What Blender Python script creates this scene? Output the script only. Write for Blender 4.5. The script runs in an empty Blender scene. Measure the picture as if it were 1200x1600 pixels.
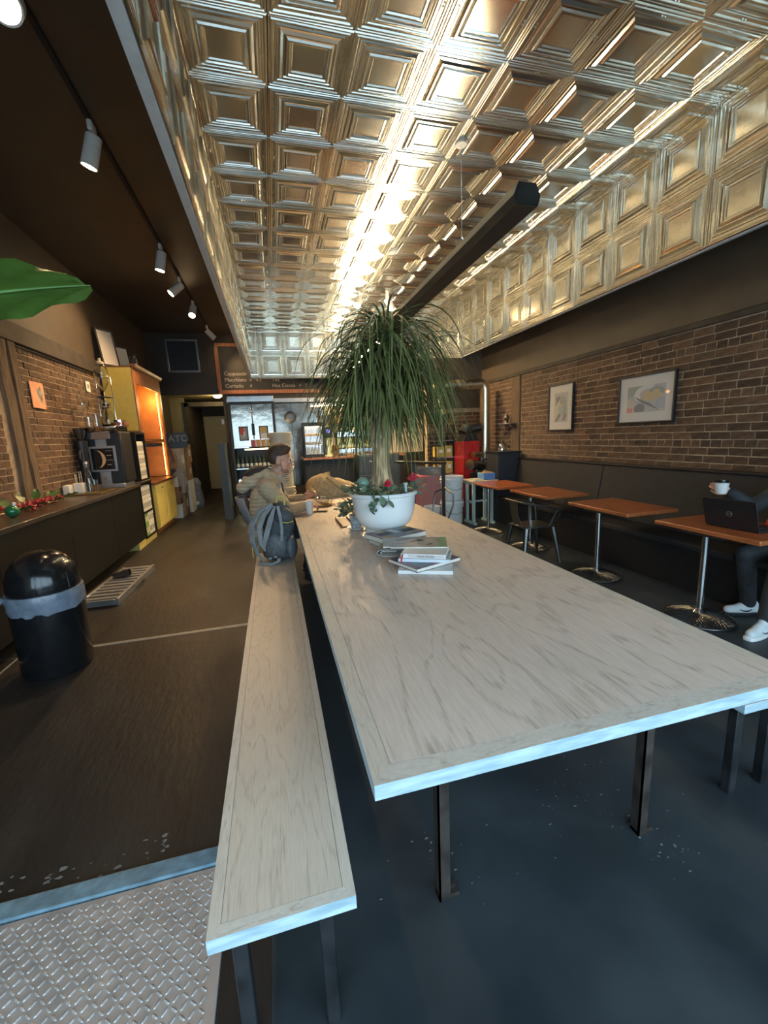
import bpy, bmesh, math, random
from math import sin, cos, pi, sqrt, radians
from mathutils import Vector, Matrix

random.seed(7)
SC = bpy.context.scene
COL = SC.collection

# ------------------------------------------------------------------ camera
CAM_H = 1.58
YAW, PITCH, ROLL, FPX = 0.25018, 0.180068, 0.0424961, 654.0
fwd = Vector((sin(YAW) * cos(PITCH), cos(YAW) * cos(PITCH), -sin(PITCH)))
rgt = Vector((cos(YAW), -sin(YAW), 0))
dwn = fwd.cross(rgt)
r2 = rgt * cos(ROLL) + dwn * sin(ROLL)
d2 = -rgt * sin(ROLL) + dwn * cos(ROLL)
cd = bpy.data.cameras.new('camera')
cd.sensor_fit = 'HORIZONTAL'; cd.sensor_width = 36.0
cd.lens = FPX / 1200 * 36.0
cd.clip_start = 0.02; cd.clip_end = 200
cam = bpy.data.objects.new('camera', cd); COL.objects.link(cam)
M = Matrix.Identity(4)
for i in range(3):
    M[i][0] = r2[i]; M[i][1] = -d2[i]; M[i][2] = -fwd[i]
M[2][3] = CAM_H
cam.matrix_world = M
SC.camera = cam

# ------------------------------------------------------------------ world, exposure
SC.view_settings.view_transform = 'Standard'
SC.view_settings.look = 'None'
SC.view_settings.gamma = 1.0
SC.view_settings.use_curve_mapping = False
SC.view_settings.exposure = 0.38
W = bpy.data.worlds.new('World'); SC.world = W
W.use_nodes = True
bg = W.node_tree.nodes['Background']
bg.inputs[0].default_value = (0.58, 0.82, 1.0, 1)      # overcast street daylight
bg.inputs[1].default_value = 5.2
SC.cycles.max_bounces = 8
SC.cycles.diffuse_bounces = 4
SC.cycles.glossy_bounces = 4
SC.cycles.transmission_bounces = 6
SC.cycles.transparent_max_bounces = 8
SC.cycles.sample_clamp_indirect = 6.0
SC.cycles.use_denoising = True

PEND_E = 82.0
PEND_DOWN = 135.0   # glow added under the rear pendant to warm the back        # pendant up-light
SPOT_E = 210.0        # each track spot, watts

# storefront opening behind the camera: sampling portal for the daylight
pl = bpy.data.lights.new('storefront_portal', 'AREA')
pl.shape = 'RECTANGLE'; pl.size = 6.4; pl.size_y = 2.3
pl.cycles.is_portal = True
po = bpy.data.objects.new('storefront_portal', pl); COL.objects.link(po)
po.location = (0.75, -1.12, 1.5); po.rotation_euler = (radians(90), 0, 0)

# ------------------------------------------------------------------ helpers
def link(o, parent=None):
    COL.objects.link(o)
    if parent: o.parent = parent
    return o

def tag(o, label=None, cat=None, group=None, kind=None):
    if label: o['label'] = label
    if cat: o['category'] = cat
    if group: o['group'] = group
    if kind: o['kind'] = kind
    return o

def thing(name, label, cat, loc=(0, 0, 0), rz=0, group=None):
    o = bpy.data.objects.new(name, None)
    o.empty_display_size = 0.1
    o.location = loc; o.rotation_euler = (0, 0, rz)
    link(o)
    return tag(o, label, cat, group)

def copy_tree(root, loc=None, rz=None, label=None, parent=None):
    c = root.copy(); COL.objects.link(c)
    if parent is not None: c.parent = parent
    if loc is not None: c.location = loc
    if rz is not None: c.rotation_euler = (0, 0, rz)
    if label: c['label'] = label
    for ch in list(root.children): copy_tree(ch, parent=c)
    return c

def frame_from(d):
    d = Vector(d).normalized()
    a = Vector((0, 0, 1)) if abs(d.z) < 0.95 else Vector((1, 0, 0))
    u = d.cross(a).normalized(); v = d.cross(u).normalized()
    return u, v

class MB:
    def __init__(s): s.v = []; s.f = []; s.m = []
    def add(s, vs, fs, m=0):
        b = len(s.v); s.v += [tuple(v) for v in vs]
        for f in fs: s.f.append(tuple(i + b for i in f)); s.m.append(m)
        return s
    def box(s, a, b, m=0, rz=0, T=None):
        (x0, y0, z0), (x1, y1, z1) = a, b
        vs = [(x, y, z) for z in (z0, z1) for y in (y0, y1) for x in (x0, x1)]
        if rz:
            cx, cy = (x0 + x1) / 2, (y0 + y1) / 2
            vs = [(cx + (x - cx) * cos(rz) - (y - cy) * sin(rz), cy + (x - cx) * sin(rz) + (y - cy) * cos(rz), z) for x, y, z in vs]
        if T is not None: vs = [T @ Vector(v) for v in vs]
        return s.add(vs, [(0, 2, 3, 1), (4, 5, 7, 6), (0, 1, 5, 4), (2, 6, 7, 3), (0, 4, 6, 2), (1, 3, 7, 5)], m)
    def tube(s, pts, r, n=10, m=0, caps=True, flat=None):
        pts = [Vector(p) for p in pts]; k = len(pts)
        rs = r if isinstance(r, (list, tuple)) else [r] * k
        vs = []; u = None
        for i, p in enumerate(pts):
            d = (pts[min(i + 1, k - 1)] - pts[max(i - 1, 0)])
            if d.length < 1e-9: d = Vector((0, 0, 1))
            d.normalize()
            if u is None: u, v = frame_from(d)
            else:
                u = (u - d * u.dot(d))
                u = u.normalized() if u.length > 1e-6 else frame_from(d)[0]
                v = d.cross(u)
            for j in range(n):
                a = 2 * pi * j / n
                vs.append(p + u * (cos(a) * rs[i]) + v * (sin(a) * rs[i]))
        fs = [(i * n + j, i * n + (j + 1) % n, (i + 1) * n + (j + 1) % n, (i + 1) * n + j) for i in range(k - 1) for j in range(n)]
        if caps: fs += [tuple(range(n - 1, -1, -1)), tuple(range((k - 1) * n, k * n))]
        return s.add(vs, fs, m)
    def cyl(s, p0, p1, r0, r1=None, n=16, m=0):
        return s.tube([p0, p1], [r0, r0 if r1 is None else r1], n, m)
    def lathe(s, prof, c=(0, 0, 0), n=28, m=0, T=None):
        vs = []; rows = []
        for r, z in prof:
            if r < 1e-6:
                rows.append([len(vs)]); vs.append((c[0], c[1], c[2] + z))
            else:
                rows.append(list(range(len(vs), len(vs) + n)))
                vs += [(c[0] + r * cos(2 * pi * j / n), c[1] + r * sin(2 * pi * j / n), c[2] + z) for j in range(n)]
        fs = []
        for a, b in zip(rows, rows[1:]):
            for j in range(n):
                k = (j + 1) % n
                if len(a) == 1 and len(b) == 1: continue
                if len(a) == 1: fs.append((a[0], b[k], b[j]))
                elif len(b) == 1: fs.append((a[j], a[k], b[0]))
                else: fs.append((a[j], a[k], b[k], b[j]))
        if T is not None: vs = [T @ Vector(v) for v in vs]
        return s.add(vs, fs, m)
    def ell(s, c, r, n=14, k=8, m=0, R=None):
        prof = [(sin(pi * i / k), -cos(pi * i / k)) for i in range(k + 1)]
        if not isinstance(r, (tuple, list)): r = (r, r, r)
        T = Matrix.Translation(c) @ (R.to_4x4() if R is not None else Matrix.Identity(4)) @ Matrix.Diagonal((r[0], r[1], r[2], 1))
        return s.lathe(prof, n=n, m=m, T=T)
    def caps(s, p0, r0, p1, r1, n=12):
        p0, p1 = Vector(p0), Vector(p1); d = p1 - p0
        if d.length < 1e-6: return s.ell(p0, r0)
        d.normalize(); pts = []; rs = []
        for i in range(1, 5):
            a = pi / 2 * (1 - i / 4); pts.append(p0 - d * r0 * sin(a)); rs.append(max(r0 * cos(a), r0 * 0.15))
        for i in range(0, 4):
            a = pi / 2 * i / 4; pts.append(p1 + d * r1 * sin(a)); rs.append(max(r1 * cos(a), r1 * 0.15))
        pts.append(p1 + d * r1); rs.append(r1 * 0.12)
        return s.tube(pts, rs, n)
    def prism(s, poly, T, d, m=0):
        n = len(poly)
        vs = [T @ Vector((x, y, 0)) for x, y in poly] + [T @ Vector((x, y, d)) for x, y in poly]
        fs = [tuple(range(n - 1, -1, -1)), tuple(range(n, 2 * n))] + [(i, (i + 1) % n, n + (i + 1) % n, n + i) for i in range(n)]
        return s.add(vs, fs, m)
    def ribbon(s, pts, side, w, t, m=0):
        pts = [Vector(p) for p in pts]; k = len(pts); vs = []
        ws = w if isinstance(w, (list, tuple)) else [w] * k
        for i, p in enumerate(pts):
            d = (pts[min(i + 1, k - 1)] - pts[max(i - 1, 0)]).normalized()
            sd = Vector(side[i] if isinstance(side, list) else side); sd = (sd - d * sd.dot(d)).normalized()
            nn = d.cross(sd)
            for a, b in ((-1, -1), (1, -1), (1, 1), (-1, 1)):
                vs.append(p + sd * (a * ws[i] / 2) + nn * (b * t / 2))
        fs = [(i * 4 + j, i * 4 + (j + 1) % 4, i * 4 + 4 + (j + 1) % 4, i * 4 + 4 + j) for i in range(k - 1) for j in range(4)]
        fs += [(3, 2, 1, 0), tuple(4 * (k - 1) + j for j in range(4))]
        return s.add(vs, fs, m)
    def mesh(s, name, mats, angle=38):
        me = bpy.data.meshes.new(name)
        me.from_pydata(s.v, [], s.f)
        if not isinstance(mats, (list, tuple)): mats = [mats]
        for m in mats: me.materials.append(m)
        if len(mats) > 1: me.polygons.foreach_set('material_index', s.m)
        if angle:
            me.polygons.foreach_set('use_smooth', [True] * len(me.polygons))
            me.set_sharp_from_angle(angle=radians(angle))
        me.validate(); me.update()
        return me
    def build(s, name, mats, parent=None, loc=None, rz=0, bevel=0, angle=38, seg=2):
        o = bpy.data.objects.new(name, s.mesh(name, mats, angle))
        if loc is not None: o.location = loc
        if rz: o.rotation_euler = (0, 0, rz)
        link(o, parent)
        if bevel:
            b = o.modifiers.new('bevel', 'BEVEL'); b.width = bevel; b.segments = seg; b.limit_method = 'ANGLE'
            b.angle_limit = radians(40)
        return o

def box(name, a, b, mat, parent=None, bevel=0, rz=0, loc=None):
    return MB().box(a, b, rz=rz).build(name, mat, parent, bevel=bevel, loc=loc)

def struct(name, mb, mat, parent=None, bevel=0, angle=38):
    o = mb.build(name, mat, parent, bevel=bevel, angle=angle)
    if not parent: o['kind'] = 'structure'
    return o

def inst(me, name, parent=None, loc=(0, 0, 0), rot=(0, 0, 0), scale=(1, 1, 1)):
    o = bpy.data.objects.new(name, me); o.location = loc; o.rotation_euler = rot; o.scale = scale
    return link(o, parent)

def text(name, body, size, mat, parent, loc, rot, extrude=0.0006, align='LEFT', shear=0):
    c = bpy.data.curves.new(name, 'FONT'); c.body = body; c.size = size; c.extrude = extrude
    c.align_x = align; c.shear = shear; c.resolution_u = 3
    c.materials.append(mat)
    t = bpy.data.objects.new(name, c)
    me = bpy.data.meshes.new_from_object(t); me.name = name
    bpy.data.objects.remove(t); bpy.data.curves.remove(c)
    o = bpy.data.objects.new(name, me); o.location = loc; o.rotation_euler = rot
    return link(o, parent)

ORD = ['first', 'second', 'third', 'fourth', 'fifth', 'sixth', 'seventh', 'eighth', 'ninth', 'tenth', 'eleventh', 'twelfth']

def facing(direction):
    """rotation for a text/flat thing on a wall whose normal points along direction"""
    return {'-y': (pi / 2, 0, 0), '+x': (pi / 2, 0, pi / 2), '-x': (pi / 2, 0, -pi / 2), '+y': (pi / 2, 0, pi)}[direction]

# ------------------------------------------------------------------ materials
def mk(name, col, rough=0.5, metal=0.0, var=0.12, scale=14.0, bump=0.0, bscale=60.0, stretch=(1, 1, 1),
       rvar=0.0, col2=None, rnd=0.0, emis=None, estr=0.0, trans=0.0, coat=0.0, spec=0.5, detail=4.0, alpha=1.0, bdist=0.01, sheen=0.0):
    m = bpy.data.materials.new(name); m.use_nodes = True
    nt = m.node_tree; N = nt.nodes; L = nt.links
    p = N['Principled BSDF']
    p.inputs['Roughness'].default_value = rough
    p.inputs['Metallic'].default_value = metal
    p.inputs['Specular IOR Level'].default_value = spec
    p.inputs['Transmission Weight'].default_value = trans
    p.inputs['Coat Weight'].default_value = coat
    p.inputs['Alpha'].default_value = alpha
    if sheen: p.inputs['Sheen Weight'].default_value = sheen
    c = tuple(col) + (1,)
    tc = N.new('ShaderNodeTexCoord'); mp = N.new('ShaderNodeMapping')
    mp.inputs['Scale'].default_value = stretch
    L.new(tc.outputs['Object'], mp.inputs['Vector'])
    nz = N.new('ShaderNodeTexNoise'); nz.inputs['Scale'].default_value = scale; nz.inputs['Detail'].default_value = detail
    L.new(mp.outputs['Vector'], nz.inputs['Vector'])
    rp = N.new('ShaderNodeValToRGB')
    lo = tuple(x * (1 - var) for x in col) + (1,); hi = tuple(min(1, x * (1 + var)) for x in (col2 or col)) + (1,)
    rp.color_ramp.elements[0].position = 0.32; rp.color_ramp.elements[1].position = 0.68
    rp.color_ramp.elements[0].color = lo; rp.color_ramp.elements[1].color = hi
    L.new(nz.outputs['Fac'], rp.inputs['Fac'])
    out = rp.outputs['Color']
    if rnd:
        oi = N.new('ShaderNodeObjectInfo'); hs = N.new('ShaderNodeHueSaturation')
        mr = N.new('ShaderNodeMapRange'); mr.inputs['To Min'].default_value = 1 - rnd; mr.inputs['To Max'].default_value = 1 + rnd
        L.new(oi.outputs['Random'], mr.inputs['Value']); L.new(mr.outputs['Result'], hs.inputs['Value'])
        L.new(out, hs.inputs['Color']); out = hs.outputs['Color']
    L.new(out, p.inputs['Base Color'])
    if rvar:
        mr = N.new('ShaderNodeMapRange'); mr.inputs['To Min'].default_value = max(0.02, rough - rvar); mr.inputs['To Max'].default_value = rough + rvar
        mr.inputs['From Min'].default_value = 0.3; mr.inputs['From Max'].default_value = 0.7
        L.new(nz.outputs['Fac'], mr.inputs['Value']); L.new(mr.outputs['Result'], p.inputs['Roughness'])
    if bump:
        n2 = N.new('ShaderNodeTexNoise'); n2.inputs['Scale'].default_value = bscale; n2.inputs['Detail'].default_value = 5
        L.new(mp.outputs['Vector'], n2.inputs['Vector'])
        b = N.new('ShaderNodeBump'); b.inputs['Strength'].default_value = bump; b.inputs['Distance'].default_value = bdist
        L.new(n2.outputs['Fac'], b.inputs['Height']); L.new(b.outputs['Normal'], p.inputs['Normal'])
    if emis:
        p.inputs['Emission Color'].default_value = tuple(emis) + (1,); p.inputs['Emission Strength'].default_value = estr
    return m

def wood_white(name, axis_scale, base=(0.69, 0.585, 0.51), line=(0.31, 0.25, 0.19), amt=0.55):
    """white-washed oak: long grain and cathedral figure, worn scratches"""
    m = bpy.data.materials.new(name); m.use_nodes = True
    nt = m.node_tree; N = nt.nodes; L = nt.links; p = N['Principled BSDF']
    p.inputs['Roughness'].default_value = 0.42
    tc = N.new('ShaderNodeTexCoord'); mp = N.new('ShaderNodeMapping'); mp.inputs['Scale'].default_value = axis_scale
    L.new(tc.outputs['Object'], mp.inputs['Vector'])
    n1 = N.new('ShaderNodeTexNoise'); n1.inputs['Scale'].default_value = 2.1; n1.inputs['Detail'].default_value = 2.0; n1.inputs['Distortion'].default_value = 0.35
    L.new(mp.outputs['Vector'], n1.inputs['Vector'])
    mu = N.new('ShaderNodeMath'); mu.operation = 'MULTIPLY'; mu.inputs[1].default_value = 52.0
    L.new(n1.outputs['Fac'], mu.inputs[0])
    sn = N.new('ShaderNodeMath'); sn.operation = 'SINE'; L.new(mu.outputs[0], sn.inputs[0])
    r1 = N.new('ShaderNodeMapRange'); r1.inputs['From Min'].default_value = 0.55; r1.inputs['From Max'].default_value = 1.0
    L.new(sn.outputs[0], r1.inputs['Value'])
    mp2 = N.new('ShaderNodeMapping'); mp2.inputs['Scale'].default_value = (axis_scale[0] * 7, axis_scale[1] * 2.2, 8); L.new(tc.outputs['Object'], mp2.inputs['Vector'])
    n2 = N.new('ShaderNodeTexNoise'); n2.inputs['Scale'].default_value = 9; n2.inputs['Detail'].default_value = 6; n2.inputs['Roughness'].default_value = 0.65
    L.new(mp2.outputs['Vector'], n2.inputs['Vector'])
    r2_ = N.new('ShaderNodeMapRange'); r2_.inputs['From Min'].default_value = 0.38; r2_.inputs['From Max'].default_value = 0.68
    L.new(n2.outputs['Fac'], r2_.inputs['Value'])
    m1 = N.new('ShaderNodeMath'); m1.operation = 'MULTIPLY'
    L.new(r1.outputs['Result'], m1.inputs[0]); L.new(r2_.outputs['Result'], m1.inputs[1])
    n3 = N.new('ShaderNodeTexNoise'); n3.inputs['Scale'].default_value = 1.6; n3.inputs['Detail'].default_value = 4
    L.new(tc.outputs['Object'], n3.inputs['Vector'])
    m2 = N.new('ShaderNodeMath'); m2.operation = 'MULTIPLY'; m2.inputs[1].default_value = amt
    L.new(m1.outputs[0], m2.inputs[0])
    fine = N.new('ShaderNodeMath'); fine.operation = 'MULTIPLY_ADD'; fine.inputs[1].default_value = 0.26
    L.new(r2_.outputs['Result'], fine.inputs[0]); L.new(m2.outputs[0], fine.inputs[2])
    mx = N.new('ShaderNodeMix'); mx.data_type = 'RGBA'
    mx.inputs['A'].default_value = base + (1,); mx.inputs['B'].default_value = line + (1,)
    L.new(fine.outputs[0], mx.inputs['Factor'])
    hs = N.new('ShaderNodeHueSaturation'); mr = N.new('ShaderNodeMapRange'); mr.inputs['To Min'].default_value = 0.86; mr.inputs['To Max'].default_value = 1.12
    L.new(n3.outputs['Fac'], mr.inputs['Value']); L.new(mr.outputs['Result'], hs.inputs['Value']); L.new(mx.outputs['Result'], hs.inputs['Color'])
    L.new(hs.outputs['Color'], p.inputs['Base Color'])
    b = N.new('ShaderNodeBump'); b.inputs['Strength'].default_value = 0.35; b.inputs['Distance'].default_value = 0.002; b.invert = True
    L.new(fine.outputs[0], b.inputs['Height']); L.new(b.outputs['Normal'], p.inputs['Normal'])
    return m

M = {}
M['table_wood'] = wood_white('table_wood', (1.6, 0.42, 1.6))
M['edge_wood'] = wood_white('edge_wood', (6.0, 0.8, 6.0), base=(0.65, 0.58, 0.49), amt=0.4)
M['edge_wood_x'] = wood_white('edge_wood_x', (0.8, 6.0, 6.0), base=(0.64, 0.59, 0.52), amt=0.4)
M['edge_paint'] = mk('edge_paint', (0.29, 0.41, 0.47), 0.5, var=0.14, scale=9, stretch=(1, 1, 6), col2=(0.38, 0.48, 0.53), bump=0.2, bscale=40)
M['bench_wood'] = wood_white('bench_wood', (4.0, 0.7, 4.0), base=(0.62, 0.535, 0.44), amt=0.45)
M['steel_black'] = mk('steel_black', (0.014, 0.015, 0.017), 0.45, 0.1, var=0.4, scale=9, rvar=0.1)
M['steel_rust'] = mk('steel_rust', (0.040, 0.031, 0.026), 0.48, 0.3, var=0.5, scale=12, rvar=0.1)
M['tin'] = mk('tin', (0.86, 0.83, 0.73), 0.19, 1.0, var=0.03, scale=3, bump=0.035, bscale=4.0, rvar=0.02, bdist=0.02)
M['trim_white'] = mk('trim_white', (0.62, 0.64, 0.64), 0.5, var=0.08)
M['ceil_dark'] = mk('ceil_dark', (0.062, 0.048, 0.033), 0.55, var=0.12, scale=3)
M['wall_brown'] = mk('wall_brown', (0.075, 0.058, 0.040), 0.6, var=0.1, scale=3, bump=0.05, bscale=90)
M['wall_olive'] = mk('wall_olive', (0.20, 0.17, 0.085), 0.6, var=0.08, scale=3)
M['wall_dark'] = mk('wall_dark', (0.036, 0.025, 0.016), 0.55, var=0.15, scale=4)
M['mortar'] = mk('mortar', (0.37, 0.29, 0.20), 0.95, var=0.22, scale=22, bump=0.6, bscale=70)
M['brick'] = mk('brick', (0.088, 0.049, 0.027), 0.85, var=0.35, scale=16, bump=0.5, bscale=80, rnd=0.42)
M['brick_mass'] = mk('brick_mass', (0.150, 0.085, 0.052), 0.85, var=0.5, scale=5, bump=0.5, bscale=80)
M['brick_mix'] = [mk('brick_mix', (0.12, 0.075, 0.046), 0.85, var=0.3, scale=16, bump=0.5), mk('brick_mix', (0.080, 0.047, 0.03), 0.85, var=0.3, scale=16, bump=0.5), mk('brick_mix', (0.10, 0.066, 0.044), 0.85, var=0.3, scale=16, bump=0.5)]
M['ledge'] = mk('ledge', (0.035, 0.027, 0.021), 0.7, var=0.3, scale=8, bump=0.3)
M['timber'] = mk('timber', (0.10, 0.068, 0.042), 0.85, var=0.4, scale=10, stretch=(3, 3, 0.4), bump=0.5, bscale=30)
M['floor'] = mk('floor', (0.024, 0.033, 0.040), 0.46, var=0.25, scale=2.2, rvar=0.10, bump=0.06, bscale=40, col2=(0.031, 0.038, 0.043))
M['floor_panel'] = mk('floor_panel', (0.021, 0.019, 0.0175), 0.52, var=0.3, scale=3.5, rvar=0.10, spec=0.3, bump=0.35, bscale=26, stretch=(1, 0.35, 1))
M['scuff'] = mk('scuff', (0.16, 0.165, 0.165), 0.8, var=0.3, scale=30)
M['seam'] = mk('seam', (0.24, 0.25, 0.24), 0.5, 0.3, var=0.15)
M['step_blue'] = mk('step_blue', (0.13, 0.22, 0.28), 0.6, var=0.25, scale=20, bump=0.4, bscale=40)
M['plate'] = mk('plate', (0.42, 0.40, 0.39), 0.42, 0.4, var=0.12, scale=20, rvar=0.08, bump=0.05, bscale=120)
M['pavement'] = mk('pavement', (0.30, 0.30, 0.30), 0.9, var=0.1)
M['black'] = mk('black', (0.012, 0.012, 0.013), 0.45, var=0.2)
M['black_gloss'] = mk('black_gloss', (0.010, 0.010, 0.011), 0.16, var=0.2)
M['black_soft'] = mk('black_soft', (0.014, 0.014, 0.016), 0.75, var=0.2, bump=0.2, bscale=150)
M['pendant'] = mk('pendant', (0.028, 0.032, 0.030), 0.55, var=0.1)
M['counter_black'] = mk('counter_black', (0.007, 0.0068, 0.006), 0.55, spec=0.25, var=0.2, scale=6)
M['counter_top'] = mk('counter_top', (0.052, 0.040, 0.028), 0.30, var=0.3, scale=8, stretch=(5, 0.6, 1))
M['liner'] = mk('liner', (0.16, 0.19, 0.24), 0.25, var=0.2, scale=18, bump=0.5, bscale=22)
M['yellow'] = mk('yellow', (0.60, 0.47, 0.10), 0.5, var=0.05)
M['yellow_pale'] = mk('yellow_pale', (0.66, 0.56, 0.17), 0.45, var=0.05)
M['wood_orange'] = mk('wood_orange', (0.33, 0.125, 0.045), 0.35, var=0.25, scale=6, stretch=(5, 5, 0.6))
M['wood_top'] = mk('wood_top', (0.36, 0.105, 0.032), 0.30, var=0.25, scale=7, stretch=(5, 0.7, 5), coat=0.3)
M['wood_dark'] = mk('wood_dark', (0.17, 0.062, 0.025), 0.4, var=0.25, scale=8, stretch=(0.8, 5, 5))
M['wood_inner'] = mk('wood_inner', (0.62, 0.33, 0.13), 0.5, var=0.12, scale=6)
M['chrome'] = mk('chrome', (0.80, 0.80, 0.80), 0.10, 1.0, var=0.03)
M['steel'] = mk('steel', (0.55, 0.54, 0.53), 0.22, 1.0, var=0.08, scale=4, bump=0.08, bscale=2.0, bdist=0.03)
M['steel_wavy'] = mk('steel_wavy', (0.31, 0.285, 0.25), 0.16, 1.0, var=0.04, bump=0.25, bscale=1.6, bdist=0.05)
M['duct'] = mk('duct', (0.74, 0.66, 0.48), 0.30, 1.0, var=0.08, scale=5, bump=0.1, bscale=8)
M['brass'] = mk('brass', (0.66, 0.47, 0.18), 0.3, 1.0, var=0.08)
M['silver'] = mk('silver', (0.36, 0.37, 0.39), 0.35, 0.7, var=0.08)
M['white'] = mk('white', (0.78, 0.78, 0.76), 0.4, var=0.04)
M['ceramic'] = mk('ceramic', (0.80, 0.81, 0.80), 0.30, var=0.03, scale=5, coat=0.3, bump=0.03, bscale=8)
M['paper'] = mk('paper', (0.72, 0.70, 0.64), 0.8, var=0.06, scale=40)
M['paper_edge'] = mk('paper_edge', (0.70, 0.67, 0.58), 0.85, var=0.12, scale=30, stretch=(0.2, 0.2, 12))
M['plastic_white'] = mk('plastic_white', (0.72, 0.73, 0.72), 0.35, var=0.04)
M['plastic_cream'] = mk('plastic_cream', (0.66, 0.60, 0.46), 0.4, var=0.06)
M['glass'] = mk('glass', (0.92, 0.94, 0.92), 0.03, trans=1.0, var=0.02)
M['amber_glass'] = mk('amber_glass', (0.85, 0.62, 0.30), 0.05, trans=0.9, var=0.05)
M['coffee'] = mk('coffee', (0.35, 0.18, 0.07), 0.2, trans=0.3, var=0.1)
M['spot_white'] = mk('spot_white', (0.74, 0.72, 0.68), 0.45, var=0.05)
M['lens'] = mk('lens', (1, 0.85, 0.6), 0.4, emis=(1.0, 0.70, 0.36), estr=90.0)
M['uplight'] = mk('uplight', (1, 0.9, 0.7), 0.4, emis=(1.0, 0.82, 0.54), estr=PEND_E)
M['added_downlight'] = mk('added_downlight', (1, 0.9, 0.7), 0.4, emis=(1.0, 0.72, 0.38), estr=PEND_DOWN)
M['led'] = mk('led', (1, 0.7, 0.3), 0.4, emis=(1.0, 0.42, 0.08), estr=60.0)
M['led_warm'] = mk('led_warm', (1, 0.8, 0.5), 0.4, emis=(1.0, 0.70, 0.32), estr=9.0)
M['tube_light'] = mk('tube_light', (1, 0.9, 0.6), 0.4, emis=(1.0, 0.78, 0.42), estr=6.0)
M['screen'] = mk('screen', (0.7, 0.85, 1), 0.4, emis=(0.62, 0.86, 1.0), estr=1.1)
M['digit'] = mk('digit', (0.9, 0.8, 1), 0.4, emis=(0.85, 0.75, 1.0), estr=1.0)
M['led_blue'] = mk('led_blue', (0.3, 0.3, 1), 0.4, emis=(0.25, 0.22, 1.0), estr=2.0)
M['chalkboard'] = mk('chalkboard', (0.022, 0.021, 0.019), 0.55, var=0.3, scale=5)
M['chalk'] = mk('chalk', (0.35, 0.34, 0.32), 0.9, var=0.3, scale=60)
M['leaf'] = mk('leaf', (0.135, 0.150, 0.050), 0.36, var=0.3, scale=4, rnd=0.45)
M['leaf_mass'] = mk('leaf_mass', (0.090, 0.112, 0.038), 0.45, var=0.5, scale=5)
M['leaf_new'] = mk('leaf_new', (0.34, 0.42, 0.09), 0.45, var=0.2)
M['leaf_big'] = mk('leaf_big', (0.050, 0.098, 0.014), 0.36, var=0.25, scale=3, coat=0.2, bump=0.25, bscale=9, stretch=(0.6, 6, 1))
M['leaf_rib'] = mk('leaf_rib', (0.10, 0.20, 0.05), 0.4)
M['leaf_grey'] = mk('leaf_grey', (0.12, 0.175, 0.11), 0.5, var=0.25, rnd=0.3)
M['leaf_holly'] = mk('leaf_holly', (0.055, 0.11, 0.03), 0.4, var=0.3, rnd=0.3)
M['moss'] = mk('moss', (0.12, 0.13, 0.05), 0.95, var=0.5, scale=30, bump=0.9, bscale=40)
M['bark'] = mk('bark', (0.52, 0.37, 0.20), 0.9, var=0.55, scale=14, stretch=(3, 3, 0.35), bump=1.0, bscale=16, bdist=0.03)
M['red'] = mk('red', (0.42, 0.012, 0.014), 0.35, var=0.15)
M['red_berry'] = mk('red_berry', (0.30, 0.012, 0.018), 0.25, var=0.2)
M['red_flower'] = mk('red_flower', (0.55, 0.02, 0.05), 0.5, var=0.25)
M['red_dark'] = mk('red_dark', (0.26, 0.016, 0.018), 0.35, var=0.2)
M['stone_pot'] = mk('stone_pot', (0.33, 0.37, 0.40), 0.9, var=0.45, scale=28, bump=0.6)
M['burlap'] = mk('burlap', (0.42, 0.31, 0.17), 0.95, var=0.25, scale=30, bump=0.5, bscale=110)
M['skin'] = mk('skin', (0.56, 0.31, 0.22), 0.5, var=0.10, scale=10)
M['stubble'] = mk('stubble', (0.33, 0.185, 0.125), 0.7, var=0.25, scale=60)
M['hair'] = mk('hair', (0.060, 0.034, 0.022), 0.55, var=0.35, scale=30, stretch=(1, 1, 4), bump=0.6, bscale=60)
M['jacket'] = mk('jacket', (0.42, 0.315, 0.195), 0.75, var=0.14, scale=10, bump=0.5, bscale=14, bdist=0.02, sheen=0.2)
def quilt(m, scale=9.0, strength=0.32):
    nt = m.node_tree; N = nt.nodes; L = nt.links; p = N['Principled BSDF']
    tc = N.new('ShaderNodeTexCoord'); wv = N.new('ShaderNodeTexWave'); wv.bands_direction = 'Z'; wv.wave_profile = 'SIN'
    wv.inputs['Scale'].default_value = scale; wv.inputs['Distortion'].default_value = 2.2; wv.inputs['Detail'].default_value = 2.5; wv.inputs['Detail Scale'].default_value = 1.2
    L.new(tc.outputs['Object'], wv.inputs['Vector'])
    b = N.new('ShaderNodeBump'); b.inputs['Strength'].default_value = strength; b.inputs['Distance'].default_value = 0.03
    L.new(wv.outputs['Fac'], b.inputs['Height'])
    old = [n for n in N if n.type == 'BUMP' and n is not b]
    if old: L.new(old[0].outputs['Normal'], b.inputs['Normal'])
    L.new(b.outputs['Normal'], p.inputs['Normal'])
quilt(M['jacket'])
M['jacket_lining'] = mk('jacket_lining', (0.030, 0.026, 0.024), 0.8, bump=0.3)
M['shirt_blue'] = mk('shirt_blue', (0.42, 0.50, 0.58), 0.8, var=0.08)
M['denim'] = mk('denim', (0.045, 0.055, 0.075), 0.85, var=0.2, bump=0.3, bscale=60)
M['cloth_dark'] = mk('cloth_dark', (0.022, 0.024, 0.026), 0.8, var=0.25, scale=8, bump=0.4, bscale=20, bdist=0.02)
M['pack'] = mk('pack', (0.050, 0.058, 0.064), 0.7, var=0.25, scale=12, bump=0.4, bscale=22, bdist=0.02)
M['pack_grey'] = mk('pack_grey', (0.20, 0.21, 0.215), 0.7, var=0.15)
M['pack_mesh'] = mk('pack_mesh', (0.10, 0.11, 0.12), 0.55, var=0.3, scale=40)
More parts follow.
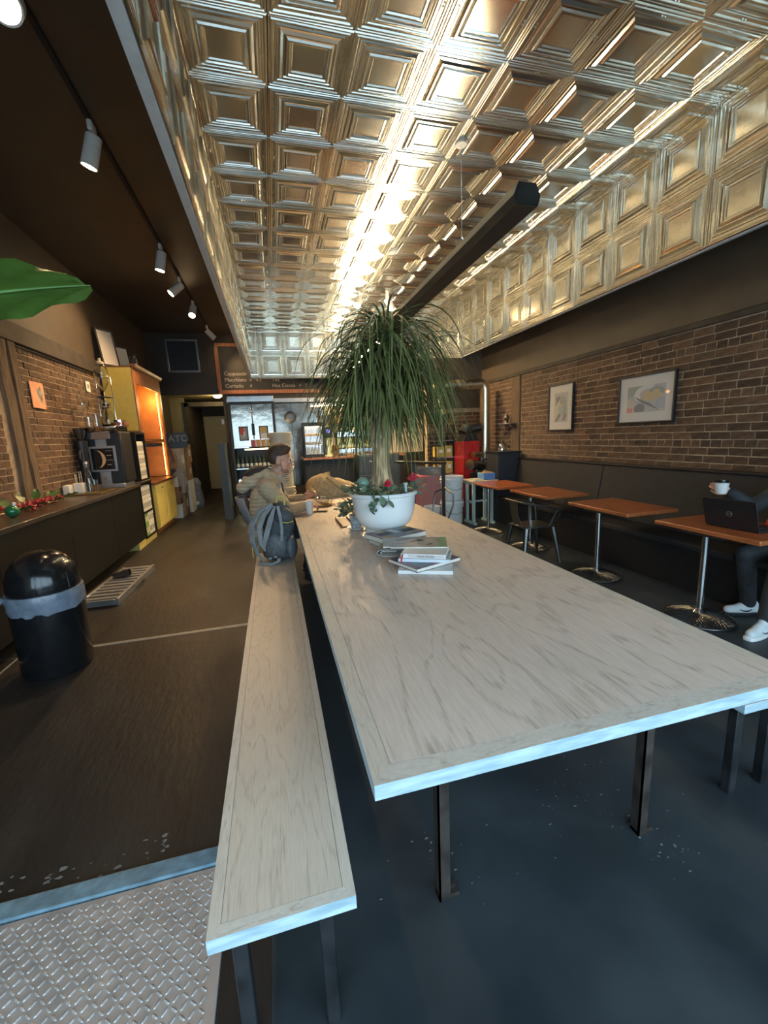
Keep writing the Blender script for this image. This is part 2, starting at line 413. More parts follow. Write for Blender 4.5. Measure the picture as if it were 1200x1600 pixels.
M['pack_yellow'] = mk('pack_yellow', (0.50, 0.42, 0.10), 0.6)
M['chair_grey'] = mk('chair_grey', (0.20, 0.205, 0.22), 0.45, var=0.06)
M['wood_pale'] = mk('wood_pale', (0.50, 0.42, 0.30), 0.5, var=0.15, scale=10)
M['gunmetal'] = mk('gunmetal', (0.12, 0.115, 0.11), 0.32, 0.9, var=0.2, scale=6)
M['slate'] = mk('slate', (0.040, 0.055, 0.072), 0.5, var=0.12)
M['slate_dark'] = mk('slate_dark', (0.018, 0.021, 0.027), 0.55, var=0.12)
M['mint'] = mk('mint', (0.46, 0.60, 0.58), 0.5, var=0.06)
M['blue'] = mk('blue', (0.09, 0.22, 0.48), 0.5)
M['card_brown'] = mk('card_brown', (0.30, 0.185, 0.095), 0.85, var=0.12, rnd=0.2)
M['card_pale'] = mk('card_pale', (0.44, 0.38, 0.31), 0.85, var=0.1)
M['orange_paper'] = mk('orange_paper', (0.70, 0.33, 0.19), 0.7, var=0.15, scale=6)
M['art_grey'] = mk('art_grey', (0.24, 0.23, 0.21), 0.7, var=0.6, scale=14)
M['pack_green'] = mk('pack_green', (0.24, 0.40, 0.10), 0.5)
M['mat_board'] = mk('mat_board', (0.56, 0.54, 0.50), 0.8, var=0.03)
M['pic_glass'] = mk('pic_glass', (1, 1, 1), 0.02, var=0, alpha=0.12)
M['door_cream'] = mk('door_cream', (0.46, 0.37, 0.19), 0.5, var=0.06, scale=3)
M['bread'] = mk('bread', (0.62, 0.36, 0.09), 0.7, var=0.3, scale=25)
def flat(name, c, r=0.6): return mk(name, c, r, var=0.04)

# ================================================================== SETTING
XL, XR, YB, YF, ZC = -2.65, 4.2, 11.3, -1.2, 4.15
fl = struct('floor', MB().box((XL - 0.15, YF, -0.08), (XR + 0.15, 16.0, 0.0)), M['floor'])
# darker sheet flooring on the aisle side, a bright seam between the sheets
MB().box((XL, 1.53, 0.0), (-0.14, 3.62, 0.006)).build('floor_panel', M['floor_panel'], fl)
MB().box((XL, 3.665, 0.0), (-0.14, 8.2, 0.006)).build('floor_panel', M['floor_panel'], fl)
MB().box((XL, 8.203, 0.0), (-0.9, 15.9, 0.006)).build('floor_panel', M['floor_panel'], fl)
MB().box((-0.285, YF, 0.0), (-0.14, 1.50, 0.004)).build('floor_panel', M['floor_panel'], fl)
MB().box((-2.0, 3.622, 0.0), (-0.14, 3.663, 0.009)).build('seam_strip', M['seam'], fl)
MB().box((-2.05, 2.2, 0.004), (-2.035, 3.62, 0.009)).build('seam_strip', M['seam'], fl)
# scuffs and paint chips: thin flakes lying on the floor
rs = random.Random(3)
sm = MB()
def flake(x, y, r, n=7, z=0.0022):
    a0 = rs.random() * 6; pts = [(x + r * rs.uniform(0.35, 1) * cos(a0 + 2 * pi * i / n), y + r * 0.6 * rs.uniform(0.35, 1) * sin(a0 + 2 * pi * i / n), z) for i in range(n)]
    sm.add(pts, [tuple(range(n))])
for _ in range(110):
    cx, cy, s = rs.choice([(1.18, 1.32, 0.16), (1.18, 1.32, 0.16), (1.30, 1.00, 0.05), (0.5, 1.25, 0.10)])
    flake(rs.gauss(cx, s), rs.gauss(cy, s * 0.8), rs.uniform(0.002, 0.010))
for _ in range(10): flake(rs.uniform(0.0, 1.8), rs.uniform(0.9, 1.6), rs.uniform(0.002, 0.006))
o = sm.build('scuff_flakes', M['scuff'], fl, angle=0); o['kind'] = 'stuff'
sm = MB()
for _ in range(40): flake(rs.uniform(-1.4, -0.5), rs.gauss(1.60, 0.03), rs.uniform(0.004, 0.02), z=0.0085)
o = sm.build('scuff_flakes', M['scuff'], fl, angle=0); o['kind'] = 'stuff'

# blue painted step edge
st = MB().box((-2.6, 1.455, 0.0), (-0.29, 1.53, 0.018))
struct('trim_1', st, M['step_blue'], bevel=0.006)

# diamond plate hatch by the entrance
hatch = box('floor_hatch', (-1.75, 0.25, 0.0), (-0.29, 1.45, 0.010), M['plate'], bevel=0.002)
tag(hatch, 'silver diamond-plate steel hatch in the floor beside the blue step edge', 'hatch')
lug = MB(); sp = 0.0250
for i in range(58):
    for j in range(47):
        x = -1.73 + i * sp; y = 0.275 + j * sp
        if x > -0.308 or y > 1.43: continue
        a = radians(50) if (i + j) % 2 else radians(-40)
        l, w = 0.0128, 0.0042
        ca, sa = cos(a), sin(a)
        P = [(-l, 0, 0), (-0.006, -w, 0), (0.006, -w, 0), (l, 0, 0), (0.006, w, 0), (-0.006, w, 0), (-0.008, 0, 0.0038), (0.008, 0, 0.0038)]
        lug.add([(x + px * ca - py * sa, y + px * sa + py * ca, 0.0098 + pz) for px, py, pz in P],
                [(0, 1, 6), (1, 2, 7, 6), (2, 3, 7), (3, 4, 7), (4, 5, 6, 7), (5, 0, 6)])
o = lug.build('lugs', M['plate'], hatch, angle=0); o['kind'] = 'stuff'

# ceiling
struct('ceiling', MB().box((XL - 0.15, YF, ZC), (XR + 0.15, YB + 0.1, ZC + 0.1)), M['ceil_dark'])
# storefront behind the camera
fw = MB()
fw.box((XL - 0.15, YF - 0.1, 2.65), (XR + 0.15, YF, ZC)); fw.box((XL - 0.15, YF - 0.1, 0), (-2.45, YF, 3.3)); fw.box((3.95, YF - 0.1, 0), (XR + 0.15, YF, 3.3))
fw.box((-2.45, YF - 0.1, 0), (-1.6, YF, 0.4)); fw.box((0.0, YF - 0.1, 0), (3.95, YF, 0.4))
struct('wall_front', fw, M['wall_dark'])
struct('trim_2', MB().box((-1.62, YF - 0.08, 0), (-1.54, YF - 0.02, 2.65)).box((-0.06, YF - 0.08, 0), (0.02, YF - 0.02, 2.65)).box((1.94, YF - 0.08, 0.4), (2.02, YF - 0.02, 2.65)), M['black'])
struct('pavement', MB().box((-9, -9, -0.12), (9, YF - 0.1, -0.06)), M['pavement'])

# ------------------------------------------------------------------ tin ceiling tray
T = 0.545
def tile_mesh(name, cut=None, amp=1.0):
    prof = [(0, .0), (.006, .009), (.014, .009), (.019, .001), (.026, .010), (.034, .010), (.040, .002), (.052, .002),
            (.058, .008), (.066, .008), (.070, .002), (.084, .004), (.100, .016), (.108, .016), (.112, .009), (.124, .012), (.132, .022), (.140, .022), (.145, .013), (.160, .014), (.166, .006)]
    h = T / 2; bm = bmesh.new(); rows = []
    for d, z in prof:
        e = h - d; rows.append([bm.verts.new((sx * e, sy * e, z * amp)) for sx, sy in ((-1, -1), (1, -1), (1, 1), (-1, 1))])
    for a, b in zip(rows, rows[1:]):
        for j in range(4): bm.faces.new((a[j], a[(j + 1) % 4], b[(j + 1) % 4], b[j]))
    bm.faces.new(rows[-1])
    # little bead pairs on the borders between panels
    for sx, sy in ((1, 0), (-1, 0), (0, 1), (0, -1)):
        for k in (-0.012, 0.012):
            c = Vector((sx * (h - .046) + (k if sy else 0), sy * (h - .046) + (k if sx else 0), .002 * amp))
            vs = [bm.verts.new(c + Vector((.007 * cos(a), .007 * sin(a), 0))) for a in (0, pi / 2, pi, 3 * pi / 2)]
            t = bm.verts.new(c + Vector((0, 0, .008)))
            for j in range(4): bm.faces.new((vs[j], vs[(j + 1) % 4], t))
    if cut is not None:      # keep local x <= cut
        g = bm.verts[:] + bm.edges[:] + bm.faces[:]
        bmesh.ops.bisect_plane(bm, geom=g, plane_co=(cut, 0, 0), plane_no=(1, 0, 0), clear_outer=True)
    me = bpy.data.meshes.new(name); bm.to_mesh(me); bm.free(); me.materials.append(M['tin'])
    return me
TX0, TX1, TZ0, TZ1 = -0.355, 3.75, 3.05, 4.14
TY0 = 3.10 - 7 * T; TY1 = 3.10 + 14 * T
ty = MB()
ty.box((TX0 - 0.055, TY0 - 0.05, TZ0 - 0.012), (TX0 - 0.004, TY1 + 0.05, ZC))
ty.box((TX1 + 0.004, TY0 - 0.05, TZ0 - 0.012), (TX1 + 0.035, TY1 + 0.05, ZC))
ty.box((TX0 - 0.004, TY1 + 0.004, TZ0 - 0.012), (TX1 + 0.004, TY1 + 0.05, ZC))
ty.box((TX0 - 0.004, TY0 - 0.05, TZ0 - 0.012), (TX1 + 0.004, TY0 - 0.004, ZC))
tray = tag(ty.build('ceiling_tray', M['trim_white']), kind='structure')
tin = tile_mesh('tin_tile'); half = tile_mesh('tin_tile_cut', cut=TX1 - (0.19 + 6 * T) - T / 2)
rt = random.Random(11)
def place_tile(me, R, p):
    o = bpy.data.objects.new('tin_tile', me); COL.objects.link(o); o.parent = tray
    j = Matrix.Rotation(rt.gauss(0, 0.006), 4, 'X') @ Matrix.Rotation(rt.gauss(0, 0.006), 4, 'Y')
    o.matrix_local = Matrix.Translation(p) @ R.to_4x4() @ j
Rdown = Matrix(((1, 0, 0), (0, -1, 0), (0, 0, -1)))           # local z -> -z
Rl = Matrix(((0, 0, 1), (1, 0, 0), (0, 1, 0)))                # local z -> +x
Rr = Matrix(((0, 0, -1), (-1, 0, 0), (0, 1, 0)))              # local z -> -x
Rb = Matrix(((1, 0, 0), (0, 0, -1), (0, 1, 0)))               # local z -> -y
for j in range(21):
    y = TY0 + (j + 0.5) * T
    for i in range(8):
        place_tile(tin if i < 7 else half, Rdown, (TX0 + (i + 0.5) * T, y, TZ1 - 0.002))
    for k in range(2):
        z = TZ0 + (k + 0.5) * T
        place_tile(tin, Rl, (TX0 + 0.001, y, z)); place_tile(tin, Rr, (TX1 - 0.001, y, z))
fcut = tile_mesh('tin_tile_cut', cut=0.245 - T / 2); lcut = tile_mesh('tin_tile_cut', cut=TX1 - (-0.11 + 7 * T) - T / 2)
Rb2 = Matrix(((-1, 0, 0), (0, 0, -1), (0, -1, 0)))            # mirrored column start
for k in range(2):
    z = TZ0 + (k + 0.5) * T
    place_tile(fcut, Rb2, (-0.11 - T / 2, TY1 - 0.001, z))
    for i in range(7): place_tile(tin, Rb, (-0.11 + (i + 0.5) * T, TY1 - 0.001, z))
    place_tile(lcut, Rb, (-0.11 + 7.5 * T, TY1 - 0.001, z))

# ------------------------------------------------------------------ brick walls
def brick_mesh(L, H, seed):
    r = random.Random(seed); j = lambda s: r.uniform(-s, s)
    d = 0.006; c = 0.003
    vs = [(-L / 2 + j(.002), -H / 2 + j(.002), 0), (L / 2 + j(.002), -H / 2 + j(.002), 0), (L / 2 + j(.002), H / 2 + j(.002), 0), (-L / 2 + j(.002), H / 2 + j(.002), 0)]
    vs += [(x + (c if x < 0 else -c) + j(.0015), y + (c if y < 0 else -c) + j(.0015), d + j(.004)) for x, y, z in vs]
    return vs, [(4, 5, 6, 7), (0, 1, 5, 4), (1, 2, 6, 5), (2, 3, 7, 6), (3, 0, 4, 7)]
def brick_wall(wall, R, org, ulen, zlen, view, holes, seed, cam_uv):
    """bricks in a running bond on a mortar slab; u along the wall, v up; nearest 300 in view singly, the rest joined"""
    rr = random.Random(seed); CH, G = 0.0775, 0.0095; out = []
    n = int(zlen / CH)
    for k in range(n):
        hd = (k % 6 == 4); L = 0.105 if hd else 0.212
        u = -rr.uniform(0, L) if not hd else -rr.uniform(0, 0.1)
        while u < ulen:
            l = L * rr.uniform(0.93, 1.05); a, b = u, u + l - G
            v = (k + 0.5) * CH
            segs = [(max(a, 0.0), min(b, ulen))]
            for h in holes:
                if h[2] < v < h[3]: segs = [q for p in segs for q in ((p[0], min(p[1], h[0])), (max(p[0], h[1]), p[1]))]
            for a, b in segs:
                if b - a > 0.03: out.append(((a + b) / 2, v, b - a))
            u += l
    inv = [b for b in out if view[0] < b[0] < view[1]]
    inv.sort(key=lambda b: (b[0] - cam_uv[0]) ** 2 + (b[1] - cam_uv[1]) ** 2)
    single = set(map(id, inv[:300]))
    var = [bpy.data.meshes.new('brick') for _ in range(8)]
    for q, me in enumerate(var):
        vs, fs = brick_mesh(0.2 if q < 5 else 0.093, CH - G, seed * 10 + q); me.from_pydata(vs, [], fs); me.materials.append(M['brick'])
    mb = MB()
    for b in out:
        T4 = Matrix.Translation(Vector(org) + R @ Vector((b[0], b[1], 0))) @ R.to_4x4()
        if id(b) in single:
            q = rr.randrange(5) if b[2] > 0.14 else 5 + rr.randrange(3)
            o = bpy.data.objects.new('brick', var[q]); COL.objects.link(o); o.parent = wall
            o.matrix_local = T4 @ Matrix.Rotation(rr.gauss(0, 0.006), 4, 'Z') @ Matrix.Diagonal((b[2] / (0.2 if q < 5 else 0.093), 1, rr.uniform(0.7, 1.4), 1))
        else:
            vs, fs = brick_mesh(b[2], CH - G, rr.randrange(999))
            mb.add([T4 @ Vector(v) for v in vs], fs, rr.randrange(3))
    if mb.v:
        o = mb.build('bricks_beyond', M['brick_mix'], wall, angle=0); o['kind'] = 'stuff'
RL = Matrix(((0, 0, 1), (1, 0, 0), (0, 1, 0)))     # u=+y, v=+z, normal +x
RR = Matrix(((0, 0, -1), (-1, 0, 0), (0, 1, 0)))   # u=-y, normal -x
RBK = Matrix(((1, 0, 0), (0, 0, -1), (0, 1, 0)))   # u=+x, normal -y

wl = MB().box((XL - 0.15, YF, 0), (XL, 8.1, 2.80))
wall_l = struct('wall_left', wl, M['mortar'])
MB().box((XL - 0.15, YF, 2.80), (XL, YB, ZC)).build('upper_wall', M['wall_brown'], wall_l)
MB().box((XL - 0.15, 8.1, 0), (XL, 15.6, 2.95)).build('lower_wall', M['wall_dark'], wall_l)
MB().box((XL, YF, 2.74), (XL + 0.06, 8.1, 2.95)).build('ledge', M['ledge'], wall_l, bevel=0.008)
tb = MB()
rq = random.Random(5)
for (y0, w) in ((5.30, 0.16), (5.52, 0.12)):
    pts = []
    for i in range(9):
        z = 0.95 + i * (2.74 - 0.95) / 8
        pts.append((XL + 0.02, y0 + w / 2 + rq.uniform(-.012, .012), z))
    tb.ribbon(pts, (0, 1, 0), [w * rq.uniform(0.85, 1.15) for _ in pts], 0.05)
tb.build('timber_stud', M['timber'], wall_l)
brick_wall(wall_l, RL, (XL, 3.2, 0.95), 4.9, 1.79, (0.9, 4.9), [(2.02, 2.50, 0, 3)], 21, (1.6, 0.9))

wr = MB().box((XR, YF, 0), (XR + 0.15, 8.2, 2.53))
wall_r = struct('wall_right', wr, M['mortar'])
MB().box((XR, YF, 2.53), (XR + 0.15, YB, ZC)).build('upper_wall', M['wall_brown'], wall_r)
MB().box((XR, 8.2, 0), (XR + 0.15, YB, 2.53)).build('lower_wall', M['wall_dark'], wall_r)
MB().box((XR - 0.03, YF, 2.50), (XR, 8.0, 2.56)).build('ledge', M['ledge'], wall_r, bevel=0.006)
MB().box((XR - 0.035, 6.58, 1.1), (XR, 6.84, 2.50)).build('plaster_pier', M['timber'], wall_r, bevel=0.01)
brick_wall(wall_r, RR, (XR, 8.0, 1.02), 9.0, 1.49, (0.0, 5.6), [(1.14, 1.44, 0, 3)], 33, (5.2, 0.5))

# back wall of the roasting corner (brick), then the wall behind the service counter
wb = MB().box((3.0, 8.0, 0), (XR, 8.15, 2.53))
wall_rb = struct('wall_corner', wb, M['mortar'])
MB().box((3.0, 7.985, 2.06), (XR, 8.0, 2.53)).build('beam', M['ledge'], wall_rb)
MB().box((3.0, 8.0, 2.53), (XR, 8.15, 3.03)).build('upper_wall', M['wall_brown'], wall_rb)
MB().box((3.80, 8.0, 3.03), (XR, 8.15, ZC)).build('upper_wall', M['wall_brown'], wall_rb)
brick_wall(wall_rb, RBK, (3.0, 8.0, 0.9), 1.2, 1.16, (0, 1.2), [], 44, (0.6, 0.8))

hb = MB().box((XL, YB, 2.75), (-1.05, YB + 0.1, ZC)).box((-1.05, YB, 2.62), (XR, YB + 0.1, ZC)).box((-1.05, YB, 0), (XR, YB + 0.1, 2.62))
wall_b = struct('wall_back', hb, M['wall_dark'])
# corridor with the cream door
cw = MB().box((XL, 13.0, 0), (-2.28, 13.1, 2.85)).box((-1.1, YB + 0.1, 0), (-1.0, 15.6, 2.85))
struct('wall_corridor', cw, M['wall_olive'])
struct('ceiling_corridor', MB().box((XL, YB + 0.1, 2.85), (-1.0, 15.7, 2.95)), M['wall_olive'])
struct('wall_far', MB().box((XL, 15.5, 0), (-1.0, 15.6, 2.85)), M['wall_dark'])
jm = MB().box((-2.28, 12.95, 0), (-2.18, 15.5, 2.70)).box((-2.28, 12.95, 2.60), (-1.1, 13.1, 2.72)).box((-2.2, 15.3, 2.5), (-1.1, 15.5, 2.62))
struct('trim_3', jm, M['ledge'])
cl = thing('corridor_light', 'round glowing dome light on the corridor ceiling near the cream door', 'lamp', (-1.32, 12.4, 2.85))
MB().lathe([(0, -0.09), (0.06, -0.08), (0.11, -0.04), (0.12, -0.015)], n=20).build('dome', M['led_warm'], cl)
MB().lathe([(0.12, -0.02), (0.13, -0.02), (0.13, 0), (0, 0)], n=20).build('base_ring', M['silver'], cl)
l = bpy.data.lights.new('corridor_glow', 'POINT'); l.energy = 22; l.color = (1.0, 0.74, 0.36); l.shadow_soft_size = 0.1
lo = bpy.data.objects.new('corridor_glow', l); COL.objects.link(lo); lo.parent = cl; lo.location = (0, 0, -0.22)
dr = struct('door_1', MB().box((-2.17, 15.42, 0.02), (-1.2, 15.48, 2.46)), M['door_cream'], bevel=0.004)
for z in (0.35, 1.2, 2.15): MB().cyl((-2.165, 15.40, z - 0.06), (-2.165, 15.40, z + 0.06), 0.014, n=8).build('hinge', M['brass'], dr)
MB().box((-1.60, 15.40, 2.20), (-1.52, 15.42, 2.36)).build('closer', M['silver'], dr)
struct('baseboard_back', MB().box((-2.17, 15.45, 0), (-1.1, 15.5, 0.02)), M['ledge'])

# ================================================================== LAMPS
# pendant: black linear up-light on two wires
prof = [(-0.085, 0.0), (0.085, 0.0), (0.105, 0.06), (0.07, 0.145), (0.058, 0.145), (0.058, 0.10), (-0.058, 0.10), (-0.058, 0.145), (-0.07, 0.145), (-0.105, 0.06)]
def pendant(label, ya, yb, lit, wires, down=False):
    pd = thing('pendant_lamp', label, 'lamp', (1.86, ya, 3.12), 0, 'black linear pendants under the tin ceiling')
    y0, y1 = 0.0, yb - ya
    Tm = Matrix(((1, 0, 0, 0), (0, 0, 1, y0), (0, 1, 0, 0), (0, 0, 0, 1)))
    MB().prism(prof, Tm, y1 - y0).build('housing', M['pendant'], pd)
    MB().box((-0.052, lit - ya, 0.098), (0.052, y1 - 0.04, 0.108)).build('diffuser', M['uplight'], pd)
    if down: MB().box((-0.05, 0.06, -0.006), (0.05, y1 - 0.06, 0.004)).build('added_diffuser', M['added_downlight'], pd)  # glowing underside added to light the rear table and counter
    if lit - ya > 0.1: MB().box((-0.054, y0 + 0.02, 0.098), (0.054, lit - ya - 0.01, 0.135)).build('driver_cover', M['pendant'], pd)
    for yy in (y0, y1):
        MB().prism([(-0.082, 0.004), (0.082, 0.004), (0.10, 0.06), (0.066, 0.14), (-0.066, 0.14), (-0.10, 0.06)], Matrix(((1, 0, 0, 0), (0, 0, 1, yy - 0.008), (0, 1, 0, 0), (0, 0, 0, 1))), 0.016).build('end_cap', M['black_gloss'], pd)
    for yy in wires:
        yy -= ya
        MB().tube([(0, yy, 0.24), (0, yy, 1.015)], 0.0035, 6).tube([(0, yy, 0.24), (-0.065, yy, 0.145)], 0.003, 6).tube([(0, yy, 0.24), (0.065, yy, 0.145)], 0.003, 6).build('wire', M['chrome'], pd)
        MB().lathe([(0.0, -0.035), (0.05, -0.035), (0.055, -0.03), (0.055, 0.0), (0, 0)], (0, yy, 1.02), 16).build('canopy', M['silver'], pd)
pendant('long black linear pendant lamp on thin wires, near end above the table', 2.88, 6.60, 3.75, (3.93, 6.2))
pendant('second black linear pendant continuing behind the palm crown', 6.66, 10.40, 6.72, (7.7, 9.9), True)

# track with spot heads along the left aisle
trk = box('lighting_track', (-1.20, 1.6, ZC - 0.025), (-1.165, 10.9, ZC), M['black_soft'])
tag(trk, 'thin black track on the dark ceiling carrying the white spot heads', 'track')
def spot(loc, aim, label, power, sc=1.0):
    t = thing('spot_lamp', label, 'spotlight', loc, 0, 'white track spotlights over the aisle')
    d = Vector(aim).normalized(); Rm = d.to_track_quat('-Z', 'Y').to_matrix()
    MB().box((-0.02, -0.055, -0.075), (0.02, 0.055, 0)).build('adapter', M['spot_white'], t, bevel=0.012)
    MB().cyl((0, 0, -0.07), (0, 0, -0.12), 0.012, n=8).build('stem', M['spot_white'], t)
    T4 = Matrix.Translation((0, 0, -0.12) ) @ Rm.to_4x4() @ Matrix.Translation((0, 0, 0))
    MB().lathe([(0, 0.03), (0.05, 0.03), (0.058, 0.022), (0.062, -0.20), (0.054, -0.20), (0.05, -0.17), (0.0, -0.165)], n=24, T=T4).build('shade', M['spot_white'], t)
    MB().lathe([(0, -0.196), (0.052, -0.190), (0.052, -0.175), (0, -0.175)], n=20, T=T4).build('bulb', M['lens'], t)
    l = bpy.data.lights.new('spot_beam', 'SPOT'); l.energy = power; l.color = (1.0, 0.62, 0.30); l.spot_size = radians(95); l.spot_blend = 0.9; l.shadow_soft_size = 0.04
    lo = bpy.data.objects.new('spot_beam', l); COL.objects.link(lo); lo.parent = t
    lo.matrix_local = T4 @ Matrix.Translation((0, 0, -0.21)); t.scale = (sc, sc, sc)
    return t
TX, TZ = -1.18, ZC - 0.02
spot((TX, 3.13, TZ), (0.20, -0.75, -0.62), 'glaring spot head aimed at the camera in the top left corner', SPOT_E * 0.05, 1.3)
spot((TX, 4.28, TZ), (-0.35, 0.12, -1), 'second white cylinder spot head from the camera, lit edge below', SPOT_E * 0.6)
spot((TX, 6.45, TZ), (-0.22, 0.0, -1), 'third white cylinder spot head, above the green leaf tip level', SPOT_E * 0.75)
spot((TX, 8.75, TZ), (-0.1, -0.55, -0.75), 'fourth spot head along the track, glowing bright toward the room', SPOT_E)
spot((TX, 10.45, TZ), (0.75, 0.4, -0.8), 'farthest tilted spot head, close to the chalkboard', SPOT_E * 0.5)
spot((TX, 7.6, TZ), (-0.8, -0.25, -0.75), 'spot head turned to the left wall above the yellow hutch', SPOT_E * 0.7)

o = spot((2.25, 7.9, 4.13), (0.62, 0.0, -1), 'spot head under the tin ceiling behind the palm, aimed at the roaster', SPOT_E * 1.0); o['group'] = 'spot heads over the roasting corner'  # added lamp, throws warm light into the roasting corner
o = spot((1.72, 7.9, 4.13), (-0.42, -0.80, -1), 'spot head under the tin ceiling behind the palm, aimed at the table end', SPOT_E * 0.8); o['group'] = 'spot heads over the roasting corner'  # second added lamp, warms the far end of the table

# ================================================================== BIG WOODEN FURNITURE
def slab(parent, x0, x1, y0, y1, z1, th, ew, wood):
    """board with a mitred frame of edge boards round the top panel"""
    z0 = z1 - th
    MB().box((x0 + ew, y0 + ew, z0), (x1 - ew, y1 - ew, z1)).build('top_panel', wood, parent)
    g = 0.0012
    def trap(p, nm, mat):
        vs = [(x, y, z0) for x, y in p] + [(x, y, z1) for x, y in p]
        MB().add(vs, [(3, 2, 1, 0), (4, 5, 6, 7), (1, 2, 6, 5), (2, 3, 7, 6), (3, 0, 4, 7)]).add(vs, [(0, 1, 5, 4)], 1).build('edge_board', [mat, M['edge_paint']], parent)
    e = ew - g
    trap([(x0, y0), (x1, y0), (x1 - e, y0 + e), (x0 + e, y0 + e)], 'edge_board', M['edge_wood_x'])
    trap([(x1, y1), (x0, y1), (x0 + e, y1 - e), (x1 - e, y1 - e)], 'edge_board', M['edge_wood_x'])
    trap([(x0, y1), (x0, y0), (x0 + e, y0 + e), (x0 + e, y1 - e)], 'edge_board', M['edge_wood'])
    trap([(x1, y0), (x1, y1), (x1 - e, y1 - e), (x1 - e, y0 + e)], 'edge_board', M['edge_wood'])
ct = thing('communal_table', 'very long white-washed oak communal table with pale blue-grey end edge', 'table', (0, 0, 0))
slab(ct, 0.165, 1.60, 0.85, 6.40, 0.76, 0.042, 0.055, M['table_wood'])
for y in (1.10, 3.6, 6.05):
    for x in (0.42, 1.25):
        l = MB().box((x, y, 0.0), (x + 0.040, y + 0.006, 0.718)).box((x, y, 0.0), (x + 0.006, y + 0.040, 0.718)).build('leg', M['steel_rust'], ct)
        MB().box((x - 0.0, y + 0.005, 0.0), (x + 0.075, y + 0.05, 0.014)).cyl((x + 0.055, y + 0.03, 0.014), (x + 0.055, y + 0.03, 0.024), 0.009, n=6).build('foot_plate', M['steel_rust'], l)
for y in (1.10, 3.6, 6.05):
    MB().box((0.42, y + 0.008, 0.68), (1.29, y + 0.045, 0.718)).build('cross_rail', M['steel_rust'], ct)

def bench(label, x0, x1, y0, y1, legs):
    b = thing('bench', label, 'bench', (0, 0, 0))
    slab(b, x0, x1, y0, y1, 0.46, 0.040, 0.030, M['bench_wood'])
    for (x, y) in legs:
        MB().box((x - 0.019, y - 0.019, 0), (x + 0.019, y + 0.019, 0.42)).build('leg', M['steel_black'], b, bevel=0.004)
    ys = sorted(set(y for _, y in legs))
    for y in ys:
        MB().box((min(x for x, _ in legs), y - 0.015, 0.385), (max(x for x, _ in legs), y + 0.015, 0.42)).build('cross_rail', M['steel_black'], b)
    return b
bench('long whitewashed bench along the left side of the communal table', -0.245, 0.105, 0.855, 4.30, [(-0.185, 0.92), (0.03, 0.92), (-0.185, 4.1), (0.03, 4.1)])
bench('whitewashed bench tucked along the far right side of the table', 1.735, 2.085, 1.10, 4.6, [(1.735 + 0.05, 1.16), (1.97, 1.16), (1.785, 4.4), (1.97, 4.4)])

# ================================================================== RIGHT SIDE: banquette, cafe tables
bq = thing('banquette', 'long black banquette bench with high back along the right brick wall', 'bench', (0, 0, 0))
sb = MB().box((3.72, 0.6, 0.0), (4.0, 6.45, 0.40)); sb.build('base', M['black'], bq)
for i in range(3):
    y0 = 0.6 + i * 1.95
    MB().box((3.68, y0 + 0.004, 0.40), (4.02, y0 + 1.946, 0.47)).build('seat', M['black_soft'], bq, bevel=0.02)
    vs = MB().prism([(3.98, 0.47), (4.17, 0.47), (4.17, 1.10), (4.09, 1.10)], Matrix(((1, 0, 0, 0), (0, 0, 1, y0 + 0.004), (0, 1, 0, 0), (0, 0, 0, 1))), 1.942)
    vs.build('backrest', M['black_soft'], bq, bevel=0.012)
MB().box((4.07, 0.6, 1.10), (4.19, 6.45, 1.118)).build('cap_rail', M['black'], bq, bevel=0.004)

def cafe_table(label, x, y):
    t = thing('cafe_table', label, 'table', (x, y, 0), 0, 'wooden cafe tables along the banquette')
    MB().box((-0.06, -0.42, 0.715), (0.56, 0.42, 0.752)).build('tabletop', M['wood_top'], t, bevel=0.007)
    MB().box((0.0 - 0.06, -0.16, 0.700), (0.28, 0.16, 0.715)).build('mount_plate', M['black'], t)
    MB().cyl((0, 0, 0.05), (0, 0, 0.702), 0.024, n=20).build('pole', M['chrome'], t)
    b = MB(); n = 44                                           # wire-basket base: two families of slanted rods and rings
    for s in (1, -1):
        for i in range(n):
            a = 2 * pi * i / n; pts = []
            for k in range(5):
                q = k / 4; r = 0.035 + q * 0.205; z = 0.056 - 0.045 * q ** 1.6
                pts.append((r * cos(a + s * q * 0.5), r * sin(a + s * q * 0.5), z))
            b.tube(pts, 0.0022, 4, caps=False)
    bs = b.build('wire_base', M['gunmetal'], t); bs['kind'] = 'stuff'
    MB().tube([(0.242 * cos(2 * pi * i / 48), 0.242 * sin(2 * pi * i / 48), 0.009) for i in range(49)], 0.006, 6).build('rim_ring', M['gunmetal'], t)
    MB().lathe([(0.024, 0.085), (0.034, 0.07), (0.046, 0.055), (0.046, 0.045), (0.0, 0.045)], n=20).build('collar', M['chrome'], t)
    return t
cafe_table('orange-brown cafe table nearest the camera, open laptop on it', 3.26, 2.48)
cafe_table('second orange-brown cafe table from the camera, bare top, chrome pole', 3.26, 3.62)
cafe_table('third cafe table from the camera, bare wooden top beside the metal armchair', 3.27, 4.86)
cafe_table('farthest orange-brown cafe table in front of the mint trestle', 3.24, 5.95)

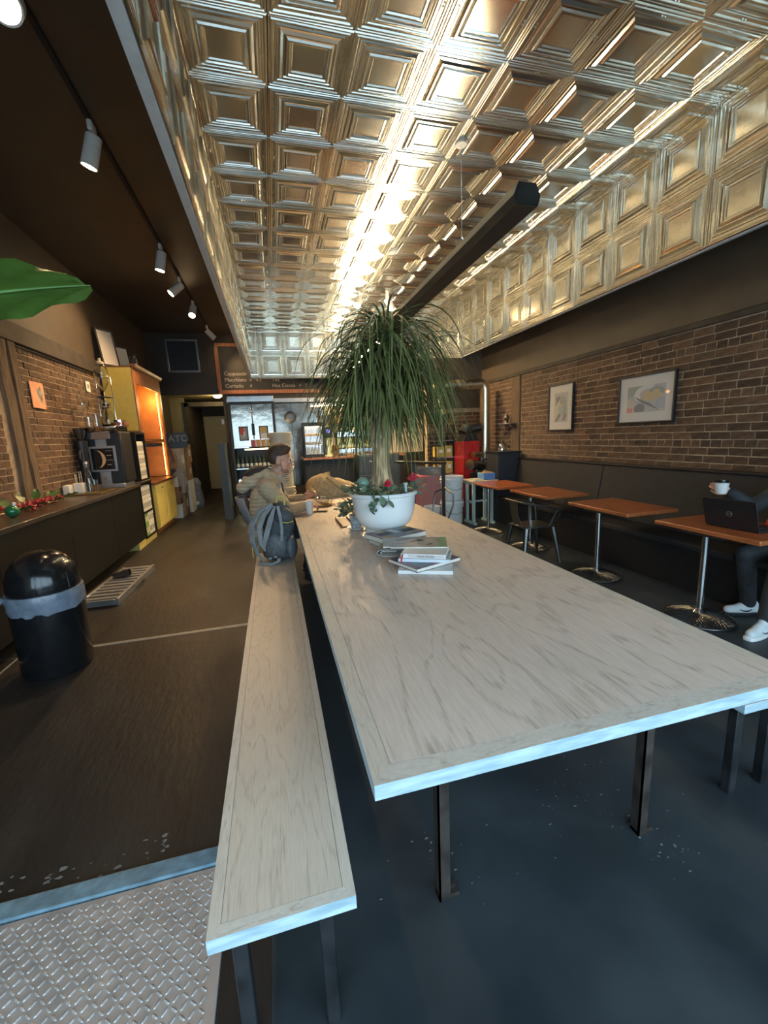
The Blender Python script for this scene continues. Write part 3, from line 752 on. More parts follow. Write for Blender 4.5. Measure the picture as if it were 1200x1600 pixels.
# dark metal armchair between the tables
ch = thing('metal_armchair', 'gunmetal sheet-metal armchair facing the banquette between cafe tables', 'chair', (2.95, 4.36, 0))
sv = MB()
sv.prism([(-0.19, -0.17), (0.2, -0.19), (0.22, -0.16), (0.22, 0.16), (0.2, 0.19), (-0.19, 0.17)], Matrix.Translation((0, 0, 0.435)), 0.022)
sv.build('seat', M['gunmetal'], ch, bevel=0.01)
for (sx, sy) in ((-1, -1), (-1, 1), (1, -1), (1, 1)):
    p0 = Vector((sx * 0.175, sy * 0.165, 0.44)); p1 = Vector((sx * 0.245, sy * 0.225, 0.0))
    MB().tube([p0, p0.lerp(p1, 0.5), p1], [0.034, 0.026, 0.015], 8).build('leg', M['gunmetal'], ch)
rail = [(0.20, -0.26, 0.66), (0.05, -0.27, 0.70), (-0.14, -0.26, 0.735), (-0.235, -0.19, 0.755), (-0.255, 0, 0.76), (-0.235, 0.19, 0.755), (-0.14, 0.26, 0.735), (0.05, 0.27, 0.70), (0.20, 0.26, 0.66)]
MB().tube(rail, 0.013, 8).build('arm_rail', M['gunmetal'], ch)
for s in (-1, 1):
    MB().tube([(0.17, s * 0.258, 0.665), (0.10, s * 0.20, 0.455)], 0.010, 8).build('arm_post', M['gunmetal'], ch)
    MB().tube([(0.20, s * 0.26, 0.66), (0.215, s * 0.24, 0.60), (0.19, s * 0.18, 0.455)], 0.010, 8).build('arm_post', M['gunmetal'], ch)
MB().ribbon([(-0.25, 0, 0.75), (-0.235, 0, 0.6), (-0.18, 0, 0.45)], (0, 1, 0), [0.17, 0.14, 0.20], 0.006).build('back_splat', M['gunmetal'], ch)
for s in (-1, 1): MB().tube([(-0.20, s * 0.19, 0.2), (0.20, s * 0.19, 0.2)], 0.007, 6).build('stretcher', M['gunmetal'], ch)

# framed prints on the right wall (own abstract compositions)
def picture(name, label, y0, y1, z0, z1, shapes, base, mw):
    p = thing(name, label, 'picture', (XR - 0.012, (y0 + y1) / 2, (z0 + z1) / 2))
    w, h = (y1 - y0) / 2, (z1 - z0) / 2; fw, d = 0.018, 0.035
    f = MB()
    f.box((-d, -w, -h), (0, w, -h + fw)).box((-d, -w, h - fw), (0, w, h)).box((-d, -w, -h + fw), (0, -w + fw, h - fw)).box((-d, w - fw, -h + fw), (0, w, h - fw))
    f.build('frame', M['black'], p, bevel=0.003)
    MB().box((-0.014, -w + fw, -h + fw), (0, w - fw, h - fw)).build('mount_board', M['mat_board'], p)
    iw, ih = w - mw, h - mw
    art = MB().box((-0.0155, -iw, -ih), (-0.0135, iw, ih)).build('print', base, p)
    for k, (poly, mat) in enumerate(shapes):
        # poly in -1..1 (u to the right as seen from the room, v up); right as seen = -y
        P = [(-u * iw * 0.995, v * ih * 0.995) for u, v in poly]
        x = -0.0157 - k * 0.00008
        MB().add([(x, a, b) for a, b in P], [tuple(range(len(P)))]).build('printed_shape', mat, art, angle=0)
    MB().box((-0.024, -w + fw, -h + fw), (-0.0225, w - fw, h - fw)).build('glazing', M['pic_glass'], p)
    return p
A = {k: flat('print_' + k, c) for k, c in dict(grey=(0.30, 0.30, 0.30), dark=(0.035, 0.035, 0.04), ochre=(0.42, 0.30, 0.10), green=(0.14, 0.19, 0.15), pale=(0.52, 0.52, 0.50), red=(0.40, 0.06, 0.05), blue=(0.22, 0.27, 0.33), sand=(0.42, 0.37, 0.28)).items()}
def stripes(u0, v0, du, dv, n, w, l, mat, skew=0.3):
    return [([(u0 + i * du, v0 + i * dv), (u0 + i * du + w, v0 + i * dv), (u0 + i * du + w + skew, v0 + i * dv + l), (u0 + i * du + skew, v0 + i * dv + l)], mat) for i in range(n)]
def arc(cx, cy, r0, r1, a0, a1, n=14):
    o = [(cx + r1 * cos(a0 + (a1 - a0) * i / n), cy + r1 * sin(a0 + (a1 - a0) * i / n)) for i in range(n + 1)]
    return o + [(cx + r0 * cos(a1 - (a1 - a0) * i / n), cy + r0 * sin(a1 - (a1 - a0) * i / n)) for i in range(n + 1)]
s1 = [([(-0.9, -0.9), (-0.2, -0.5), (-0.5, 0.2), (-1, 0)], A['sand']), ([(0.0, -0.4), (0.9, -0.6), (0.8, 0.5), (0.2, 0.9), (-0.1, 0.3)], A['green']),
      ([(-0.7, 0.1), (0.1, 0.3), (-0.1, 0.8), (-0.8, 0.7)], A['dark']), ([(-0.6, 0.0), (0.3, -0.1), (0.2, 0.25), (-0.5, 0.35)], A['ochre']),
      ([(-0.3, -0.45), (0.5, -0.2), (0.1, 0.15), (-0.4, 0.05)], A['blue']), ([(-0.9, -0.95), (-0.5, -0.95), (0.1, -0.5), (-0.3, -0.4)], A['dark']), ([(0.2, -0.9), (0.7, -0.9), (0.9, -0.5), (0.5, -0.45)], A['dark'])]
s1 += stripes(-0.75, -0.1, 0.16, 0.12, 4, 0.08, 0.35, A['pale'], 0.2)
picture('framed_print', 'upright framed abstract print with ochre and green shapes on brick wall', 5.22, 5.77, 1.545, 2.22, s1, A['grey'], 0.125)
s2 = [([(-1, 0.1), (-0.5, 0.5), (-0.2, 1), (-1, 1)], A['green']), ([(-1, -1), (-0.6, -1), (-0.5, -0.3), (-1, 0.1)], A['sand']), ([(-1, -1), (-0.7, -1), (-0.65, -0.7), (-1, -0.6)], A['red']),
      ([(-0.2, -0.2), (0.7, -0.1), (1, 0.5), (0.4, 0.8), (-0.1, 0.5)], A['ochre']), ([(0.3, -1), (1, -0.7), (1, 0.3), (0.7, 0.0)], A['blue']), ([(-0.55, -1), (-0.05, -1), (0.0, -0.55), (-0.3, -0.3), (-0.6, -0.6)], A['dark']),
      (arc(0.1, 0.3, 0.42, 0.72, radians(60), radians(215)), A['pale']), (arc(0.55, 0.45, 0.2, 0.4, radians(-30), radians(180)), A['green'])]
s2 += stripes(-0.2, -0.35, 0.15, -0.1, 6, 0.07, 0.55, A['pale'], -0.45) + stripes(-0.13, -0.38, 0.15, -0.1, 6, 0.07, 0.55, A['dark'], -0.45)
picture('framed_print', 'wide framed abstract print with black and white stripes on brick wall', 3.64, 4.40, 1.60, 2.145, s2, A['grey'], 0.125)

# small wall shelf with a dark ornament
sh = thing('wall_shelf', 'small thin metal shelf on the right brick wall pier', 'shelf', (XR - 0.035, 6.88, 1.70))
MB().box((-0.15, -0.24, 0), (0, 0.24, 0.012)).build('board', M['silver'], sh)
for y in (-0.16, 0.16): MB().tube([(0, y, -0.10), (-0.12, y, 0.0)], 0.006, 6).build('bracket', M['silver'], sh)
orn = MB(); orn.lathe([(0, 0), (0.045, 0), (0.03, 0.04), (0.05, 0.09), (0.025, 0.15), (0.0, 0.17)], n=12).tube([(0, 0, 0.12), (0, 0.05, 0.17), (0, 0.03, 0.22)], [0.012, 0.01, 0.004], 6)
o = orn.build('ornament', M['gunmetal'], loc=(XR - 0.11, 6.86, 1.713)); tag(o, 'small dark figurine on the thin wall shelf', 'ornament')

# ================================================================== LEFT SIDE
# trash can
tc_ = thing('trash_can', 'round black trash can with domed lid and clear grey liner by the counter', 'trash can', (-1.66, 3.38, 0.006))
MB().lathe([(0, 0), (0.205, 0), (0.215, 0.02), (0.222, 0.47), (0.222, 0.60), (0.20, 0.60), (0.20, 0.05), (0, 0.05)], n=40).build('body', M['black_gloss'], tc_)
rl = random.Random(8); lm = MB(); prof_r = []
n = 48; vs = []; rows = [(0.2265, 0.475), (0.230, 0.50), (0.2285, 0.54), (0.232, 0.57), (0.226, 0.606), (0.205, 0.608)]
for k, (r, z) in enumerate(rows):
    for j in range(n):
        a = 2 * pi * j / n; w = rl.uniform(-.003, .003) if k < 5 else 0
        vs.append(((r + w) * cos(a), (r + w) * sin(a), z + (rl.uniform(-.012, .012) if k == 0 else 0)))
fs = [(k * n + j, k * n + (j + 1) % n, (k + 1) * n + (j + 1) % n, (k + 1) * n + j) for k in range(5) for j in range(n)]
lm.add(vs, fs).build('liner', M['liner'], tc_)
MB().tube([(-0.21, -0.09, 0.58), (-0.25, -0.12, 0.56), (-0.27, -0.13, 0.52), (-0.26, -0.12, 0.47)], [0.02, 0.028, 0.022, 0.006], 7).build('liner_knot', M['liner'], tc_)
MB().lathe([(0.212, 0.60), (0.216, 0.63), (0.212, 0.69), (0.190, 0.77), (0.150, 0.83), (0.09, 0.872), (0, 0.888)], n=40).build('lid', M['black_gloss'], tc_)
R30 = Matrix.Rotation(radians(-38), 4, 'Z')
MB().tube([R30 @ Vector((0.197 * sin(t) * 1.10 if False else 0.2135 * cos(t) * 0.99, 0.045, 0.62 + 0.262 * sin(t))) for t in [pi * i / 24 for i in range(25)]], 0.004, 6).build('flap_seam', M['black'], tc_)

# long counter
CX = -2.08
cn = thing('counter', 'long black counter along the left brick wall with open carton shelves at its end', 'counter', (0, 0, 0))
MB().box((XL + 0.065, 2.5, 0.955), (CX + 0.02, 7.335, 1.0)).build('countertop', M['counter_top'], cn, bevel=0.005)
for i in range(4):
    y0 = 2.5 + i * 1.2
    MB().box((CX - 0.022, y0 + 0.003, 0.13), (CX, min(y0 + 1.197, 7.3), 0.953)).build('front_panel', M['counter_black'], cn, bevel=0.002)
MB().box((XL + 0.065, 2.5, 0.13), (CX - 0.03, 7.3, 0.95)).build('carcass', M['black'], cn)
MB().box((XL + 0.065, 2.6, 0.006), (CX - 0.30, 6.95, 0.13)).build('plinth', M['black'], cn)
MB().box((XL + 0.065, 6.98, 0.006), (CX - 0.02, 7.335, 0.125)).build('plinth', M['yellow_pale'], cn)
def cubby(name, parent, y0, y1, z0, z1, mids, x0=XL + 0.065, x1=CX, th=0.03):
    m = MB()
    m.box((x0, y0, z0), (x1, y0 + th, z1)).box((x0, y1 - th, z0), (x1, y1, z1))
    m.box((x0, y0 + th, z0), (x0 + 0.02, y1 - th, z1))
    o = m.build('frame', M['counter_black'], parent)
    for z in [z0, z1 - th] + mids: MB().box((x0 + 0.02, y0 + th, z), (x1, y1 - th, z + th)).build('shelf', M['counter_black'], parent)
cu = thing('shelf_unit', 'low black open shelf unit holding two rows of cartons at the counter end', 'shelf', (0, 0, 0))
cubby('s', cu, 7.345, 7.985, 0.10, 0.99, [0.50])
MB().box((XL + 0.065, 7.345, 0.006), (CX - 0.02, 7.985, 0.10)).build('plinth', M['yellow_pale'], cu)
MB().box((XL + 0.065, 7.345, 0.99), (CX + 0.02, 7.985, 1.02)).build('top', M['counter_top'], cu, bevel=0.004)
uu = thing('shelf_unit', 'tall black open shelf box standing on the counter, stacked cartons inside', 'shelf', (0, 0, 1.02))
cubby('u', uu, 7.47, 7.985, 0, 0.78, [])

# cartons, one prototype then copies
def carton_proto(label, loc, cap, side):
    t = thing('carton', label, 'carton', loc, 0, None)
    MB().box((-0.045, -0.034, 0), (0.045, 0.034, 0.185)).build('box', side, t, bevel=0.002)
    MB().add([(-0.044, -0.033, 0.185), (0.044, -0.033, 0.185), (0.044, 0.033, 0.185), (-0.044, 0.033, 0.185), (-0.044, 0, 0.202), (0.044, 0, 0.202)], [(0, 1, 5, 4), (2, 3, 4, 5), (1, 2, 5), (3, 0, 4)], ).build('gable', side, t, angle=0)
    MB().box((0.0452, -0.024, 0.05), (0.0458, 0.024, 0.135)).build('print_panel', cap, t)
    return t
wp = None; gp = None
def put_carton(y, z, green, label, grp):
    global wp, gp
    if (gp if green else wp) is None:
        c = carton_proto(label, (CX - 0.06, y, z), M['paper'] if green else M['art_grey'], M['pack_green'] if green else M['paper'])
        if green: gp = c
        else: wp = c
    else: c = copy_tree(gp if green else wp, (CX - 0.06, y, z), label=label)
    c['group'] = grp
for k in range(2):
    for i in range(7):
        put_carton(7.42 + i * 0.0765, 0.53 + k * 0.203, False, 'white carton on the middle shelf, %s row, %s from the near end' % (('lower', 'upper')[k], ORD[i]), 'white cartons on the middle shelf')
        put_carton(7.42 + i * 0.0765, 0.13 + k * 0.179, i < 3, '%s carton on the bottom shelf, %s row, %s from the near end' % ('green-sided' if i < 3 else 'white', ('lower', 'upper')[k], ORD[i]), 'cartons on the bottom shelf')
for k in range(3):
    for i in range(5):
        put_carton(7.545 + i * 0.0765, 1.05 + k * 0.2025, False, 'white carton in the tall counter box, %s layer, %s from the near side' % (('bottom', 'middle', 'top')[k], ORD[i]), 'white cartons in the tall box')

# dispenser machine with a poster on its front
dm = thing('drink_dispenser', 'tall black dispenser machine with chrome top and crescent poster on the counter', 'machine', (-2.36, 7.08, 1.0))
MB().box((-0.25, -0.21, 0.06), (0.26, 0.26, 0.80)).build('body', M['black'], dm, bevel=0.02)
MB().box((-0.27, -0.24, 0), (0.24, 0.22, 0.06)).build('base', M['silver'], dm, bevel=0.008)
MB().prism([(-0.23, 0.80), (-0.27, 0.865), (-0.20, 0.885), (0.25, 0.885), (0.25, 0.80)], Matrix(((0, 0, 1, -0.23), (1, 0, 0, 0), (0, 1, 0, 0), (0, 0, 0, 1))), 0.46).build('hood', M['chrome'], dm, bevel=0.006)
MB().box((-0.17, -0.228, 0.70), (0.13, -0.205, 0.80)).build('chrome_panel', M['steel'], dm, bevel=0.004)
MB().box((-0.07, -0.222, 0.06), (0.07, -0.205, 0.70)).build('spine', M['silver'], dm, bevel=0.004)
pf = MB().box((-0.165, -0.236, 0.24), (0.175, -0.215, 0.60)).build('poster_frame', M['silver'], dm, bevel=0.005)
MB().box((-0.135, -0.240, 0.27), (0.145, -0.2355, 0.57)).build('poster', M['black_gloss'], pf)
cr = arc(-0.03, 0.42, 0.10, 0.125, radians(-75), radians(80)); cr2 = []
nA = 15
for i in range(nA): 
    a = radians(-80) + i * radians(160) / (nA - 1); cr2.append((-0.075 + 0.115 * cos(a), 0.42 + 0.125 * sin(a)))
for i in range(nA):
    a = radians(80) - i * radians(160) / (nA - 1); cr2.append((-0.075 + 0.072 * cos(a), 0.42 + 0.125 * sin(a)))
MB().add([(x, -0.2412, z) for x, z in cr2], [tuple(range(len(cr2)))]).build('crescent_print', flat('print_peach', (0.62, 0.36, 0.17)), pf, angle=0)
for k, w in enumerate((0.075, 0.07, 0.08, 0.055)):      # lines of print too small to read
    MB().box((0.05, -0.2415, 0.53 - k * 0.065), (0.05 + w, -0.2405, 0.536 - k * 0.065)).build('print_line', M['chalk'], pf)
MB().box((-0.02, -0.226, 0.13), (0.02, -0.222, 0.17)).build('badge', M['steel'], dm)
tb_ = thing('timer_box', 'small brown box with glowing white digits behind the dispenser top', 'timer', (-2.155, 7.12, 1.887))
MB().box((-0.09, -0.1, 0.0), (0.09, 0.1, 0.055)).build('case', M['wood_dark'], tb_, bevel=0.004)
MB().box((-0.05, -0.1, 0.055), (0.05, 0.1, 0.085)).build('display_head', M['black'], tb_, bevel=0.003)
text('digits', '2', 0.075, M['digit'], tb_, (0.02, -0.103, 0.0), (pi / 2, 0, 0))
MB().box((0.005, -0.104, 0.058), (0.048, -0.1005, 0.083)).build('display', M['digit'], tb_)

# cold-drip tower on the machine
cd_ = thing('cold_drip_tower', 'tall clear glass cold-drip coffee tower in front of the yellow hutch', 'coffee maker', (-2.27, 7.02, 1.885))
MB().lathe([(0, 0), (0.075, 0), (0.085, 0.02), (0.085, 0.12), (0.055, 0.19), (0.035, 0.23), (0.035, 0.25), (0.03, 0.25), (0.03, 0.225), (0.05, 0.185), (0.08, 0.12), (0.08, 0.022), (0, 0.008)], n=24).build('carafe', M['glass'], cd_)
MB().lathe([(0, 0.26), (0.05, 0.26), (0.055, 0.30), (0.055, 0.36), (0.05, 0.36), (0.05, 0.305), (0, 0.27)], n=24).build('brew_chamber', M['glass'], cd_)
MB().lathe([(0, 0.25), (0.045, 0.25), (0.045, 0.262), (0, 0.262)], n=20).build('filter_holder', M['black'], cd_)
MB().lathe([(0, 0.40), (0.088, 0.40), (0.092, 0.407), (0.088, 0.414), (0, 0.414)], n=28).build('ring_plate', M['black'], cd_)
MB().cyl((0, 0, 0.36), (0, 0, 0.48), 0.008, n=8).build('drip_valve', M['brass'], cd_)
MB().lathe([(0.008, 0.48), (0.03, 0.52), (0.075, 0.62), (0.09, 0.72), (0.08, 0.80), (0.045, 0.86), (0.04, 0.86), (0.074, 0.80), (0.084, 0.72), (0.07, 0.62), (0.026, 0.53), (0.003, 0.49)], n=24).build('water_bulb', M['glass'], cd_)
MB().lathe([(0, 0.86), (0.05, 0.86), (0.05, 0.89), (0.022, 0.90), (0.018, 0.94), (0, 0.945)], n=20).build('stopper', M['wood_pale'], cd_)
for s in (-1, 1): MB().tube([(s * 0.095, 0.03, 0), (s * 0.095, 0.03, 0.70)], 0.006, 8).build('stand_rod', M['chrome'], cd_)
MB().tube([(0.095 * cos(2 * pi * i / 24), 0.095 * sin(2 * pi * i / 24), 0.69) for i in range(25)], 0.004, 6).build('stand_ring', M['chrome'], cd_)
g2 = thing('drip_dripper', 'glass funnel and beaker on a thin chrome stand at the brick wall', 'coffee maker', (-2.52, 7.02, 1.885))
MB().lathe([(0, 0), (0.05, 0), (0.05, 0.14), (0.046, 0.14), (0.046, 0.006), (0, 0.006)], n=20).build('beaker', M['glass'], g2)
MB().lathe([(0.008, 0.20), (0.012, 0.24), (0.055, 0.36), (0.05, 0.36), (0.008, 0.245)], n=20).build('funnel', M['glass'], g2)
MB().tube([(-0.06, 0.03, 0), (-0.06, 0.03, 0.44), (0.0, 0.02, 0.44)], 0.006, 6).build('stand_rod', M['chrome'], g2)
g3 = thing('glass_jar', 'plain clear glass jar between the drip tower and the funnel stand', 'jar', (-2.415, 7.0, 1.885))
MB().lathe([(0, 0), (0.045, 0), (0.045, 0.17), (0.041, 0.17), (0.041, 0.006), (0, 0.006)], n=20).build('body', M['glass'], g3)
gr = thing('coffee_grinder', 'black grinder with cup shaped hopper beside the brick wall left of the dispenser', 'grinder', (-2.55, 6.72, 1.0))
MB().lathe([(0, 0), (0.075, 0), (0.075, 0.04), (0.055, 0.08), (0.06, 0.50), (0.075, 0.60), (0.075, 0.68), (0, 0.70)], n=20).build('body', M['black'], gr)
MB().lathe([(0.03, 0.70), (0.045, 0.72), (0.075, 0.85), (0.07, 0.85), (0.03, 0.74)], n=20).build('hopper', M['gunmetal'], gr)
MB().tube([(0, -0.06, 0.55), (0.01, -0.12, 0.53), (0.015, -0.14, 0.44)], [0.02, 0.018, 0.015], 8).build('spout', M['gunmetal'], gr)

# serving tray and what stands on it
trr = MB()
trr.box((-0.21, -0.30, 0), (0.21, 0.30, 0.006))
tr = thing('serving_tray', 'dark shallow serving tray with shiny rim on the black counter', 'tray', (-2.36, 6.30, 1.0))
trr.build('base', M['black_gloss'], tr)
MB().box((-0.21, -0.30, 0.006), (0.21, -0.29, 0.022)).box((-0.21, 0.29, 0.006), (0.21, 0.30, 0.022)).box((-0.21, -0.29, 0.006), (-0.20, 0.29, 0.022)).box((0.20, -0.29, 0.006), (0.21, 0.29, 0.022)).build('rim', M['brass'], tr)
b1 = thing('glass_bottle', 'clear swing-top glass bottle standing on the serving tray', 'bottle', (-2.41, 6.40, 1.006))
MB().lathe([(0, 0), (0.042, 0), (0.046, 0.01), (0.046, 0.17), (0.035, 0.23), (0.016, 0.30), (0.014, 0.37), (0.012, 0.37), (0.013, 0.30), (0.032, 0.225), (0.042, 0.17), (0.042, 0.012), (0, 0.008)], n=20).build('body', M['glass'], b1)
MB().lathe([(0, 0.37), (0.014, 0.37), (0.016, 0.385), (0.010, 0.40), (0, 0.402)], n=12).build('stopper', M['ceramic'], b1)
MB().tube([(0.016, 0, 0.33), (0.03, 0, 0.38), (0.012, 0, 0.41), (-0.012, 0, 0.41), (-0.03, 0, 0.38), (-0.016, 0, 0.33)], 0.0025, 5).build('wire_bail', M['chrome'], b1)
b2 = thing('drinking_glass', 'small glass of light brown iced drink on the tray', 'glass', (-2.325, 6.33, 1.006))
MB().lathe([(0, 0), (0.036, 0), (0.044, 0.16), (0.041, 0.16), (0.033, 0.006), (0, 0.006)], n=20).build('tumbler', M['glass'], b2)
MB().lathe([(0, 0.007), (0.0325, 0.007), (0.037, 0.095), (0, 0.095)], n=18).build('drink', M['coffee'], b2)
b3 = thing('straw_holder', 'white box of wooden stir sticks at the back of the tray', 'holder', (-2.50, 6.33, 1.006))
MB().box((-0.05, -0.05, 0), (0.05, 0.05, 0.13)).build('box', M['paper'], b3, bevel=0.003)
rr_ = random.Random(4)
for i in range(9):
    x, y = rr_.uniform(-.035, .035), rr_.uniform(-.035, .035)
    MB().box((x - 0.004, y - 0.001, 0.13), (x + 0.004, y + 0.001, rr_.uniform(0.23, 0.29))).build('stir_stick', M['wood_pale'], b3)
b4 = thing('napkin_holder', 'low white napkin block beside the stir sticks on the counter', 'napkins', (-2.58, 6.27, 1.022))
MB().box((-0.05, -0.1, -0.016), (0.022, 0.07, 0.10)).build('napkins', M['paper'], b4, bevel=0.004)
MB().box((-0.055, -0.105, -0.016), (-0.05, 0.075, 0.06)).build('side_plate', M['silver'], b4)
pl_ = MB().lathe([(0, 0.0), (0.06, 0.0), (0.105, 0.012), (0.11, 0.016), (0.10, 0.016), (0.06, 0.007), (0, 0.006)], n=28).build('plate', M['brass'], loc=(-2.25, 6.12, 1.007))
tag(pl_, 'small round brass plate at the tray front edge', 'plate')

# holly garland on the near counter end
gl = thing('holly_garland', 'garland of red berries and holly leaves lying on the near counter end', 'garland', (-2.38, 5.05, 1.0))
rg = random.Random(12)
MB().tube([(-0.10, -0.75, 0.02), (0.0, -0.4, 0.03), (-0.05, -0.1, 0.02), (0.02, 0.2, 0.03), (0.0, 0.42, 0.02)], 0.008, 6).build('stem', M['bark'], gl)
bme = MB().ell((0, 0, 0), 0.017, 8, 6).mesh('berry', M['red_berry'])
def berry_at(cx, cy, s, n):
    for _ in range(n):
        o = inst(bme, 'berry', gl, (rg.gauss(cx, s * 0.5), rg.gauss(cy, s), 0.02 + rg.uniform(0, 0.06)))
berry_at(-0.02, -0.25, 0.13, 42); berry_at(0.0, 0.33, 0.05, 18); berry_at(0.0, 0.05, 0.07, 16); berry_at(-0.05, -0.6, 0.08, 12)
def holly(L, W):
    n = 6; pts = []
    for i in range(n + 1):
        t = i / n; w = W * sin(pi * min(1, t * 0.95 + 0.03)) ** 0.7 * (1.0 if i % 2 else 0.72)
        pts.append((t * L, w))
    mb = MB(); vs = []
    for i, (x, w) in enumerate(pts): vs += [(x, -w, 0.012 * (i % 2)), (x, 0, -0.006), (x, w, 0.012 * (i % 2))]
    fs = []
    for i in range(n): fs += [(3 * i, 3 * i + 3, 3 * i + 4, 3 * i + 1), (3 * i + 1, 3 * i + 4, 3 * i + 5, 3 * i + 2)]
    return mb.add(vs, fs).mesh('leaf', M['leaf_holly'])
hme = holly(0.17, 0.05)
for (x, y, a, tl) in ((0.02, 0.42, 0.3, 0.25), (0.0, 0.3, 2.2, 0.5), (-0.08, 0.12, 1.9, 0.9), (-0.10, -0.05, 2.6, 0.8), (0.05, 0.1, -0.4, 0.2), (0.05, -0.15, -0.6, 0.15), (-0.06, -0.35, 2.9, 0.6), (0.06, -0.5, -0.3, 0.2), (-0.1, -0.62, 2.0, 0.7), (0.0, 0.2, 1.2, 0.6)):
    o = bpy.data.objects.new('leaf', hme); COL.objects.link(o); o.parent = gl
    o.location = (x, y, 0.045); o.rotation_euler = (rg.uniform(-.4, .4), -tl, a)
orn2 = thing('christmas_ornament', 'green bauble with a white cap beside the berry garland', 'ornament', (-2.30, 4.42, 1.0))
MB().ell((0, 0, 0.055), 0.055, 18, 10).build('ball', mk('bauble_green', (0.03, 0.16, 0.07), 0.2, 0.3), orn2)
MB().cyl((0.02, 0, 0.105), (0.025, 0, 0.13), 0.014, n=10).build('cap', M['white'], orn2)

# paper posters on the left bricks
po_ = MB().box((0, -0.145, -0.15), (0.008, 0.145, 0.15)).build('poster', M['orange_paper'], loc=(XL + 0.017, 5.98, 2.22))
tag(po_, 'orange paper poster with a grey drawing pinned on the left brick wall', 'poster')
blob = [(0.05 + 0.055 * cos(a) * (1 + 0.3 * sin(3 * a)), 0.10 * sin(a) * (1 + 0.15 * cos(5 * a))) for a in [2 * pi * i / 22 for i in range(22)]]
MB().add([(0.0085, x, y) for x, y in blob], [tuple(range(22))]).build('drawing', M['art_grey'], po_, angle=0)
cdw = MB().box((0, -0.07, -0.075), (0.008, 0.07, 0.075)).build('card', M['paper'], loc=(XL + 0.017, 7.5, 2.50))
tag(cdw, 'small square white card with a dark picture on the left bricks', 'card')
MB().box((0.008, -0.035, -0.03), (0.0088, 0.035, 0.035)).build('card_picture', M['art_grey'], cdw)

# slatted metal drainer on the floor under the counter
dn = thing('drain_rack', 'grey slatted metal rack lying on the floor under the counter edge', 'rack', (-1.80, 5.15, 0.007), radians(-2))
for s in (-1, 1): MB().box((s * 0.17 - 0.014, -0.58, 0), (s * 0.17 + 0.014, 0.62, 0.075)).build('side_rail', M['silver'], dn, bevel=0.003)
for s in (-0.58, 0.60): MB().box((-0.156, s - 0.012, 0.01), (0.156, s + 0.012, 0.07)).build('end_rail', M['silver'], dn, bevel=0.003)
for i in range(11): MB().box((-0.156, -0.53 + i * 0.106, 0.055), (0.156, -0.53 + i * 0.106 + 0.062, 0.070)).build('slat', M['silver'], dn, bevel=0.002)
MB().tube([(0.19, -0.1, 0.03), (0.21, -0.08, 0.035), (0.21, 0.12, 0.035), (0.19, 0.14, 0.03)], 0.008, 6).build('handle', M['steel'], dn)
mg = thing('bar_cup', 'grey metal mixing cup lying on the slatted floor rack', 'cup', (-1.83, 5.33, 0.118))
MB().lathe([(0, -0.085), (0.034, -0.085), (0.042, 0.085), (0.039, 0.085), (0.031, -0.08), (0, -0.08)], n=18, T=Matrix.Rotation(radians(80), 4, 'Y') @ Matrix.Identity(4)).build('cup', M['gunmetal'], mg)
MB().ell((-0.09, 0.02, -0.005), (0.03, 0.03, 0.025), 10, 6).build('lid', M['gunmetal'], mg)

# ------------------------------------------------------------------ yellow hutch
ht = thing('yellow_hutch', 'yellow kitchen hutch with wooden face, lit shelves and two-door base cabinet', 'cabinet', (0, 0, 0))
HX = -2.05
MB().box((XL + 0.065, 8.10, 0.11), (HX - 0.022, 9.55, 0.90)).build('base_carcass', M['yellow'], ht)
MB().box((XL + 0.065, 8.15, 0.006), (HX - 0.07, 9.5, 0.11)).build('toe_kick', M['wood_dark'], ht)
MB().box((XL + 0.065, 8.06, 0.90), (HX + 0.03, 9.58, 0.945)).build('countertop', M['wood_dark'], ht, bevel=0.006)
for i in range(2):
    y0 = 8.115 + i * 0.715; y1 = y0 + 0.705
    dr_ = MB().box((HX - 0.02, y0 + 0.06, 0.19), (HX - 0.008, y1 - 0.06, 0.74)).build('door', M['yellow_pale'], ht)
    f = MB().box((HX - 0.02, y0, 0.13), (HX, y0 + 0.06, 0.89)).box((HX - 0.02, y1 - 0.06, 0.13), (HX, y1, 0.89)).box((HX - 0.02, y0 + 0.06, 0.13), (HX, y1 - 0.06, 0.19)).box((HX - 0.02, y0 + 0.06, 0.74), (HX, y1 - 0.06, 0.89))
    f.build('door_frame', M['yellow_pale'], dr_, bevel=0.004)
    MB().box((HX, (y0 + y1) / 2 + 0.05, 0.80), (HX + 0.02, (y0 + y1) / 2 + 0.12, 0.835)).build('cup_pull', M['brass'], dr_, bevel=0.006)
UX = -2.15
MB().box((XL + 0.065, 8.0, 1.84), (UX, 8.03, 2.86)).build('near_side', M['yellow'], ht)
MB().box((XL + 0.065, 8.05, 0.946), (UX, 8.075, 1.84)).build('near_side', M['wood_inner'], ht)
MB().box((XL + 0.065, 9.72, 0.946), (UX, 9.75, 2.86)).build('far_side', M['wood_inner'], ht)
MB().box((XL + 0.065, 8.03, 0.946), (XL + 0.085, 9.72, 2.86)).build('back_panel', M['wood_inner'], ht)
MB().box((XL + 0.065, 8.0, 2.86), (UX + 0.02, 9.75, 2.885)).build('roof', M['wood_dark'], ht)
ff = MB().box((UX, 8.0, 0.946), (UX + 0.02, 8.13, 2.86)).box((UX, 9.62, 0.946), (UX + 0.02, 9.75, 2.86)).box((UX, 8.13, 2.62), (UX + 0.02, 9.62, 2.86))
ff.build('face_frame', M['wood_orange'], ht, bevel=0.003)
MB().prism([(0, 0), (0.05, 0.0), (0.075, 0.03), (0.085, 0.06), (0, 0.06)], Matrix(((1, 0, 0, UX), (0, 0, 1, 8.0), (0, 1, 0, 2.86), (0, 0, 0, 1))), 1.75).build('cornice', M['wood_dark'], ht)
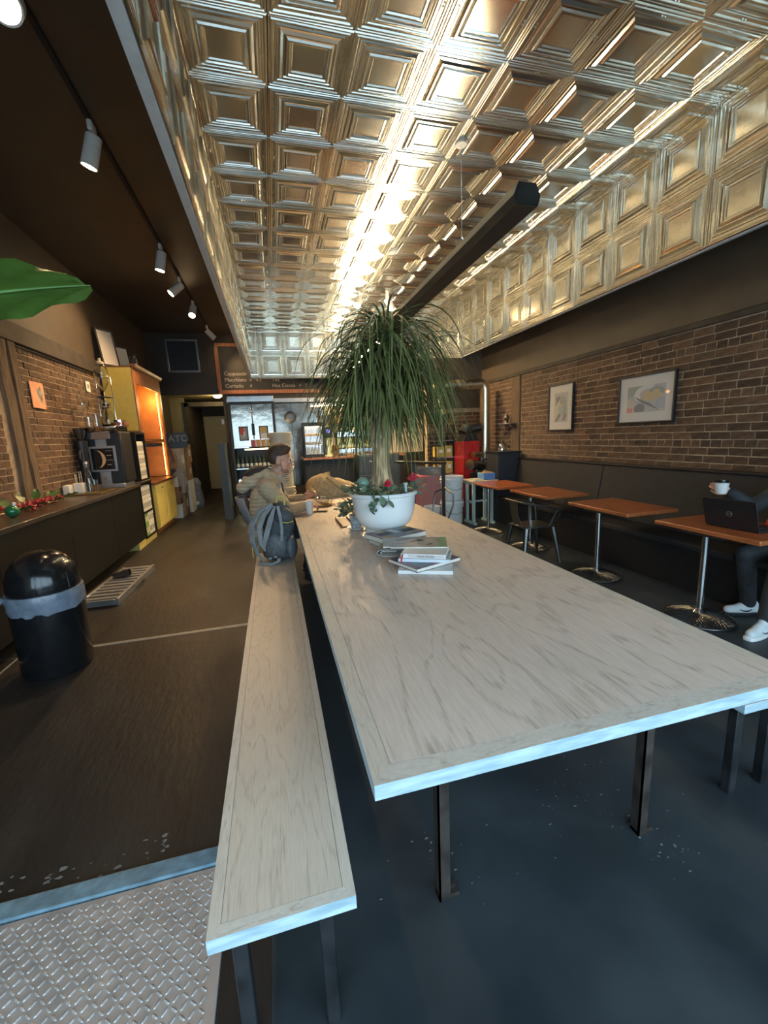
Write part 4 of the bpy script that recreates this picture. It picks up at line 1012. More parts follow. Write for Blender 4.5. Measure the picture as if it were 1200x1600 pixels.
MB().box((XL + 0.085, 8.075, 1.66), (UX - 0.005, 9.72, 1.70)).build('shelf', M['wood_orange'], ht)
lw = MB(); pts = [(UX - 0.03, 9.60, 0.98 + i * 0.04) for i in range(17)] + [(UX - 0.03, 9.60, 1.72 + i * 0.04) for i in range(23)]
lw.tube(pts, 0.003, 5).build('light_cord', M['wood_orange'], ht)
lme = MB().ell((0, 0, 0), 0.0075, 6, 4).mesh('led_bulb', M['led'])
for p in pts: inst(lme, 'led_bulb', ht, (p[0] + 0.004, p[1] - 0.012, p[2]))
l = bpy.data.lights.new('hutch_glow', 'POINT'); l.energy = 6; l.color = (1.0, 0.45, 0.10); l.shadow_soft_size = 0.05
lo = bpy.data.objects.new('hutch_glow', l); COL.objects.link(lo); lo.parent = ht; lo.location = (UX - 0.12, 9.5, 2.45)
# plates standing on the hutch shelf, row of mugs below
pr = thing('plate', 'cream plate on edge on the hutch shelf, first from the near end', 'plate', (-2.38, 8.25, 1.70), 0, 'plates on the hutch shelf')
MB().lathe([(0, -0.008), (0.07, -0.008), (0.115, 0.006), (0.12, 0.01), (0.11, 0.01), (0.07, -0.002), (0, -0.002)], n=24, T=Matrix.Translation((0, 0, 0.12)) @ Matrix.Rotation(radians(82), 4, 'X')).build('dish', M['ceramic'], pr)
for i in range(1, 6): copy_tree(pr, (-2.38, 8.25 + i * 0.09, 1.70), label='cream plate on edge on the hutch shelf, %s from the near end' % ORD[i])
vb = MB().lathe([(0, 0), (0.035, 0), (0.04, 0.12), (0.03, 0.2), (0.012, 0.26), (0.014, 0.42), (0, 0.43)], n=16).build('bottle', M['wood_dark'], loc=(-2.38, 9.0, 1.70)); tag(vb, 'slim dark bottle behind the plates on the lit hutch shelf', 'bottle')
mp_ = thing('mug', 'mug hanging under the lit hutch shelf, first from the near end', 'mug', (-2.21, 8.30, 1.56), 0, 'mugs hanging under the hutch shelf')
MB().lathe([(0, 0), (0.03, 0), (0.034, 0.065), (0.031, 0.065), (0.027, 0.005), (0, 0.005)], n=14).build('body', M['gunmetal'], mp_)
MB().tube([(0.032, 0, 0.055), (0.055, 0, 0.05), (0.055, 0, 0.02), (0.031, 0, 0.012)], 0.005, 6).build('handle', M['gunmetal'], mp_)
MB().tube([(0.045, 0, 0.052), (0.045, 0, 0.10)], 0.003, 5).build('hook', M['brass'], mp_)
for i in range(1, 8): copy_tree(mp_, (-2.21, 8.30 + i * 0.17, 1.56), label='mug hanging under the lit hutch shelf, %s from the near end' % ORD[i])
# frames leaning on top
def lean_frame(label, y, h, w, x):
    f = thing('leaning_frame', label, 'frame', (x, y, 2.887))
    f.rotation_euler = (radians(-8), 0, radians(62))
    MB().box((-w / 2, 0, 0), (w / 2, 0.022, 0.03)).box((-w / 2, 0, h - 0.03), (w / 2, 0.022, h)).box((-w / 2, 0, 0.03), (-w / 2 + 0.03, 0.022, h - 0.03)).box((w / 2 - 0.03, 0, 0.03), (w / 2, 0.022, h - 0.03)).build('frame', M['black'], f)
    MB().box((-w / 2 + 0.03, 0.004, 0.03), (w / 2 - 0.03, 0.018, h - 0.03)).build('picture', M['mat_board'], f)
lean_frame('tallest black frame leaning on top of the yellow hutch', 8.12, 0.60, 0.34, -2.44)
lean_frame('middle-sized black frame leaning behind the tallest on the hutch', 8.55, 0.42, 0.34, -2.38)
lean_frame('smallest black frame leaning last in line on the hutch', 8.95, 0.34, 0.30, -2.33)
ow = thing('owl_figurine', 'small black figurine on the front corner of the hutch top', 'figurine', (-2.17, 8.3, 2.92))
MB().lathe([(0, 0), (0.035, 0), (0.05, 0.05), (0.04, 0.10), (0.05, 0.13), (0.035, 0.17), (0, 0.18)], n=14).build('body', M['black'], ow)
for s in (-1, 1): MB().caps((s * 0.03, 0, 0.16), 0.012, (s * 0.04, 0, 0.2), 0.004, 8).build('ear', M['black'], ow)

# ------------------------------------------------------------------ boxes beyond the hutch
def carton_box(label, x0, x1, y0, y1, z0, z1, mat, rz=0.0):
    c = thing('cardboard_box', label, 'box', ((x0 + x1) / 2, (y0 + y1) / 2, z0), rz)
    w, d, h = (x1 - x0) / 2, (y1 - y0) / 2, z1 - z0
    MB().box((-w, -d, 0), (w, d, h)).build('carton', mat, c, bevel=0.006)
    MB().box((-0.025, -d - 0.001, h - 0.09), (0.025, d + 0.001, h + 0.001)).build('tape', M['card_pale'], c)
    MB().box((w, -d * 0.5, h * 0.35), (w + 0.001, d * 0.3, h * 0.7)).build('label_sticker', M['paper'], c)
    return c
Z0 = 0.006
carton_box('low white box on the floor against the hutch end', -2.55, -2.0, 9.78, 10.02, Z0, 0.30, M['paper'])
carton_box('brown box stacked on the low white box beside the hutch', -2.58, -2.02, 9.78, 10.02, 0.301, 0.68, M['card_brown'])
carton_box('small white box stacked by the hutch wooden top', -2.5, -2.03, 9.79, 10.01, 0.681, 0.90, M['paper'])
carton_box('tall red-brown box on the floor, second in the box pile', -2.5, -1.98, 10.06, 10.47, Z0, 0.52, M['card_brown'])
carton_box('pale box leaning over the red-brown one in the pile', -2.5, -1.96, 10.06, 10.48, 0.521, 0.98, M['card_pale'], 0.03)
carton_box('narrow tall pale box on top in the middle of the pile', -2.3, -1.96, 10.10, 10.44, 0.981, 1.50, M['card_pale'], -0.04)
carton_box('grey-white box at floor level, third along the pile', -2.5, -1.92, 10.5, 11.0, Z0, 0.75, M['paper'])
carton_box('brown box on the grey-white box at the pile end', -2.46, -1.92, 10.52, 10.98, 0.751, 1.15, M['card_brown'], 0.03)
carton_box('highest brown box at the far end of the pile', -2.44, -1.90, 10.55, 10.97, 1.151, 1.58, M['card_brown'], -0.02)
bgx = thing('paper_bag', 'grey plastic sack slumped on the floor at the end of the boxes', 'bag', (-1.98, 11.35, Z0))
MB().lathe([(0, 0), (0.17, 0), (0.2, 0.08), (0.18, 0.3), (0.14, 0.5), (0.17, 0.6), (0.1, 0.72), (0.03, 0.74), (0, 0.7)], n=11).build('sack', M['liner'], bgx, angle=60)
MB().box((-0.09, -0.20, 0.08), (0.09, -0.165, 0.16)).build('white_label', M['paper'], bgx)
tb2 = thing('tote_bag', 'brown leather bag with dark flap sitting on the boxes beside the hutch', 'bag', (-2.25, 9.92, 0.901))
MB().ell((0, 0, 0.33), (0.24, 0.13, 0.33), 18, 10).build('body', M['card_brown'], tb2)
MB().ribbon([(-0.2, -0.10, 0.35), (-0.15, -0.12, 0.6), (0, -0.06, 0.72), (0.15, -0.10, 0.6), (0.22, -0.11, 0.3)], (0, 1, 0), 0.05, 0.01).build('strap', M['wood_dark'], tb2)
MB().box((-0.18, -0.14, 0.1), (0.2, -0.11, 0.17)).build('buckle_strap', M['black'], tb2)
sg = thing('painted_sign', 'dark painted sign lettered ATO standing on top of the bag and boxes', 'sign', (-2.05, 10.3, 1.505), radians(4))
MB().box((-0.22, -0.012, 0), (0.21, 0.012, 0.33)).build('board', M['slate'], sg, bevel=0.003)
text('lettering', 'ATO', 0.20, M['chalk'], sg, (-0.17, -0.0135, 0.14), (pi / 2, 0, 0))

# ------------------------------------------------------------------ header: vent and chalkboard
vt = thing('ceiling_vent', 'square black return-air vent with chrome frame high on the back wall', 'vent', (-1.88, YB, 3.64))
MB().box((-0.36, -0.03, -0.38), (0.36, 0, -0.33)).box((-0.36, -0.03, 0.33), (0.36, 0, 0.38)).box((-0.36, -0.03, -0.33), (-0.31, 0, 0.33)).box((0.31, -0.03, -0.33), (0.36, 0, 0.33)).build('frame', M['steel'], vt, bevel=0.005)
MB().box((-0.31, -0.006, -0.33), (0.31, 0, 0.33)).build('backing', M['black'], vt)
for i in range(13): MB().box((-0.31, -0.022, -0.31 + i * 0.048), (0.31, -0.012, -0.31 + i * 0.048 + 0.016)).build('louver', M['black'], vt)
cb = thing('chalkboard_menu', 'long chalkboard coffee menu in an orange wooden frame above the counter', 'menu', (0, YB, 0))
bx0, bx1, bz0, bz1 = -1.08, 2.3, 2.84, 3.86
MB().box((bx0, -0.02, bz0), (bx1, 0, bz1)).build('slate', M['chalkboard'], cb)
for (a, b) in (((bx0 - 0.07, -0.04, bz0 - 0.09), (bx1 + 0.07, 0, bz0)), ((bx0 - 0.07, -0.04, bz1), (bx1 + 0.07, 0, bz1 + 0.08)), ((bx0 - 0.09, -0.04, bz0), (bx0, 0, bz1)), ((bx1, -0.04, bz0), (bx1 + 0.09, 0, bz1))):
    MB().box(a, b).build('frame_rail', M['wood_orange'], cb, bevel=0.006)
for k, (a, b) in enumerate([('Cappuccino', '4.5'), ('Macchiato', '4   4.5'), ('Cortado', '4')]):
    z = 2.90 + (2 - k) * 0.145
    text('chalk_lettering', a, 0.125, M['chalk'], cb, (-1.0, -0.0215, z), (pi / 2, 0, 0)); text('chalk_lettering', b, 0.115, M['chalk'], cb, (-0.42, -0.0215, z), (pi / 2, 0, 0))
for k, (a, b) in enumerate([('Tea', ''), ('Hot Cocoa', '4   5')]):
    z = 2.90 + (1 - k) * 0.145
    text('chalk_lettering', a, 0.125, M['chalk'], cb, (0.12, -0.0215, z), (pi / 2, 0, 0))
    if b: text('chalk_lettering', b, 0.115, M['chalk'], cb, (0.78, -0.0215, z), (pi / 2, 0, 0))

# ================================================================== BACK: coolers, counter, roasting corner
# slate end panel of the service zone
ep = box('end_panel', (-1.07, 9.05, 0.006), (-0.93, 9.85, 1.57), M['slate'], bevel=0.004)
tag(ep, 'dark blue-grey half-height end panel beside the open drinks cooler', 'panel')

fr = thing('drinks_cooler', 'open lit drinks cooler with stainless upper doors behind the seated man', 'cooler', (-0.37, 9.60, 0.006))
MB().box((-0.47, -0.02, 0.40), (-0.43, 0.6, 2.40)).build('side_panel', M['black'], fr)
MB().box((0.43, -0.02, 0.40), (0.47, 0.6, 2.40)).build('side_panel', M['black'], fr)
MB().box((-0.43, 0.55, 0.40), (0.43, 0.6, 1.45)).build('back_panel', M['black'], fr)
MB().box((-0.47, -0.04, 2.40), (0.47, 0.6, 2.52)).build('top_panel', M['steel'], fr, bevel=0.006)
for s in (0, 1):
    d_ = MB().box((-0.428 + s * 0.43, -0.01, 1.46), (-0.004 + s * 0.43, 0.03, 2.36)).build('door', M['steel_wavy'], fr, bevel=0.008)
    MB().box((-0.03 + s * 0.04, -0.035, 1.70), (-0.012 + s * 0.04, -0.01, 1.95)).build('handle', M['black'], d_)
MB().box((-0.43, -0.03, 2.36), (0.43, 0.0, 2.40)).build('door_rail', M['black'], fr)
for k, z in enumerate((0.62, 0.98, 1.44)):
    MB().box((-0.43, 0.02, z), (0.43, 0.55, z + 0.02)).build('shelf', M['steel'], fr)
MB().box((-0.43, -0.02, 0.40), (0.43, 0.5, 0.60)).build('deck', M['black'], fr)
MB().tube([(-0.22, 0.03, 1.405), (0.30, 0.03, 1.405)], 0.013, 8).build('light_tube', M['tube_light'], fr)
sc = MB().box((-0.40, -0.02, 0.625), (-0.16, 0.0, 0.76)).build('price_screen', M['screen'], fr)
for z in (0.07, 0.18, 0.29): MB().box((-0.46, -0.02, z), (0.46, 0.0, z + 0.055)).build('slat', M['wood_pale'], fr)
for s in (-0.45, 0.42): MB().box((s, 0.0, 0), (s + 0.03, 0.55, 0.40)).build('foot', M['black'], fr)
bt = thing('drink_bottle', 'x', 'bottle', (-0.76, 9.72, 1.006), 0, 'drink bottles on the cooler upper shelf')
MB().lathe([(0, 0), (0.034, 0), (0.036, 0.12), (0.03, 0.17), (0.014, 0.22), (0.014, 0.27), (0, 0.275)], n=12).build('body', mk('bottle_green', (0.05, 0.08, 0.06), 0.15, var=0.3), bt)
MB().lathe([(0.0365, 0.03), (0.0365, 0.10)], n=12).build('paper_label', M['paper'], bt)
bt['label'] = 'dark drink bottle on the upper cooler shelf, first from the left'
for i in range(1, 9): copy_tree(bt, (-0.76 + i * 0.092, 9.72, 1.006), label='dark drink bottle on the upper cooler shelf, %s from the left' % ORD[i])
jr = thing('yogurt_jar', 'small glass jar on the lower cooler shelf, first from the left', 'jar', (-0.76, 9.72, 0.646), 0, 'jars on the cooler lower shelf')
MB().lathe([(0, 0), (0.035, 0), (0.04, 0.02), (0.04, 0.10), (0.03, 0.12), (0, 0.12)], n=12).build('body', M['amber_glass'], jr)
MB().lathe([(0, 0.12), (0.033, 0.12), (0.033, 0.14), (0, 0.14)], n=12).build('lid', M['chrome'], jr)
for i in range(1, 9): copy_tree(jr, (-0.76 + i * 0.092, 9.72, 0.646 + 0.0), label='small glass jar on the lower cooler shelf, %s from the left' % ORD[i])
def hung_frame(label, x, y, z0, z1, w, shapes):
    f = thing('framed_photo', label, 'picture', (x, y, (z0 + z1) / 2)); h = (z1 - z0) / 2; w = w / 2
    MB().box((-w, -0.02, -h), (w, 0, -h + 0.02)).box((-w, -0.02, h - 0.02), (w, 0, h)).box((-w, -0.02, -h), (-w + 0.02, 0, h)).box((w - 0.02, -0.02, -h), (w, 0, h)).build('frame', M['black'], f)
    p = MB().box((-w + 0.02, -0.008, -h + 0.02), (w - 0.02, 0, h - 0.02)).build('photo', A['grey'], f)
    for q, (pp, m) in enumerate(shapes): MB().add([(u * (w - 0.022), -0.0085 - q * 0.0002, v * (h - 0.022)) for u, v in pp], [tuple(range(len(pp)))]).build('printed_shape', m, p, angle=0)
hung_frame('small dark framed picture with red shapes on the left cooler door', -0.575, 9.588, 1.60, 1.90, 0.19, [([(-1, -0.2), (0, -0.2), (0, 1), (-1, 1)], A['red']), ([(-0.1, -0.5), (0.5, -0.5), (0.5, 0.3), (-0.1, 0.3)], A['pale'])])
hung_frame('small dark framed picture in browns on the right cooler door', -0.16, 9.588, 1.60, 1.90, 0.19, [([(-1, 0), (1, 0.3), (1, 1), (-1, 1)], A['ochre']), ([(-1, -1), (0.8, -1), (0.8, 0.0), (-1, -0.2)], A['pale'])])
jcol = [(0.36, 0.06, 0.03), (0.52, 0.24, 0.06), (0.42, 0.20, 0.05), (0.40, 0.30, 0.08), (0.36, 0.33, 0.10)]
for i, c in enumerate(jcol):
    t = thing('tea_tin', '%s tea tin in the row before the cooler doors' % ('red', 'bright orange', 'brown-orange', 'ochre', 'olive-yellow')[i], 'tin', (-0.395 + i * 0.105, 9.66, 1.466), 0, 'row of tea tins on the cooler ledge')
    MB().box((-0.047, -0.046, 0), (0.047, 0.03, 0.15)).build('tin', mk('tin_paint', c, 0.4, var=0.1), t, bevel=0.006)
    MB().box((-0.044, -0.044, 0.15), (0.044, 0.028, 0.163)).build('lid', M['steel'], t)
# move the tins in front of the doors: ledge bracket they stand on belongs to the cooler
MB().box((-0.12, -0.09, 1.44), (0.43, 0.02, 1.455)).build('ledge', M['black'], fr)
for o in list(bpy.data.objects):
    if o.name.startswith('tea_tin'): o.location.y = 9.555; o.location.z = 1.4615

# tall stack of white buckets behind the man
bk = thing('bucket', 'white lidded bucket, topmost of the tall stack behind the man', 'bucket', (0.12, 6.85, 1.278), 0, 'tall stack of buckets behind the man')
def bucket_parts(root, h, r, mat, lid=True, handle=True):
    MB().lathe([(0, 0), (r * 0.88, 0), (r * 0.89, 0.01), (r * 0.95, h * 0.70), (r * 1.03, h * 0.70), (r * 1.03, h * 0.735), (r * 0.955, h * 0.735), (r * 0.97, h * 0.82), (r * 1.06, h * 0.82), (r * 1.06, h * 0.86), (r * 0.98, h * 0.86), (r, h * 0.97), (r * 0.97, h * 0.97), (r * 0.86, 0.012), (0, 0.012)], n=32).build('body', mat, root)
    if lid: MB().lathe([(r * 1.0, h * 0.93), (r * 1.07, h * 0.93), (r * 1.07, h * 0.985), (r * 1.0, h), (r * 0.9, h * 0.992), (0, h * 0.992)], n=32).build('lid', mat, root)
    if handle: MB().tube([(r * 1.06 * cos(a), -abs(r * 1.06 * sin(a)) - 0.004, h * 0.80 - 0.36 * h * sin(a)) for a in [pi * i / 14 for i in range(15)]], 0.003, 5).build('handle', M['steel'], root)
bucket_parts(bk, 0.42, 0.17, M['plastic_cream'])
copy_tree(bk, (0.12, 6.85, 0.855), label='white bucket with printed text, second from the top behind the man')
copy_tree(bk, (0.12, 6.85, 0.4315), label='white bucket, third down in the stack behind the man')
copy_tree(bk, (0.12, 6.85, 0.008), label='white bucket, bottom of the tall stack behind the man')
tx = [o for o in bpy.data.objects if o.get('label', '').startswith('white bucket with printed')][0]
for k in range(6): MB().box((0.0 + (k % 2) * 0.01, -0.158, 0.22 - k * 0.03), (0.09 - (k % 3) * 0.015, -0.154, 0.232 - k * 0.03)).build('print_line', M['art_grey'], tx)

# service counter with wooden top
sc_ = thing('service_counter', 'long dark service counter with a wooden top at the back of the cafe', 'counter', (0, 9.4, 0.0))
for i in range(3): MB().box((0.66 + i * 0.75, 0.0, 0.006), (1.405 + i * 0.75, 0.03, 1.12)).build('front_panel', M['slate_dark'], sc_)
MB().box((0.66, 0.03, 0.006), (2.9, 0.7, 1.12)).build('carcass', M['black'], sc_)
MB().box((0.62, -0.10, 1.12), (2.95, 0.75, 1.17)).build('countertop', M['wood_orange'], sc_, bevel=0.006)
dc = thing('pastry_case', 'small lit glass pastry case on the service counter', 'display case', (0.885, 9.62, 1.17))
MB().box((-0.22, -0.25, 0), (0.22, 0.25, 0.07)).build('base', M['black'], dc)
MB().box((-0.22, -0.25, 0.68), (0.22, 0.25, 0.76)).build('top', M['black'], dc)
for sx in (-0.22, 0.19):
    for sy in (-0.25, 0.22): MB().box((sx, sy, 0.07), (sx + 0.03, sy + 0.03, 0.68)).build('corner_post', M['black'], dc)
for z in (0.27, 0.46): MB().box((-0.19, -0.22, z), (0.19, 0.22, z + 0.01)).build('wire_shelf', M['steel'], dc)
MB().box((-0.19, -0.248, 0.07), (0.19, -0.244, 0.68)).build('front_glass', M['pic_glass'], dc)
MB().box((-0.19, 0.2, 0.07), (0.19, 0.22, 0.68)).build('back_panel', M['steel'], dc)
MB().box((-0.15, -0.1, 0.665), (0.15, 0.0, 0.679)).build('light_strip', M['led_warm'], dc)
cro = thing('croissant', 'golden pastry on the top wire shelf of the pastry case, first from left', 'pastry', (0.745, 9.56, 1.641), 0, 'pastries in the lit case')
MB().tube([(0.05 * cos(a), 0.05 * sin(a) - 0.02, 0.027) for a in [pi * i / 10 for i in range(11)]], [0.008, 0.014, 0.02, 0.024, 0.027, 0.028, 0.027, 0.024, 0.02, 0.014, 0.008], 8).build('crust', M['bread'], cro)
for i in range(1, 3): copy_tree(cro, (0.745 + i * 0.13, 9.56, 1.641), label='golden pastry on the top wire shelf of the pastry case, %s from left' % ORD[i])
for i in range(3): copy_tree(cro, (0.745 + i * 0.13, 9.56, 1.451), label='golden pastry on the middle shelf of the pastry case, %s from left' % ORD[i])
mkb = thing('milk_bottle', 'white bottle at the bottom of the pastry case, first from left', 'bottle', (0.76, 9.55, 1.241), 0, 'white bottles in the pastry case')
MB().lathe([(0, 0), (0.025, 0), (0.027, 0.09), (0.012, 0.13), (0.012, 0.16), (0, 0.165)], n=12).build('body', M['white'], mkb)
for i in range(1, 4): copy_tree(mkb, (0.76 + i * 0.08, 9.55, 1.241), label='white bottle at the bottom of the pastry case, %s from left' % ORD[i])
gx = thing('bean_grinder', 'black coffee grinder with a glowing blue display beside the pastry case', 'grinder', (1.21, 9.60, 1.17))
MB().box((-0.09, -0.13, 0), (0.09, 0.13, 0.05)).box((-0.03, -0.02, 0.05), (0.05, 0.1, 0.42)).build('stand', M['brass'], gx, bevel=0.006)
MB().box((-0.10, -0.14, 0.42), (0.10, 0.14, 0.66)).build('head', M['black'], gx, bevel=0.02)
MB().box((-0.03, -0.146, 0.52), (0.035, -0.14, 0.60)).build('display', M['led_blue'], gx)
MB().lathe([(0.04, 0.66), (0.09, 0.76), (0.09, 0.92), (0.085, 0.92), (0.035, 0.66)], n=18).build('hopper', M['glass'], gx)
es = thing('espresso_machine', 'chrome and brass espresso machine on the service counter behind the plant', 'coffee machine', (1.85, 9.72, 1.17))
MB().box((-0.42, -0.22, 0.06), (0.42, 0.25, 0.16)).build('drip_base', M['steel'], es, bevel=0.01)
MB().box((-0.42, -0.02, 0.16), (0.42, 0.25, 0.48)).build('body', M['brass'], es, bevel=0.02)
MB().box((-0.45, -0.20, 0.40), (0.45, 0.27, 0.56)).build('upper_body', M['chrome'], es, bevel=0.03)
for x in (-0.3, 0.3):
    for y in (-0.15, 0.18): MB().cyl((x, y, 0), (x, y, 0.06), 0.03, n=12).build('foot', M['chrome'], es)
for x in (-0.25, 0, 0.25):
    g_ = MB().cyl((x, -0.12, 0.30), (x, -0.12, 0.40), 0.045, n=16).build('group_head', M['brass'], es)
    MB().tube([(x, -0.12, 0.28), (x, -0.22, 0.27), (x, -0.32, 0.26)], [0.035, 0.015, 0.014], 8).build('portafilter', M['wood_dark'], g_)
MB().box((-0.40, -0.15, 0.56), (0.40, 0.22, 0.575)).build('cup_rail', M['brass'], es)
cp = thing('espresso_cup', 'white cup on top of the espresso machine, first from left', 'cup', (1.55, 9.72, 1.746), 0, 'cups on the espresso machine')
MB().lathe([(0, 0), (0.025, 0), (0.036, 0.06), (0.033, 0.06), (0.022, 0.005), (0, 0.005)], n=14).build('bowl', M['ceramic'], cp)
MB().tube([(0.033, 0, 0.05), (0.05, 0, 0.045), (0.05, 0, 0.025), (0.03, 0, 0.018)], 0.004, 6).build('handle', M['ceramic'], cp)
for i in range(1, 7): copy_tree(cp, (1.55 + i * 0.1, 9.72, 1.746), label='white cup on top of the espresso machine, %s from left' % ORD[i])
jar_l = ('left', 'middle', 'right')
for i in range(3):
    t = thing('glass_canister', 'amber coffee bean canister on the counter between grinder and machine, %s one' % jar_l[i], 'jar', (1.36 + (i - 1) * 0.005, 9.36 + i * 0.13, 1.17), 0, 'bean canisters on the counter')
    MB().lathe([(0, 0), (0.055, 0), (0.06, 0.02), (0.06, 0.20), (0.05, 0.22), (0, 0.22)], n=16).build('jar', M['amber_glass'], t)
    MB().lathe([(0, 0.22), (0.053, 0.22), (0.053, 0.25), (0, 0.255)], n=16).build('lid', M['brass'], t)

# back wall lining behind the counter: steel panels and a lit tiled strip
for i in range(3):
    pnl = MB().box((0.12 + i * 0.42, YB - 0.02, 0.4), (0.53 + i * 0.42, YB, 2.50)).build('wall_panel', M['steel_wavy'], wall_b)
MB().box((1.38, YB - 0.015, 1.1), (4.1, YB, 2.50)).build('wall_panel', M['plastic_cream'], wall_b)
MB().box((-1.0, YB - 0.10, 2.52), (4.1, YB, 2.62)).build('light_rail', M['silver'], wall_b)
wsh = thing('wall_light', 'glowing strip light on the back wall above the service counter', 'lamp', (2.0, YB - 0.10, 2.42))
MB().box((-0.98, -0.03, 0.0), (0.98, 0.0, 0.05)).build('housing', M['steel'], wsh)
MB().box((-0.96, -0.028, -0.012), (0.96, -0.004, 0.0)).build('strip', mk('strip_light', (1, 0.9, 0.6), 0.4, emis=(1.0, 0.80, 0.45), estr=14.0), wsh)
MB().box((-0.98, 0.0, 0.01), (0.98, 0.085, 0.04)).build('bracket', M['steel'], wsh)
bs = thing('back_shelf', 'long wooden shelf on the back wall under the strip light', 'shelf', (2.05, YB - 0.17, 1.96))
MB().box((-0.90, -0.12, 0), (0.90, 0.15, 0.03)).build('board', M['wood_orange'], bs)
for x in (-0.7, 0, 0.7): MB().box((x - 0.01, -0.08, -0.12), (x + 0.01, 0.15, 0)).build('bracket', M['steel'], bs)
sb_ = thing('shelf_bottle', 'syrup bottle on the long back shelf, first from left', 'bottle', (1.25, YB - 0.19, 1.991), 0, 'syrup bottles on the back shelf')
MB().lathe([(0, 0), (0.035, 0), (0.036, 0.15), (0.013, 0.20), (0.013, 0.26), (0, 0.262)], n=12).build('body', M['amber_glass'], sb_)
MB().lathe([(0, 0.262), (0.016, 0.262), (0.016, 0.29), (0, 0.292)], n=10).build('cap', M['black'], sb_)
for i in range(1, 10): copy_tree(sb_, (1.25 + i * 0.165, YB - 0.19, 1.991), label='syrup bottle on the long back shelf, %s from left' % ORD[i])
ck = thing('round_plaque', 'round dark metal plaque hanging on the steel back wall panels', 'plaque', (0.50, YB - 0.025, 2.14))
MB().lathe([(0, 0.0), (0.145, 0.0), (0.15, 0.015), (0.14, 0.03), (0.12, 0.022), (0, 0.026)], n=32, T=Matrix.Rotation(pi / 2, 4, 'X')).build('disc', M['gunmetal'], ck)
MB().tube([(0.10 * cos(a), -0.03, 0.10 * sin(a)) for a in [2 * pi * i / 24 for i in range(25)]], 0.006, 6).build('rim_ring', M['gunmetal'], ck)

# slate drawer cabinet before the counter
sd = thing('slate_cabinet', 'dark slate drawer cabinet with pale label handles behind the plant pot', 'cabinet', (2.12, 8.62, 0.006))
MB().box((-0.44, -0.10, 0), (0.44, 0.35, 1.20)).build('carcass', M['slate'], sd, bevel=0.004)
for k in range(3):
    d_ = MB().box((-0.43, -0.122, 0.03 + k * 0.39), (0.43, -0.10, 0.40 + k * 0.39)).build('drawer', M['slate'], sd, bevel=0.004)
    MB().box((-0.22, -0.14, 0.27 + k * 0.39), (-0.08, -0.122, 0.30 + k * 0.39)).build('handle', M['silver'], d_)
MB().box((0.12, -0.124, 1.0), (0.17, -0.1225, 1.06)).build('paper_label', M['paper'], sd)

# ------------------------------------------------------------------ ducts, roaster, shelving
du = thing('exhaust_duct', 'shiny metal exhaust duct running down the brick corner and over to a hood', 'duct', (3.95, 7.40, 0))
MB().tube([(0, 0, 0.85), (0, 0, 2.36), (-0.03, 0, 2.44), (-0.10, 0, 2.47), (-0.9, 0.05, 2.43)], 0.095, 20).build('pipe', M['duct'], du)
for z in (1.3, 1.95): MB().lathe([(0.098, -0.015), (0.104, -0.01), (0.104, 0.01), (0.098, 0.015)], (0, 0, z), 20).build('joint_ring', M['duct'], du)
MB().tube([(-0.9, 0.05, 2.43), (-0.98, 0.05, 2.40), (-1.00, 0.05, 2.32), (-0.84, 0.05, 1.92)], 0.085, 18).build('elbow_pipe', M['brass'], du)
MB().lathe([(0.03, -0.22), (0.08, -0.18), (0.22, 0.0), (0.225, 0.015), (0.21, 0.015), (0.07, -0.165), (0, -0.18)], (-0.90, 0.05, 1.90), 24).build('hood', M['gunmetal'], du)
ro = thing('coffee_roaster', 'bright red coffee roaster with black chute in the brick corner', 'roaster', (3.60, 7.42, 0.006))
MB().prism([(-0.19, -0.20), (0.13, -0.20), (0.19, -0.12), (0.19, 0.22), (-0.19, 0.22)], Matrix.Translation((0, 0, 0.55)), 0.86).build('body', M['red'], ro, bevel=0.012)
MB().box((-0.17, -0.17, 0), (0.17, 0.2, 0.55)).build('base', M['red_dark'], ro, bevel=0.01)
MB().prism([(-0.15, 0), (0.15, 0), (0.10, 0.14), (-0.10, 0.14)], Matrix(((1, 0, 0, 0), (0, 0, 1, -0.16), (0, 1, 0, 1.41), (0, 0, 0, 1))), 0.3).build('hopper', M['black'], ro)
MB().cyl((-0.06, -0.05, 1.62), (0.22, -0.08, 1.66), 0.085, n=20).build('blower', M['gunmetal'], ro)
MB().cyl((-0.10, -0.05, 1.56), (-0.02, -0.05, 1.68), 0.11, n=20).build('motor', M['black'], ro)
for z in (1.28, 1.0, 0.75): MB().cyl((0.165, -0.165, z), (0.175, -0.18, z), 0.012, n=8).build('bolt', M['chrome'], ro)
rm = thing('red_machine', 'low dark red cooling machine standing behind the potted plant', 'machine', (2.80, 7.30, 0.006))
MB().box((-0.27, -0.22, 0.08), (0.27, 0.22, 0.84)).build('body', M['red_dark'], rm, bevel=0.03)
MB().lathe([(0, 0.84), (0.24, 0.84), (0.25, 0.86), (0.25, 0.95), (0.235, 0.95), (0.235, 0.87), (0, 0.87)], n=28).build('drum_tray', M['gunmetal'], rm)
for x in (-0.2, 0.2):
    for y in (-0.16, 0.16): MB().cyl((x, y, 0), (x, y, 0.08), 0.025, n=10).build('foot', M['black'], rm)
ys = thing('supply_shelf', 'metal supply rack with yellow bins against the corner bricks', 'rack', (3.22, 7.78, 0.006))
for z in (0.25, 0.78, 1.10, 1.42): MB().box((-0.20, -0.16, z), (0.20, 0.16, z + 0.02)).build('shelf', M['steel'], ys)
for x in (-0.19, 0.19):
    for y in (-0.15, 0.15): MB().box((x - 0.012, y - 0.012, 0), (x + 0.012, y + 0.012, 1.75)).build('post', M['steel_black'], ys)
MB().box((-0.20, -0.16, 1.62), (0.20, 0.16, 1.64)).build('shelf', M['gunmetal'], ys)
